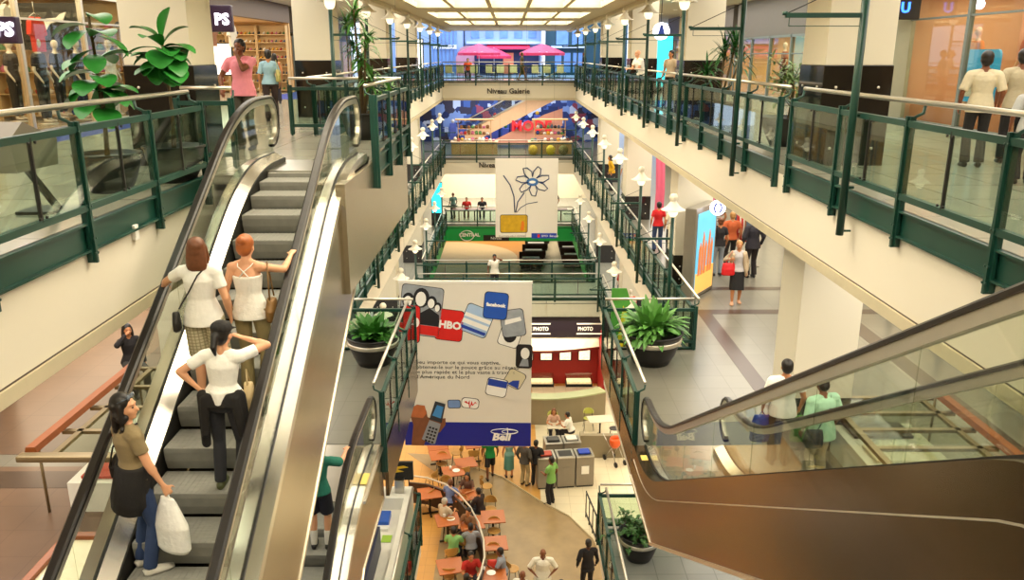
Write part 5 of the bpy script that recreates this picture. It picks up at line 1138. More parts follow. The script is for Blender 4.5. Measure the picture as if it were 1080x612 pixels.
def tx(tl, s, a, b, size, m, par=bt, **k):
    R2, (cx, cz), y, ob = tl; p = R2 @ V((a, 0, b)); ang = R2.to_euler().y
    text(s, size, m, par, (p.x + cx, y - .004, p.z + cz), rot=(pi / 2, ang, 0), **k)
def circ(cx, cz, rx, rz, n=16): return [(cx + rx * cos(2 * pi * i / n), cz + rz * sin(2 * pi * i / n)) for i in range(n)]
# pixel helper on the banner: photo pixel -> local coordinates
def bp(u, v):
    p = at(u, v, y=19.0); return p.x + 1.06, p.z + 9.63
def sz(px): return px * .0233
x, z = bp(443, 328); tp = tile(x + .02, z, 1.0, 1.25, .13, GREYP, 'band_photo'); on(tp, [(-.5, -.35), (-.5, .05), (-.3, .1), (0, -.05), (.2, .1), (.45, -.05), (.5, -.35)], INK, 'dark_clothes'); on(tp, [(-.48, -.6), (-.48, -.36), (.48, -.36), (.48, -.6)], REDP, 'red_caption')
for i, (a, b, r) in enumerate(((-.33, .2, .13), (-.02, .3, .17), (.24, .22, .11), (.4, .12, .08))):
    on(tp, circ(a, b + .03, r * 1.15, r * 1.5), INK, 'dark_hair', lift=.003); on(tp, circ(a - .01, b, r * .75, r * 1.1), PW, 'pale_face', lift=.005)
x, z = bp(434, 342); tp = tile(x, z, .4, .95, .05, REDP, 'red_tile', y=-.029); on(tp, circ(.12, .05, .07, .12), PW, 'white_logo')
x, z = bp(474, 343); tp = tile(x, z, .66, .78, .12, REDP, 'red_hbo_tile'); tx(tp, 'HBO', -.26, -.08, .26, PW, bold=.012)
x, z = bp(503, 338); tp = tile(x, z, .68, .72, .38, SKYP, 'web_page_tile'); on(tp, [(-.32, -.3), (.32, -.3), (.32, -.22), (-.32, -.22)], BLUEI, 'blue_strip'); on(tp, [(-.33, .02), (.33, .02), (.33, .12), (-.33, .12)], PW, 'white_strip'); on(tp, [(-.33, -.16), (.33, -.16), (.33, -.04), (-.33, -.04)], PW, 'white_strip')
x, z = bp(538, 356); tp = tile(x - .0, z + .06, .5, .55, .3, PW, 'drawing_tile', y=-.021); on(tp, circ(0, 0, .16, .18), INK, 'ink_badge')
x, z = bp(541, 341); tp = tile(x, z + .02, .56, .68, -.14, GREYP, 'portrait_tile', y=-.027); on(tp, [(-.2, -.02), (.22, .04), (.2, .14), (-.18, .1)], PW, 'white_caption')
x, z = bp(523, 322); tp = tile(x, z, .56, .66, .1, mat('print_bright_blue', '#1f55b8', .5), 'blue_social_tile', y=-.031); tx(tp, 'facebook', -.23, -.02, .125, PW, bold=.006)
x, z = bp(552, 375); tp = tile(x + .02, z, .38, .6, .03, mat('print_night', '#16141a', .5), 'woman_photo_tile', y=-.033); on(tp, circ(.02, .08, .11, .15), PW, 'pale_face'); on(tp, [(-.12, -.26), (.12, -.26), (.1, -.08), (-.04, -.06)], GREYP, 'pale_shoulder')
x, z = bp(543, 399); tp = tile(x, z, .44, .44, .5, mat('print_cream', '#d9cfae', .5), 'cream_page_tile', y=-.022); on(tp, [(-.1, -.2), (.2, -.2), (.12, .02), (-.02, -.06)], BLUEI, 'blue_patch')
x, z = bp(524, 408); tp = tile(x, z, .5, .46, .2, PW, 'blue_page_tile', y=-.028); on(tp, [(-.24, .02), (.24, .02), (.24, .2), (-.24, .2)], BLUEI, 'blue_picture')
x, z = bp(496, 425); tp = tile(x, z, .42, .26, .12, PW, 'sound_wave_tile', y=-.022)
on(tp, [(-.16, .02), (-.1, .05), (-.06, -.02), (-.02, .09), (.0, -.1), (.03, .08), (.07, -.03), (.12, .06), (.17, .0), (.12, .02), (.07, -.06), (.03, -.04), (0, -.14), (-.04, -.02), (-.1, -.01)][::1], REDP, 'sound_wave')
x, z = bp(479, 426); tp = tile(x, z, .3, .2, -.02, mat('print_soft_blue', '#6f8fc4', .5), 'soft_blue_tile', y=-.026, r=.05)
# hand with phone and fist
def bpoly(px, m, name, y):
    pts = [bp(u, v) for u, v in px]; n = len(pts); MB().add([(a, y, b) for a, b in pts] + [(a, y - .004, b) for a, b in pts], [tuple(range(n)), tuple(range(n, 2 * n))] + [(k, (k + 1) % n, n + (k + 1) % n, n + k) for k in range(n)]).build(name, m, bt)
bpoly([(434, 470), (436, 448), (433, 440), (434, 430), (440, 427), (447, 428), (450, 434), (451, 440), (457, 442), (470, 441), (470, 448), (464, 456), (452, 457), (447, 470)], BRN, 'printed_arms', -.03)
bpoly([(434, 440), (433, 431), (440, 427), (448, 428), (450, 436), (446, 441)], mat('print_orange_skin', '#b8683c', .5, noise=.2, scale=8), 'printed_fist', -.034)
bpoly([(445, 463), (453, 443), (465, 447), (459, 468), (455, 468)], mat('print_silver', '#8a8f98', .5), 'phone_keypad', -.038)
bpoly([(453, 442), (459, 423), (470, 426), (466, 446)], mat('print_dark_grey', '#2b2f38', .5), 'phone_lid', -.038)
bpoly([(456, 438), (461, 427), (468, 429), (465, 441)], mat('print_screen_blue', '#3d86c8', .5), 'phone_screen', -.043)
for r_ in range(5):
    for c_ in range(3):
        u0 = 449.5 + r_ * -.0 + c_ * 3.3 + (4 - r_) * 1.1 - 1; v0 = 463 - (4 - r_) * 3.4 + c_ * 1.0
        bpoly([(u0, v0), (u0 + 2.3, v0 + .7), (u0 + 1.7, v0 + 2.6), (u0 - .6, v0 + 1.9)], INK, 'phone_key', -.043)
for i, s_ in enumerate(('peu importe ce qui vous captive,', 'obtenez-le sur le pouce grâce au réseau', 'le plus rapide et le plus vaste à travers', "l'Amérique du Nord")):
    a, b = bp(438.5 if i < 3 else 440, 384 + 5.1 * i); text(s_, .135, INK, bt, (a, -.024, b), bold=.0, sx=1.18, name='small_lettering')
a, b = bp(519, 463.5); text('Bell', .27, PW, bt, (a, -.028, b), bold=.012, shear=.2, sx=1.15, name='lettering')
ring = MB(); cxx, czz = bp(532, 454.5)
for (rx, rz_, dx) in ((.34, .075, 0), (.2, .05, .14)):
    ring.tube([(cxx + dx + rx * cos(2 * pi * i / 28), -.028, czz + rz_ * sin(2 * pi * i / 28)) for i in range(29)], .009, 4)
ring.prism([(cxx + .06, czz + .1), (cxx + .09, czz + .1), (cxx + .1, czz - .07), (cxx + .08, czz - .07)], -.03, -.024, 'y'); ring.build('logo_rings', PW, bt)
# flower banner further back
fb = thing('hanging_banner', 'smaller white hanging banner with a drawn flower and a gold bank card', 'banner', (.86, 40.0, -8.8))
MB().bbox(-1.54, 1.54, -.02, .02, 0, 3.93, .01).build('board', BW, fb)
for sx in (-1, 1): MB().tube([(sx * 1.3, 0, 3.93), (sx * 1.3, 0, 10.3)], .003, 4).build('hanging_cable', BLACK, fb)
def fp(u, v): p = at(u, v, y=40); return (p.x - .86, -.03, p.z + 8.8)
def line(px, r=.028, m=mat('print_navy_line', '#1c3564', .5), nm='drawn_line'): MB().tube([fp(*p) for p in px], r, 5).build(nm, m, fb)
cf = (562, 191); 
for k in range(7):
    a = 2 * pi * k / 7 + .3; px = [(cf[0] + 5 * cos(a - .45), cf[1] - 4.5 * sin(a - .45)), (cf[0] + 11 * cos(a - .42), cf[1] - 10 * sin(a - .42)), (cf[0] + 17 * cos(a - .15), cf[1] - 15 * sin(a - .15)), (cf[0] + 18 * cos(a + .08), cf[1] - 16 * sin(a + .08)), (cf[0] + 12 * cos(a + .3), cf[1] - 10.5 * sin(a + .3)), (cf[0] + 5.5 * cos(a + .45), cf[1] - 5 * sin(a + .45))]
    line(px)
line([(531, 185), (538, 195), (542, 207), (543, 224)]); line([(553, 203), (546, 213), (544, 224)]); line([(567, 213), (556, 215), (549, 219), (545, 224)], .018)
p = fp(561.5, 192); MB().lathe([(0, 0), (.3, 0)], n=20, c=(0, 0, 0)); MB().prism([(p[0] + .3 * cos(t / 10 * pi), p[2] + .2 * sin(t / 10 * pi)) for t in range(20)], -.03, -.024, 'y').build('flower_centre', mat('print_mid_blue', '#3a6fae', .5), fb)
MB().prism([(p[0] + .16 * cos(t / 10 * pi), p[2] + .07 * sin(t / 10 * pi)) for t in range(20)], -.034, -.03, 'y').build('bee_mark', PW, fb)
a = fp(528, 245); b = fp(556, 227); MB().prism([(x_, z_) for x_, z_ in rrect(b[0] - a[0], b[2] - a[2], .08, cx=(a[0] + b[0]) / 2, cy=(a[2] + b[2]) / 2)], -.028, -.022, 'y').build('gold_card', YEL2, fb)
MB().prism([(x_, z_) for x_, z_ in rrect(b[0] - a[0] + .06, b[2] - a[2] + .06, .1, cx=(a[0] + b[0]) / 2, cy=(a[2] + b[2]) / 2)], -.022, -.02, 'y').build('card_edge', INK, fb)
a = fp(550, 243); MB().prism([(a[0] + x_, a[2] + z_) for x_, z_ in ((-.05, 0), (.12, 0), (.14, .35), (.08, .5), (0, .45))], -.032, -.028, 'y').build('orange_figure', mat('print_orange', '#e07a1c', .5), fb)
a = fp(526, 249.5); text('découvrez la carte or maintenant', .1, INK, fb, (a[0], -.022, a[2]), name='small_lettering')
a = fp(560.5, 251.5); b = fp(587, 246); MB().box(a[0], b[0], -.024, -.02, a[2], b[2]).build('blue_strip', BLUEI, fb); MB().box(a[0] + .3, a[0] + .42, -.028, -.024, a[2] + .06, b[2] - .06).build('red_badge', REDP, fb); text('BMO  Banque', .15, PW, fb, (a[0] + .5, -.028, a[2] + .08), name='lettering')
# ================================================================ lettering of the levels
LT_ = mat('dark_bronze_lettering', '#2b2019', .5)
def sign_text(s_, u, v, y, size, m, label, cat='sign', **k):
    p = at(u, v, y=y); o = text(s_, size, m, None, (p.x, p.y, p.z), **k); o.name = 'lettering'; tag(o, label, cat); return o
sign_text('Niveau Galerie', 513.5, 98.6, YF - .07, .42, LT_, 'dark lettering Niveau Galerie on the cream bridge edge', ext=.02, bold=.006, sx=1.0)
sign_text('Niveau Métro', 505, 176.6, YF - .07, .42, LT_, 'dark lettering starting with Niveau on the lower bridge edge', ext=.02, bold=.006)
sign_text('CENTRAL', 484, 249.5, YF - .03, .3, WHITE, 'white CENTRAL lettering on the emerald green fascia', ext=.01, bold=.012)
tag(MB().tube([(at(492.5, 248, y=YF - .06).x + .42 * cos(t * pi / 12), YF - .06, at(492, 248.5, y=YF).z + .32 * sin(t * pi / 12)) for t in range(25)], .03, 5).build('ring_logo', WHITE), 'white ring around the CENTRAL lettering', 'logo')
t = thing('arrow_sign', 'small black level sign hanging at the lower edge of the green fascia', 'sign', (at(510, 250, y=YF - .1).x, YF - .1, L2 - 1.0)); p = at(510, 254, y=YF - .1); MB().box(p.x, p.x + 1.6, YF - .12, YF - .08, p.z, p.z + .36).build('board', BLACK, t, world=True)
o = text('Niveau', .24, WHITE, None, (0, 0, 0)); o.parent = t; o.location = V((p.x + .45, YF - .125, p.z + .09)) - t.location
# ================================================================ shops along the galleries
WARMW = mat('warm_shop_interior', '#e8c08a', .7, noise=.25, scale=1.2); SHF = mat('shop_shelf', '#c9ab7c', .6); FASC = mat('grey_shop_fascia', '#6c655b', .5); MUL = mat('grey_green_mullion', '#6f7a74', .4)
pal = ['#d8d0c0', '#27408a', '#b32a22', '#1c1a1c', '#e0a52c', '#5a8a4a', '#e8e4da', '#8a5a32', '#c46a8a', '#4a5a6a']
PM = [mat('goods_' + c.strip('#'), c, .7) for c in pal]
def box_light(loc, sx, sy, pw, col=(1, .86, .62)): area('shop_ceiling_light', loc, sx, sy, pw, col)
def area(name, loc, sx, sy, power, col=(1, .86, .66), rot=(0, 0, 0)):
    l = bpy.data.lights.new(name, 'AREA'); l.shape = 'RECTANGLE'; l.size = sx; l.size_y = sy; l.energy = power; l.color = col
    o = bpy.data.objects.new(name, l); COL.objects.link(o); o.location = loc; o.rotation_euler = rot; return o
sides = {1: 'right', -1: 'left'}
def shopfront(s, y0, y1, lev, top, glassed=True, fascia=FASC, fz=None, hc=None, back=WARMW, depth=3.2, x=XO, frame=MUL):
    """structure of one shop: fascia, side walls, back wall, window with mullions"""
    X = lambda d: s * (x + d)
    def b(mb, a, c, ya, yb, za, zb): a, c = sorted((X(a), X(c))); return mb.box(a, c, ya, yb, za, zb)
    h = fz if fz else lev + 2.3
    mb = MB(); b(mb, -.02, .25, y0, y1, h, top); struct('wall_fascia', mb, fascia)
    mb = MB(); b(mb, .0, depth, y0, y0 + .12, lev, h + .1); b(mb, 0, depth, y1 - .12, y1, lev, h + .1); b(mb, depth, depth + .1, y0, y1, lev, h + .1); b(mb, .25, depth, y0, y1, h + .02, h + .1); struct('wall_shop', mb, back)
    if glassed:
        n = max(1, round((y1 - y0) / 2.4)); mb = MB(); gm = MB()
        for i in range(n + 1):
            yy = y0 + (y1 - y0) * i / n; b(mb, -.04, .06, yy - .05, yy + .05, lev, h)
        b(mb, -.04, .06, y0, y1, lev, lev + .12); b(mb, -.04, .06, y0, y1, h - .08, h); b(mb, -.02, .04, y0, y1, h - .62, h - .58)
        struct('window_frame', mb, frame)
        b(gm, .0, .012, y0, y1, lev + .1, h - .06); struct('window_shop', gm, SHOPGL)
    a = area('shop_ceiling_light', ((X(depth * .5)), (y0 + y1) / 2, h - .02), depth * .8, (y1 - y0) * .85, 55 * (y1 - y0) / 3, (1, .85, .6))
def mannequin(x, y, z, rz, c1, c2, label, h=1.72, sk='#d9cdbb', dress=False):
    t = thing('mannequin', label, 'mannequin', (x, y, z + .04), rz); m = mat('mannequin_' + sk.strip('#'), sk, .4); X = V((1, 0, 0)); s = h / 1.75
    b = MB(); loft(b, [(V((0, 0, .86)) * s, .15 * s, .1 * s, X), (V((0, 0, 1.05)) * s, .12 * s, .09 * s, X), (V((0, 0, 1.3)) * s, .17 * s, .1 * s, X), (V((0, 0, 1.44)) * s, .13 * s, .07 * s, X), (V((0, 0, 1.5)) * s, .05 * s, .05 * s, X), (V((0, 0, 1.56)) * s, .045 * s, .045 * s, X)], 14)
    b.ell(V((0, .01, 1.66)) * s, (.075 * s, .09 * s, .11 * s))
    for k in (-1, 1):
        cap(b, V((k * .17, 0, 1.4)) * s, V((k * .24, .0, 1.1)) * s, .045, .035); cap(b, V((k * .24, 0, 1.1)) * s, V((k * .2, .14, .86)) * s, .034, .022); cap(b, V((k * .2, .14, .86)) * s, V((k * .19, .17, .74)) * s, .024, .012, flat=.5)
        cap(b, V((k * .09, 0, .88)) * s, V((k * .1, 0, .48)) * s, .08, .05); cap(b, V((k * .1, 0, .48)) * s, V((k * .1, 0, .08)) * s, .05, .035); cap(b, V((k * .1, 0, .04)) * s, V((k * .1, .14, .03)) * s, .035, .025)
    o = b.build('body', m, t); remesh(o, .02, 2)
    c = MB(); loft(c, [(V((0, 0, .84 if not dress else .5)) * s, (.19 if not dress else .3) * s, .14 * s, X), (V((0, 0, 1.05)) * s, .145 * s, .11 * s, X), (V((0, 0, 1.3)) * s, .19 * s, .125 * s, X), (V((0, 0, 1.45)) * s, .14 * s, .09 * s, X)], 14)
    for k in (-1, 1): cap(c, V((k * .15, 0, 1.4)) * s, V((k * .21, 0, 1.22)) * s, .065, .06)
    o = c.build('garment', mat('garment_' + c1.strip('#'), c1, .8), t); remesh(o, .02, 2)
    if not dress:
        c = MB()
        for k in (-1, 1): cap(c, V((k * .09, 0, .9)) * s, V((k * .1, 0, .5)) * s, .1, .07); cap(c, V((k * .1, 0, .5)) * s, V((k * .1, 0, .14)) * s, .068, .06)
        o = c.build('trousers', mat('garment_' + c2.strip('#'), c2, .8), t); remesh(o, .02, 2)
    MB().lathe([(.2, -.04), (.2, -.01), (0, -.01)], n=18).build('stand', STEEL, t)
    return t
def shelf_unit(x, y, z, rz, n, w, label, goods_label, gcat, seed, hgt=2.0, gh=(.1, .18), kind='shoe', per=6):
    """a shelving unit; every article on it is a thing of its own"""
    t = thing('shelving_unit', label, 'shelf', (x, y, z), rz)
    for sx in (-1, 1): MB().box(sx * w / 2 - .015, sx * w / 2 + .015, -.18, .18, 0, hgt).build('side_panel', SHF, t)
    MB().box(-w / 2, w / 2, .16, .18, 0, hgt).build('back_panel', SHF, t)
    rr = random.Random(seed); Mx = mw(t)
    for i in range(n):
        zz = .1 + i * (hgt - .15) / n; MB().box(-w / 2, w / 2, -.18, .18, zz - .012, zz + .012).build('shelf', SHF, t)
        for j in range(per):
            px = -w / 2 + w * (j + .5) / per + rr.uniform(-.02, .02); ww = w / per * .36; hh = rr.uniform(*gh); m = rr.choice(PM); p = Mx @ V((px, -.02, zz + .013))
            g = MB()
            if kind == 'shoe':
                loft(g, [(V((0, -.13, .03)), .02, .02, V((1, 0, 0))), (V((0, -.08, .035)), ww * .5, .03, V((1, 0, 0))), (V((0, .02, .045)), ww * .5, .042, V((1, 0, 0))), (V((0, .08, .06)), ww * .45, .06, V((1, 0, 0))), (V((0, .12, .05)), ww * .3, .05, V((1, 0, 0)))], 8)
            elif kind == 'fold': g.bbox(-ww * 1.1, ww * 1.1, -.13, .13, 0, hh, .02)
            else: g.lathe([(.0, 0), (ww * .9, 0), (ww, hh * .5), (ww * .5, hh * .8), (ww * .3, hh), (0, hh)], n=10)
            o = g.build(gcat.replace(' ', '_'), m); o.location = p; o.rotation_euler = (0, 0, rz); tag(o, goods_label, gcat, goods_label)
    return t
def clothes_rail(x, y, z, rz, n, L, label, glabel, seed, hgt=1.5):
    t = thing('clothes_rail', label, 'clothes rail', (x, y, z), rz)
    MB().tube([(-L / 2, 0, 0), (-L / 2, 0, hgt), (L / 2, 0, hgt), (L / 2, 0, 0)], .016, 6).build('frame', STEEL, t)
    MB().bar((-L / 2, -.25, .015), (-L / 2, .25, .015), .03, .03).bar((L / 2, -.25, .015), (L / 2, .25, .015), .03, .03).build('feet', STEEL, t)
    rr = random.Random(seed); Mx = mw(t)
    for i in range(n):
        px = -L / 2 + L * (i + .5) / n; hh = rr.uniform(.6, .9); m = rr.choice(PM)
        o = MB(); loft(o, [(V((0, 0, -.03)), .02, .05, V((1, 0, 0))), (V((0, 0, -.1)), .03, .2, V((1, 0, 0))), (V((0, 0, -.3)), .035, .19, V((1, 0, 0))), (V((0, 0, -hh)), .045, .21, V((1, 0, 0)))], 8)
        g = o.build('hanging_garment', m); g.location = Mx @ V((px, 0, hgt - .02)); g.rotation_euler = (0, 0, rz + rr.uniform(-.2, .2)); tag(g, glabel, 'garment', glabel)
# Galerie, left: sports shop then shoe shop
shopfront(-1, 4.0, 11.0, G, 1.95, glassed=False); shopfront(-1, 11.2, 21.0, G, 1.95, glassed=True, fz=1.25, frame=HSTEEL); shopfront(-1, 22.0, 36.0, G, 1.95, glassed=False, fz=1.25, fascia=mat('brown_shop_fascia', '#5a4632', .5)); shopfront(-1, 36.5, 49.5, G, 1.95)
t = thing('shop_sign', 'dark purple shop sign with glowing white CHAMPS letters at the left edge', 'sign', (-8.5, 14, .3)); p = at(21.5, 46, y=14); MB().bbox(p.x - 1.6, p.x, 13.95, 14.1, p.z, p.z + .42, .02).build('sign_board', mat('purple_sign_board', '#2a1430', .4), t, world=True)
NEON = mat('white_sign_glow', '#f4f0ff', .4, emit=2.5); CYN = mat('cyan_sign_glow', '#35d8e8', .4, emit=2)
o = text('CHAMPS', .3, NEON, None, (0, 0, 0), ext=.01, bold=.012, align='RIGHT', shear=.15); o.parent = t; o.location = V((p.x - .05, 13.93, p.z + .12)) - t.location
o = text('SPORTS', .1, CYN, None, (0, 0, 0), ext=.01, align='RIGHT'); o.parent = t; o.location = V((p.x - .7, 13.93, p.z + .02)) - t.location
p = at(242, 30, y=24); t = thing('shop_sign', 'round ended purple sign with white letters above the shoe shop corner', 'sign', (p.x, 24, p.z)); MB().bbox(p.x - .55, p.x + .12, 23.9, 24.1, p.z - .1, p.z + .62, .04).build('sign_board', mat('purple_sign_board', '#2a1430'), t, world=True)
o = text('PS', .42, NEON, None, (0, 0, 0), ext=.01, bold=.015, align='RIGHT'); o.parent = t; o.location = V((p.x + .05, 23.88, p.z + .1)) - t.location
for (x, y, c1, c2, lb) in ((-9.9, 17.9, '#2a241f', '#1c1a1a', 'mannequin in black jacket behind the left shop window'), (-9.75, 19.2, '#1d1b1c', '#24304a', 'mannequin in black top and jeans in the left shop window'), (-9.4, 20.0, '#e8e4dc', '#d8d4cc', 'white glowing mannequin in the left sports shop'), (-10.9, 18.6, '#3a3026', '#26221e', 'mannequin in dark coat at the left edge of the photo'), (-10.6, 19.9, '#2b2a30', '#1f1d20', 'mannequin in charcoal sports clothes deeper in the left shop')):
    mannequin(x, y, G + .1, -pi / 2, c1, c2, lb)
for i, (y, seed) in enumerate(((12.8, 1), (14.6, 2), (16.4, 3), (18.2, 4), (19.8, 6))):
    if i > 2: continue
    shelf_unit(-10.0 - 1.6 * i, 20.6, G, 0, 5, 1.55, 'sports shop shelving unit full of shoes and caps on the back wall', 'cap or ball on the back shelves of the left sports shop', 'cap', seed, 2.7, kind='pile', per=6)
protos = [o for o in COL.objects if o.name.startswith('shelving_unit')]
for o in protos: o['group'] = 'shelving units of the left sports shop'
def shirt(x, y, z, c, lb, rz=-pi / 2, w=.5, h=.7, emb=None):
    t = thing('display_shirt', lb, 'shirt', (x, y, z), rz); o = MB().prism([(-w * .25, h), (-w * .5, h * .85), (-w * .62, h * .5), (-w * .42, h * .45), (-w * .38, h * .6), (-w * .36, 0), (w * .36, 0), (w * .38, h * .6), (w * .42, h * .45), (w * .62, h * .5), (w * .5, h * .85), (w * .25, h), (w * .12, h * .9), (-w * .12, h * .9)], -.05, .05, 'y').build('shirt_cloth', mat('jersey_' + c.strip('#'), c, .8), t); MB().tube([(-.2, 0, h), (0, 0, h + .08), (.2, 0, h)], .01, 5).tube([(0, 0, h + .08), (0, 0, h + .3)], .008, 5).build('hanger', STEEL, t)
shirt(-9.9, 18.0, .05, '#e23a24', 'bright red sports shirt hanging in the left shop window'); shirt(-9.9, 17.1, .25, '#d8cfc6', 'pale shirt hanging beside the red sports shirt'); shirt(-10.2, 15.8, -.1, '#d9c65a', 'yellow shirt hanging in the left sports shop')
t = thing('logo_board', 'dark board with white leaping shape high in the left sports shop', 'board', (-10.6, 20.0, .4)); MB().box(-11.5, -10.0, 20.2, 20.3, .1, 1.15).build('board', BLACK, t, world=True); MB().prism([(-10.9, .5), (-10.75, .7), (-10.45, .75), (-10.35, .95), (-10.5, .9), (-10.6, .82), (-10.85, .8), (-11.0, .6)], 20.17, 20.2, 'y').build('white_shape', WHITE, t, world=True)
for i in range(3):
    shelf_unit(-9.85 - 1.25 * i, 35.6, G, 0, 8, 1.2, 'white shelving full of shoes on the shoe shop back wall', 'shoe on the shoe shop shelves', 'shoe', 20 + i, 2.7, per=7)
for o in [o for o in COL.objects if o.get('label') == 'white shelving full of shoes on the shoe shop back wall']: o['group'] = 'shoe shop wall shelving'
for i, (y, c) in enumerate(((24.6, '#5a8ac8'), (25.8, '#c9a878'), (28.0, '#8a5a3a'), (30.0, '#d8d0c0'))): shirt(-9.7, y, .25, c, ['pale blue shirt hanging at the shoe shop entrance', 'tan jacket hanging at the shoe shop entrance', 'brown bag like garment hanging in the shoe shop', 'cream shirt hanging further inside the shoe shop'][i], w=.7, h=.75)
t = thing('lit_poster', 'glowing white poster inside the shoe shop entrance', 'poster', (-10.5, 30.5, -.2)); MB().box(-10.9, -9.9, 30.5, 30.56, -.75, .4).build('frame', BLACK, t, world=True); MB().box(-10.85, -9.95, 30.48, 30.5, -.7, .35).build('lit_face', mat('lit_poster_face', '#f4efe2', .5, noise=.15, scale=4, emit=1.5), t, world=True)
# blue carpet stripe
struct('floor_blue_stripe', MB().box(-9.1, -8.3, 12.0, 20.8, G, G + .004).box(-9.1, -7.4, 30.0, 36, G, G + .004), mat('blue_entrance_mat', '#2a3f9a', .6))
# Galerie, right: shop with windows, corner with big window
shopfront(1, 11.8, 19.8, G, 1.95, fz=1.35, back=mat('peach_shop_interior', '#d3ab88', .7, noise=.2, scale=.6)); shopfront(1, 21.0, 34.5, G, 1.95, fz=.62); shopfront(1, 35.2, 49.5, G, 1.95, fz=.8); shopfront(1, 3.0, 11.6, G, 1.95, fz=1.35, back=mat('peach_shop_interior', '#d3ab88'))
struct('wall_pilaster', MB().box(8.7, 9.3, 19.6, 20.4, G, 1.95).box(8.95, 9.3, 20.4, 21.1, G, 1.95), mat('pale_green_pilaster', '#a9ad98', .6))
t = thing('shop_sign', 'small blue neon sign above the right pilaster', 'sign', (8.6, 19.5, .9)); p = at(957, 8, y=19.0); MB().bbox(p.x - .25, p.x + .3, 19.0, 19.15, p.z - .25, p.z + .45, .02).build('sign_board', BLACK, t, world=True)
o = text('U', .3, mat('blue_neon', '#2f6cff', .4, emit=3), None, (0, 0, 0), ext=.01, bold=.01); o.parent = t; o.location = V((p.x - .15, 18.98, p.z - .1)) - t.location
t = thing('blue_poster', 'light blue rounded poster in the right shop window', 'poster', (9.6, 14.4, -.4)); p0 = at(1003, 140, x=9.6); MB().prism([(a, b) for a, b in rrect(1.4, 1.05, .12, cx=p0.y - .7, cy=-.43)], 9.6, 9.64, 'x').build('poster_sheet', mat('sky_blue_print', '#3aa6dc', .5, emit=.25), t, world=True); MB().prism(rrect(.6, .3, .06, cx=p0.y - .6, cy=-.7), 9.585, 9.6, 'x').build('white_patch', WHITE, t, world=True)
for (y, c1, c2, lb) in ((18.0, '#d8884c', '#26365a', 'mannequin in orange and navy beach wear in the right window'), (16.2, '#c85a3a', '#d9c8b0', 'mannequin in red print at the right edge window')):
    mannequin(9.9, y, G + .45, pi / 2, c1, c2, lb, 1.6, '#e0b890'); 
tag(MB().bbox(9.4, 11.8, 12.0, 19.6, G, G + .45, .02).build('display_plinth', mat('peach_plinth', '#d08a60', .6)), 'long peach coloured display plinth behind the right shop window', 'plinth')
t = thing('figure_poster', 'tall poster with orange figures in the right shop window', 'poster', (11.0, 17.4, -.2)); MB().box(11.0, 11.05, 16.6, 18.4, G + .6, 1.1).build('poster_sheet', mat('figure_print', '#d8a084', .6, noise=.5, scale=2.5), t, world=True)
MB().prism([(17.1, -.9), (17.3, -.3), (17.1, 0), (17.4, .5), (17.65, .5), (17.6, 0), (17.8, -.5), (17.7, -.95)], 10.98, 11.0, 'x').build('orange_figure', mat('print_burnt_orange', '#c8502a', .6), t, world=True)
tag(MB().ell((9.6, 17.6, .98), (.1, .1, .1)).build('spotlight_bulb', mat('violet_white_glow', '#f0dcff', .4, emit=8)), 'glowing round spotlight inside the right shop window', 'spotlight')
clothes_rail(10.4, 23.0, G, pi / 2, 14, 2.6, 'clothes rail behind the right shop window with red displays', 'garment on the rail behind the right shop window', 31)
clothes_rail(10.4, 27.5, G, pi / 2, 14, 2.6, 'clothes rail further along the right shop window', 'garment on the further rail behind the right shop window', 32)
for i in range(3): shelf_unit(11.9, 23.5 + 3.2 * i, G, -pi / 2, 4, 2.2, 'pale shelving on the back wall of the right shop', 'folded clothes on the right shop shelves', 'folded clothes', 50 + i, 1.9, kind='fold')
for o in [o for o in COL.objects if o.get('label') == 'pale shelving on the back wall of the right shop']: o['group'] = 'pale shelving of the right shop'
mannequin(9.8, 25.2, G + .2, pi / 2, '#c8324a', '#e8dccc', 'mannequin in red and white print in the right shop window', 1.7); mannequin(9.8, 22.4, G + .2, pi / 2, '#e8dccc', '#c83a5a', 'mannequin in cream top with red skirt near the pillar', 1.7, dress=True); mannequin(9.8, 30.2, G + .2, pi / 2, '#9a4a2a', '#3a2a22', 'mannequin in brown by the far end of the right shop window', 1.7)
p = at(690, 78, x=6.0); t = thing('cyan_poster', 'glowing cyan poster panel on the right Galerie gallery', 'poster', (p.x, p.y, G)); MB().bbox(p.x - .55, p.x + .75, p.y, p.y + .12, G, G + 2.35, .02).build('frame', BLACK, t, world=True); MB().box(p.x - .5, p.x + .7, p.y - .01, p.y, G + .25, G + 2.3).build('lit_face', mat('cyan_glow', '#2fd0e0', .5, noise=.1, emit=1.2), t, world=True)
p = at(697, 33, y=28); t = thing('round_sign', 'round white emblem sign over the right Galerie gallery', 'sign', (p.x, 28, p.z)); MB().tube([(p.x, 27.9, p.z), (p.x, 28.0, p.z)], .27, 24, smooth=False).build('disc', mat('white_sign_glow', '#f4f0ff'), t, world=True); MB().prism([(p.x - .03, p.z + .2), (p.x + .03, p.z + .2), (p.x + .12, p.z - .12), (p.x - .12, p.z - .12)], 27.87, 27.9, 'y').build('figure', BLUEI, t, world=True); MB().tube([(p.x, 28, p.z + .25), (p.x, 28, 1.95)], .015, 6).build('hanger', BLACK, t, world=True)
p = at(459, 55, y=40); t = thing('lit_poster', 'tall glowing white poster panel at the far left of the Galerie gallery', 'poster', (-4.4, 34, G)); q0 = at(440, 78, x=-4.6); MB().bbox(-4.85, -4.25, q0.y, q0.y + .12, G, G + 2.3, .02).build('frame', BLACK, t, world=True); MB().box(-4.8, -4.3, q0.y - .01, q0.y, G + .3, G + 2.25).build('lit_face', mat('lit_poster_face', '#f4efe2'), t, world=True)
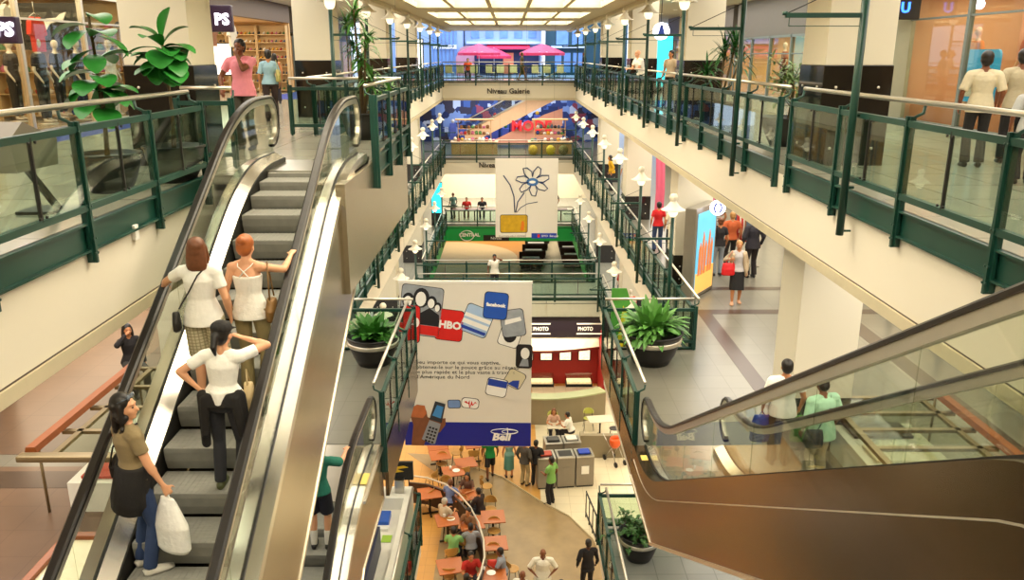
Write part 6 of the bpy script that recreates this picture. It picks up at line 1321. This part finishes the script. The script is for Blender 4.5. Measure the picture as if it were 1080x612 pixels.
# ceiling downlights of the galleries
for s in (-1, 1):
    for i in range(12):
        for xx in (5.9, 7.6):
            t = thing('downlight', 'small round recessed downlight in the side gallery ceiling', 'downlight', (s * xx, 7 + 3.6 * i, 1.95), 0, 'recessed downlights of the gallery ceilings'); MB().lathe([(.1, 0), (.1, -.02), (.075, -.02), (.075, -.004)], n=16).build('ring', WHITE, t); MB().lathe([(0, -.006), (.075, -.006)], n=16).build('lens', mat('downlight_glow', '#fff0cc', .4, emit=12), t)
# ================================================================ far end, Galerie: cafe and street front
CHC = mat('cream_cafe_chair', '#efe2b4', .6)
pr = thing('cafe_armchair', 'cream cafe chair on the bridge in front of the pink umbrellas', 'chair', (0, 0, 0), 0, 'cream cafe chairs on the bridge')
MB().bbox(-.22, .22, -.2, .22, .42, .47, .015).build('seat', CHC, pr); MB().bbox(-.23, .23, .19, .24, .45, .92, .02).build('backrest', CHC, pr)
for a in (-1, 1):
    for b in (-1, 1): MB().tube([(a * .19, b * .17, 0), (a * .19, b * .17, .43)], .014, 6).build('leg', CHM, pr)
uc = [0]
for x in (-3.7, -2.95, -2.2, -1.15, -.55, .3, 1.7, 2.35, 3.3): put(pr, uc, x, 52.4 + (hash(round(x * 7)) % 3) * .3, pi + random.uniform(-.5, .5), G)
ptb = thing('bistro_table', 'small round table among the cream cafe chairs', 'table', (0, 0, 0), 0, 'bistro tables of the bridge cafe'); MB().lathe([(0, .73), (.34, .73), (.34, .76), (0, .76)], n=20).build('tabletop', BT, ptb); MB().tube([(0, 0, .02), (0, 0, .73)], .03, 8).build('pedestal', CHM, ptb); MB().lathe([(.22, 0), (.2, .03), (0, .03)], n=16).build('base', CHM, ptb)
ut = [0]
for x in (-2.6, -.85, 0.0 + 1.1, 2.85): put(ptb, ut, x, 53.3, 0, G)
PINK = mat('pink_umbrella_cloth', '#d02a4c', .6, noise=.1)
for (u, v, y, r, lb) in ((505, 46, 60, 1.5, 'larger pink parasol left of the street cafe door'), (521, 50, 63.6, 1.3, 'small pink parasol behind the left pink parasol'), (572, 46, 60, 1.6, 'pink parasol right of the street cafe door')):
    p = at(u, v, y=y); t = thing('parasol', lb, 'parasol', (p.x, y, G)); h = p.z - G
    MB().tube([(0, 0, 0), (0, 0, h)], .03, 8).build('pole', WHITE, t); MB().lathe([(.3, 0), (.28, .06), (0, .08)], n=16).build('base', BLACK, t)
    MB().lathe([(0, h), (r * .5, h - .28), (r, h - .62), (r, h - .8), (r * .98, h - .8), (r * .98, h - .64), (0, h - .03)], n=8, smooth=False).build('canopy', PINK, t)
    MB().box(-.3, .3, -r * .86, -r * .84, h - .7, h - .55).build('white_patch', WHITE, t)
BLUB = mat('blue_grey_facade', '#8fa6c9', .6, noise=.1, scale=.8); TEAL = mat('dark_teal_facade', '#1d4450', .5); GLZ = mat('blue_window_pane', '#6e93c4', .2, noise=.4, scale=1.5); DKB = mat('dark_blue_shopfront', '#15204a', .5)
t = thing('street_building', 'blue grey street building with pink lettered cafe front beyond the bridge', 'building', (0, 66, G))
MB().bbox(-3.4, 2.6, 66, 68, G, 6, .02).build('wall', BLUB, t, world=True)
MB().box(-3.2, 2.3, 65.9, 66, G + .1, .35).build('shopfront', DKB, t, world=True)
MB().box(-3.3, 2.5, 65.6, 66, .75, .95).box(-3.3, 2.5, 65.7, 66, .35, .42).build('cornice', mat('pale_blue_trim', '#c9d6ea', .6), t, world=True)
MB().prism([(65.95, .72), (65.2, .42), (65.2, .36), (65.95, .6)], -1.7, 1.6, 'x').build('awning', PINK, t, world=True)
text('CAFE RESTAURANT', .26, mat('red_letter_glow', '#d0203c', .5, emit=.4), t, (-1.6, -.35, G * -1 + .43 - .0), bold=.01, ext=.02)
for i in range(5):
    w_ = MB().box(-2.9 + i * 1.1, -2.3 + i * 1.1, 65.95, 66, 1.2, 2.6).build('window', GLZ, t, world=True)
MB().box(-.45, .35, 65.85, 65.9, G + .1, .1).build('door', mat('warm_lit_door', '#b8684c', .5, emit=.5), t, world=True)
t = thing('corner_building', 'dark teal street building with glazed doors at the right', 'building', (4.5, 65, G)); MB().bbox(2.7, 9, 65, 68, G, 6, .02).build('wall', TEAL, t, world=True)
for (a, b, c, d) in ((3.5, 4.0, G + .2, .1), (4.2, 4.7, G + .2, .1), (4.9, 5.6, G + .2, .1), (3.6, 4.5, .7, 2.2), (4.8, 5.6, .7, 2.2)): MB().box(a, b, 64.95, 65, c, d).build('pane', GLZ, t, world=True)
MB().box(3.2, 5.8, 64.6, 65, .45, .6).build('ledge', mat('pale_blue_trim', '#c9d6ea'), t, world=True)
MB().box(2.45, 2.75, 64.7, 65, G, 4).build('white_pier', WHITE, t, world=True)
t = thing('side_building', 'pale violet building with white letters and arched window at the left', 'building', (-6, 64, G)); MB().bbox(-10, -3.5, 64, 68, G, 6, .02).build('wall', BLUB, t, world=True)
for i in range(7): MB().box(-5.9 + i * .3, -5.72 + i * .3, 63.9, 64, G + .3, 2.2).build('pane', GLZ, t, world=True)
text('PATISSERIE', .36, WHITE, t, (.35, -.3, 1.95), bold=.02, ext=.03)
MB().prism([(-3.95, G), (-3.95, -.2), (-3.6, .45), (-3.2, .6), (-2.6, .6), (-2.6, G)], 63.2, 63.9, 'y').build('kiosk_panel', mat('rose_panel', '#b8808c', .5, noise=.4, scale=1.5), t, world=True)
struct('floor_street', MB().box(-16, 16, 56, 74, G - .02, G + .001), mat('blue_grey_paving', '#8f9ab0', .5))
DISPW = mat('busy_shop_display', '#6f86b8', .6); nt = DISPW.node_tree; vo = nt.nodes.new('ShaderNodeTexVoronoi'); vo.inputs['Scale'].default_value = 1.9; vo.distance = 'CHEBYCHEV'
cr = nt.nodes.new('ShaderNodeValToRGB'); sp = nt.nodes.new('ShaderNodeSeparateColor'); nt.links.new([n for n in nt.nodes if n.type == 'MAPPING'][0].outputs[0], vo.inputs['Vector']); nt.links.new(vo.outputs['Color'], sp.inputs[0]); nt.links.new(sp.outputs[0], cr.inputs[0])
cr.color_ramp.interpolation = 'CONSTANT'
for i_, (p_, c_) in enumerate(((0, '#1c2c5a'), (.2, '#4a68a8'), (.4, '#2a3a6e'), (.55, '#8fa8d8'), (.7, '#3a3444'), (.82, '#d8e0f0'), (.93, '#a84a5a'))):
    e_ = cr.color_ramp.elements[i_] if i_ < 2 else cr.color_ramp.elements.new(p_); e_.position = p_; e_.color = lin(hexc(c_)) + (1,)
nt.links.new(cr.outputs[0], nt.nodes['Principled BSDF'].inputs['Base Color'])
# ================================================================ far end, level M: bakery and escalator with MODE
def stall(x, w, label, seed, y=52.6):
    t = thing('market_stall', label, 'stall', (x, y, M)); WD = mat('pale_wood_stall', '#b98f5c', .6)
    MB().bbox(-w / 2, w / 2, -.5, .5, 0, .75, .01).build('counter', WD, t); MB().box(-w / 2 - .05, w / 2 + .05, -.55, .55, .75, .8).build('countertop', mat('pale_worktop', '#d9c29a', .5), t)
    for i in range(2): MB().box(-w * .35, w * .35, .05, .45, 1.15 + .38 * i, 1.18 + .38 * i).build('shelf', WD, t)
    for a in (-1, 1): MB().box(a * w * .36 - .02, a * w * .36 + .02, .05, .45, .8, 2.1).build('upright', WD, t)
    MB().box(-w * .42, w * .42, -.05, .5, 2.08, 2.16).build('canopy', WD, t)
    rr = random.Random(seed)
    for zz, n in ((.81, 12), (1.19, 8), (1.57, 8)):
        for i in range(n):
            px = -w * (.46 if zz < 1 else .33) + w * (.92 if zz < 1 else .66) * (i + .5) / n; py = rr.uniform(-.35, 0) if zz < 1 else .22; hh = rr.uniform(.12, .26)
            o = MB().lathe([(0, 0), (.09, 0), (.11, hh * .5), (.07, hh * .9), (0, hh)], n=10).build('gift_basket', rr.choice(PM)); o.location = (x + px, y + py, M + zz); tag(o, f'small goods on the {label.split(" in ")[0]}', 'goods', f'goods on the {label.split(" in ")[0]}')
stall(-2.2, 2.9, 'pink and white bakery stall in the left half of the lower bridge', 2); stall(2.6, 2.7, 'flower and basket stall in the right half of the lower bridge', 3)
for (x, c, lb) in ((1.5, '#d9a82c', 'yellow'), (2.6, '#e0b83a', 'golden'), (3.4, '#7a6a3a', 'olive')): tag(MB().ell((x, 51.6, M + .32), (.3, .3, .32), 14, 10).build('round_cushion', mat('cushion_' + c.strip('#'), c, .8)), f'round {lb} ball standing in front of the basket stall', 'ball')
t = thing('escalator', 'far escalator with red MODE letters on its side rising to the right', 'escalator', (0, 57, M))
def ez(x): return M + 1.4 + (x + 2.2) * .52
MB().prism([(-3.0, ez(-3.0) - .9), (3.4, ez(3.4) - 1.0), (5.5, ez(3.4) - 1.0), (5.5, ez(3.6)), (3.4, ez(3.4)), (-3.0, ez(-3.0))], 56.0, 57.4, 'y').build('side_cladding', mat('peach_escalator_side', '#d9b48c', .4), t, world=True)
MB().prism([(-3.0, ez(-3.0)), (3.4, ez(3.4)), (3.4, ez(3.4) + .12), (-3.0, ez(-3.0) + .12)], 55.95, 56.05, 'y').prism([(-3.0, ez(-3.0) + .75), (3.4, ez(3.4) + .75), (3.4, ez(3.4) + .83), (-3.0, ez(-3.0) + .83)], 55.95, 56.05, 'y').build('handrail', STEEL, t, world=True)
MB().prism([(-3.0, ez(-3.0) + .12), (3.4, ez(3.4) + .12), (3.4, ez(3.4) + .75), (-3.0, ez(-3.0) + .75)], 55.98, 56.0, 'y').build('glass_panel', EGL, t, world=True)
struct('wall_mode', MB().box(-7, 7, 60, 60.2, M, G - .95), DISPW)
t = thing('shop_sign', 'pale panel with large red MODE letters below the far escalator', 'sign', (.3, 55.9, M + .9)); MB().prism([(-1.6, M + .2), (3.6, M + .2), (3.6, M + 2.6), (2.4, M + 2.2)], 56.1, 56.2, 'y').build('panel', mat('salmon_panel', '#c99078', .6), t, world=True)
text('MODE', .95, mat('red_lettering', '#c8222c', .5, emit=.3), t, (-.15, -.05, .25 - .0), bold=.03, ext=.02, sx=1.0)
area('mode_blue_fill_light', (0, 58, G - 1.2), 9, 3, 260, (.6, .72, 1))  # lamp added under the slab to imitate bluish daylight
for i in range(10):
    x = -4 + i * .75; hgt = random.uniform(.9, 2.0)
    if -3.6 < x < -.4 or x > 1.0 and x < 1.2: pass
    g = MB(); g.box(-.2, .2, -.15, .15, 0, hgt); 
    t = thing('clothes_display', 'blue lit display column with clothes behind the stalls', 'display', (x, 59.2, M), 0, 'blue lit displays behind the stalls'); MB().bbox(-.22, .22, -.15, .15, 0, hgt, .02).build('column', mat('violet_display', '#5a66b4', .6, noise=.4, scale=3), t); MB().ell((0, 0, hgt + .14), (.13, .1, .16)).build('top_piece', PM[(i * 3) % 10], t)
# ================================================================ far end, level 2
struct('wall_far_second', MB().box(-16, 16, 59.8, 60, L2, M - .9), mat('cream_far_wall', '#e6dcc0', .7))
pt2 = thing('dining_table', 'square table of the diners above the green fascia', 'table', (0, 0, 0), 0, 'tables above the green fascia'); MB().bbox(-.4, .4, -.35, .35, .72, .75, .01).build('tabletop', BT, pt2); MB().tube([(0, 0, 0), (0, 0, .72)], .04).build('pedestal', CHM, pt2)
u3 = [0]
for x in (-3.2, -2.2, -1.2, -.1, 2.4, 3.3): put(pt2, u3, x, 51.3, 0, L2)
# ================================================================ level M props
# light box poster with beach picture
a = at(730, 313, z=M + .12); b = at(752, 300, z=M + .12); ang = atan2(b.y - a.y, b.x - a.x)
t = thing('light_box', 'free standing advertising light box with a beach picture on the lower right gallery', 'advertising panel', (a.x, a.y, M), ang); w_ = min(1.35, (b - a).length)
MB().bbox(-.06, w_ + .04, 0, .3, .02, 2.4, .03).build('case', mat('grey_light_box_case', '#8d8678', .35, .4), t); MB().bbox(.07, w_ - .07, -.012, 0, .12, 2.25, .004).build('picture_sky', mat('poster_sky', '#5fb4d8', .4, noise=.15, scale=1.5, emit=.55), t)
MB().prism([(.08, .13), (w_ - .08, .13), (w_ - .08, .75), (w_ * .6, .8), (w_ * .3, .62), (.08, .7)], -.02, -.012, 'y').build('picture_sand', mat('poster_sand', '#e8b45c', .4, emit=.5), t)
for i, x in enumerate((.2, .38, .56, .78, .96)):
    MB().prism([(x, .62), (x + .13, .62), (x + .17, 1.35 + .25 * (i % 2)), (x + .1, 1.5 + .25 * (i % 2)), (x + .02, 1.3)], -.028, -.02, 'y').build('picture_figure', mat('poster_figure', '#d2743c', .4, noise=.2, emit=.4), t)
p = at(756.5, 219, y=20.5); t = thing('round_sign', 'round white globe sign with blue brackets over the lower right gallery', 'sign', (p.x, 20.5, p.z)); MB().tube([(p.x, 20.42, p.z), (p.x, 20.5, p.z)], .19, 26, smooth=False).build('disc', mat('white_sign_glow', '#f4f0ff'), t, world=True)
for k in (-1, 1): MB().sweep([(p.x + k * (.03 + .06 * cos(q_ * pi / 8)), 20.41, p.z + .11 * sin(q_ * pi / 8)) for q_ in range(-4, 5)], [(-.005, -.02), (.005, -.02), (.005, .02), (-.005, .02)], side=(0, 1, 0)).build('bracket_mark', BLUEI, t, world=True)
MB().tube([(p.x, 20.47, p.z + .18), (p.x, 20.47, G - .95)], .012, 6).build('hanger', BLACK, t, world=True)
# display cases with wooden rails on M, left and right
def case(xr, sgn, y0, y1, label):
    """metal framed glass display with an orange wood rail at x = xr; the case extends towards sgn"""
    t = thing('display_case', label, 'display case', (xr, y0, M)); GM = mat('champagne_metal', '#8d7c5c', .35, .7); w = 1.7; z = M + 1.0
    MB().sweep([(xr, y0, z), (xr, y1, z)], [(-.085, -.04), (-.06, .04), (.06, .04), (.085, -.04)], side=(1, 0, 0)).build('wood_rail', WOOD, t, world=True)
    a, b = sorted((xr - sgn * .1, xr + sgn * w)); MB().bbox(a, b, y0 - .2, y0 - .04, z - .09, z, .03).build('front_bar', GM, t, world=True)
    fr = MB()
    for k in range(4): y = y0 + (y1 - y0) * (k + 1) / 4; fr.bar((xr, y, z - .12), (xr + sgn * w, y, z - .12), .08, .05, up=(0, 0, 1))
    fr.bar((xr + sgn * .25, y0, z - .12), (xr + sgn * .25, y1, z - .12), .08, .05).bar((xr + sgn * w, y0, z - .12), (xr + sgn * w, y1, z - .12), .09, .06); fr.build('frame', GM, t, world=True)
    a, b = sorted((xr + sgn * .25, xr + sgn * w)); MB().box(a, b, y0, y1, z - .11, z - .1).build('glass_top', SHOPGL, t, world=True)
    MB().bbox(a + .1, b - .1, y0 + .1, y1, M, z - .55, .01).build('cabinet', mat('white_counter', '#e9e6da'), t, world=True)
    for k in range(3):
        y = y0 + .2 + (y1 - y0) * k / 3; MB().bbox(a + .25, b - .3, y, y + .5, z - .54, z - .5, .005).build('tray', [mat('tray_red', '#b8402a', .5), mat('tray_cream', '#e8dcc0', .5), mat('tray_dark', '#4a3a2e', .5)][k], t, world=True)
    for yy in (y0 + .1, y1 - .1): MB().tube([(xr + sgn * .05, yy, M), (xr + sgn * .05, yy, z - .04)], .02, 6).build('leg', GM, t, world=True)
case(-6.42, 1, 9.95, 13.2, 'glass topped display case with orange wood rail on the left below the gallery')
case(6.72, -1, 9.6, 11.9, 'glass topped display case with orange wood rail seen through the right escalator')
t = thing('kiosk_counter', 'white kiosk counter with orange wood edging in the lower left corner', 'counter', (-4.5, 8, M)); MB().bbox(-4.95, -3.75, 6.2, 8.05, M, M + .86, .01).build('body', mat('white_counter', '#e9e6da'), t, world=True)
MB().bbox(-5.0, -4.91, 6.2, 8.11, M + .86, M + .93, .01).bbox(-5.0, -3.75, 8.02, 8.11, M + .86, M + .93, .01).build('wood_edge', WOOD, t, world=True); MB().box(-4.91, -3.75, 6.2, 8.02, M + .86, M + .88).build('countertop', mat('cream_worktop', '#e3d8b6', .4), t, world=True)
tag(MB().bbox(-4.3, -4.05, 7.7, 7.82, M + .885, M + .9, .004).build('card_reader', BLACK), 'small black card reader on the lower left kiosk counter', 'card reader')
t = thing('round_lamp', 'small glowing table lamp seen through the left escalator glass', 'lamp', (-4.25, 9.7, M + .9)); MB().tube([(-4.25, 9.7, M), (-4.25, 9.7, M + .95)], .02, 8).build('stem', STEEL, t, world=True); MB().lathe([(.0, .32), (.05, .3), (.11, .0), (.09, .0)], c=(-4.25, 9.7, M + .93), n=18).build('lamp_shade', mat('warm_lamp_shade', '#ffd27a', .4, emit=4), t, world=True)
# M shops: right fabrics and racks, left
for s in (-1, 1):
    shopfront(s, 3, 13.5, M, G - 1, fz=M + 2.6); shopfront(s, 14, 26, M, G - 1, fz=M + 2.6, glassed=s > 0); shopfront(s, 26.5, 38, M, G - 1, fz=M + 2.6); shopfront(s, 38.5, 49.5, M, G - 1, fz=M + 2.6)
    shopfront(s, 20, 33, L2, M - 1, fz=L2 + 2.5, depth=2.5); shopfront(s, 36.6, 49, L2, M - 1, fz=L2 + 2.5, depth=2.5)
t = thing('hanging_fabric', 'pink cloth hanging beside the shopper in red on the lower right gallery', 'fabric', (5.6, 30.0, M)); MB().sweep([(5.35, 28.9, M + .3), (5.38, 28.9, M + 1.4), (5.33, 28.9, M + 2.6)], [(-.16, -.015), (-.08, .015), (0, -.015), (.08, .015), (.16, -.015), (.16, .0), (.08, .03), (0, 0), (-.08, .03), (-.16, 0)], side=(1, 0, 0)).build('cloth', mat('pink_cloth', '#d8607c', .7), t, world=True); MB().tube([(5.35, 28.9, M + 2.55), (5.35, 28.9, G - 1)], .01).build('hanger', BLACK, t, world=True)
tag(MB().lathe([(0, -.32), (.2, -.22), (.28, 0), (.2, .2), (0, .28)], n=20, c=(6.45, 28.0, M + 1.9)).tube([(6.45, 28, M + 2.1), (6.45, 28, G - 1)], .008).build('hanging_lantern', mat('red_lantern', '#c8202a', .5)), 'round red lantern hanging over the lower right gallery', 'lantern')
for i in range(3): clothes_rail(7.2, 24.5 + 4.2 * i, M, pi / 2, 10, 1.8, ['grey clothes rail beside the red lantern', 'clothes rail behind the striped shopper', 'clothes rail at the far part of the lower right gallery'][i], f'garment on the {["nearest", "middle", "farthest"][i]} rail of the lower right gallery', 60 + i)
t = thing('dark_cart', 'dark wheeled cart near the right pillar of the lower gallery', 'cart', (7.0, 18.6, M)); MB().prism([(7.1, M + .1), (7.6, M + .1), (8.4, M + 1.5), (7.6, M + 1.5)], 18.6, 19.4, 'y').build('body', mat('taupe_cart', '#6a5f52', .5), t, world=True)
for yy in (18.75, 19.3): MB().tube([(7.2, yy - .03, M + .12), (7.2, yy + .03, M + .12)], .12, 16).build('wheel', BLACKR, t, world=True)
# yellow green poster and far level 2 details on the right
t = thing('poster_board', 'yellow and green poster under the lower right gallery', 'poster', (4.5, 26, L2)); p = at(655, 300, y=26.5); MB().prism([(p.x - .3, L2 + .2), (p.x + 1.0, L2 + .2), (p.x + .2, L2 + 2.6), (p.x - .3, L2 + 2.6)], 26.5, 26.55, 'y').build('green_part', mat('print_leaf_green', '#4fa03c', .5), t, world=True); MB().prism([(p.x - .1, L2 + .3), (p.x + 1.0, L2 + .3), (p.x + .1, L2 + 2.0)], 26.45, 26.5, 'y').build('yellow_part', mat('print_yellow', '#e8d024', .5), t, world=True)
for i, (x, y, c, lb) in enumerate(((4.6, 29.7, '#c8502a', 'orange'), (5.2, 29.0, '#6a7a9a', 'grey blue'), (4.7, 33.0, '#a8321e', 'dark red'))): mannequin(x, y, L2, .3 * i, c, '#3a3a44', f'mannequin in {lb} clothes on the right side of the second level', 1.6)
# cyan lit poster at the far left of the level
p = at(463, 205, x=-4.3); t = thing('cyan_poster', 'glowing cyan panel at the far left above the green fascia', 'poster', (-4.3, p.y, L2)); MB().bbox(-4.8, -4.1, p.y, p.y + .1, L2, L2 + 2.7, .02).build('frame', BLACK, t, world=True); MB().box(-4.75, -4.12, p.y - .01, p.y, L2 + .8, L2 + 2.65).build('lit_face', mat('cyan_glow', '#2fd0e0'), t, world=True)
# wall bracket on the left beam
p = at(140, 245, x=-VX); t = thing('junction_box', 'small white box fixed to the left cream beam', 'junction box', (-VX, p.y, p.z)); MB().bbox(-VX, -VX + .05, p.y - .045, p.y + .045, p.z - .08, p.z + .08, .01).build('case', WHITE, t, world=True)
# grey stand behind the left balustrade
t = thing('tilted_monitor_stand', 'grey tilted information screen on a dark leg behind the left balustrade', 'information stand', (-4.7, 6.6, G)); MB().bar((-4.6, 8.3, G), (-4.75, 8.0, G + .55), .07, .05).build('leg', BLACK, t, world=True); MB().prism([(7.5, G + .5), (8.2, G + .5), (8.25, G + .75), (7.7, G + .95), (7.45, G + .8)], -5.1, -4.5, 'x').build('case', mat('grey_stand_case', '#7f776a', .4), t, world=True); MB().box(-4.95, -4.4, 8.1, 8.5, G, G + .03).build('foot', BLACK, t, world=True)
# ================================================================ light
w = bpy.data.worlds.new('sky'); S.world = w; w.use_nodes = True
bg = w.node_tree.nodes['Background']; bg.inputs[0].default_value = (.68, .8, 1.0, 1); bg.inputs[1].default_value = 1.6



WARM = (1, .86, .66); NEUT = (1, .93, .81)
for s in (-1, 1):  # unseen sheet lamps added under every ceiling to brighten the galleries
    area('gallery_fill_light', (s * 6.7, 22, 1.9), 3.5, 44, 1100, NEUT)
    area('lower_gallery_fill_light', (s * 6.5, 22, G - 1.12), 3.5, 44, 1350, NEUT)
    area('second_gallery_fill_light', (s * 6.5, 24, M - 1.02), 3.5, 44, 900, NEUT)
    area('food_court_fill_light', (s * 6.5, 22, L2 - 1.1), 5, 34, 800, WARM)
area('bridge_light', (0, 53, G - 1.05), 7, 5, 160, (.7, .8, 1))
area('cafe_fill_light', (0, 52.5, 1.4), 6, 4, 260, NEUT)  # unseen lamp added to brighten the cafe chairs
area('stall_light', (0, 52.6, G - 1.12), 8, 4, 420, (1, .95, .9))
area('bridge_light', (0, 53, M - 1.05), 7, 5, 260, NEUT)
area('far_court_fill_light', (0, 62, M - 1.3), 12, 14, 1500, WARM)  # added lamp without a fixture, lifts the dark floor beyond the bridge
area('far_second_fill_light', (0, 55, M - 1.1), 9, 6, 190, NEUT)  # unseen fill added for the diners' level at the far end
area('under_bridge_light', (1.5, 33.2, L2 - .95), 4, 1.2, 60, WARM)
area('cafe_daylight', (0, 60, 6), 14, 12, 1800, (.62, .75, 1))
S.view_settings.view_transform = 'Standard'; S.view_settings.look = 'None'; S.view_settings.gamma = 1; S.view_settings.exposure = 0.52
S.view_settings.use_curve_mapping = False
c = S.cycles
c.max_bounces = 8; c.diffuse_bounces = 3; c.glossy_bounces = 4; c.transmission_bounces = 4; c.transparent_max_bounces = 40
c.use_denoising = True; c.sample_clamp_indirect = 6; c.caustics_reflective = False; c.caustics_refractive = False
c.use_light_tree = True
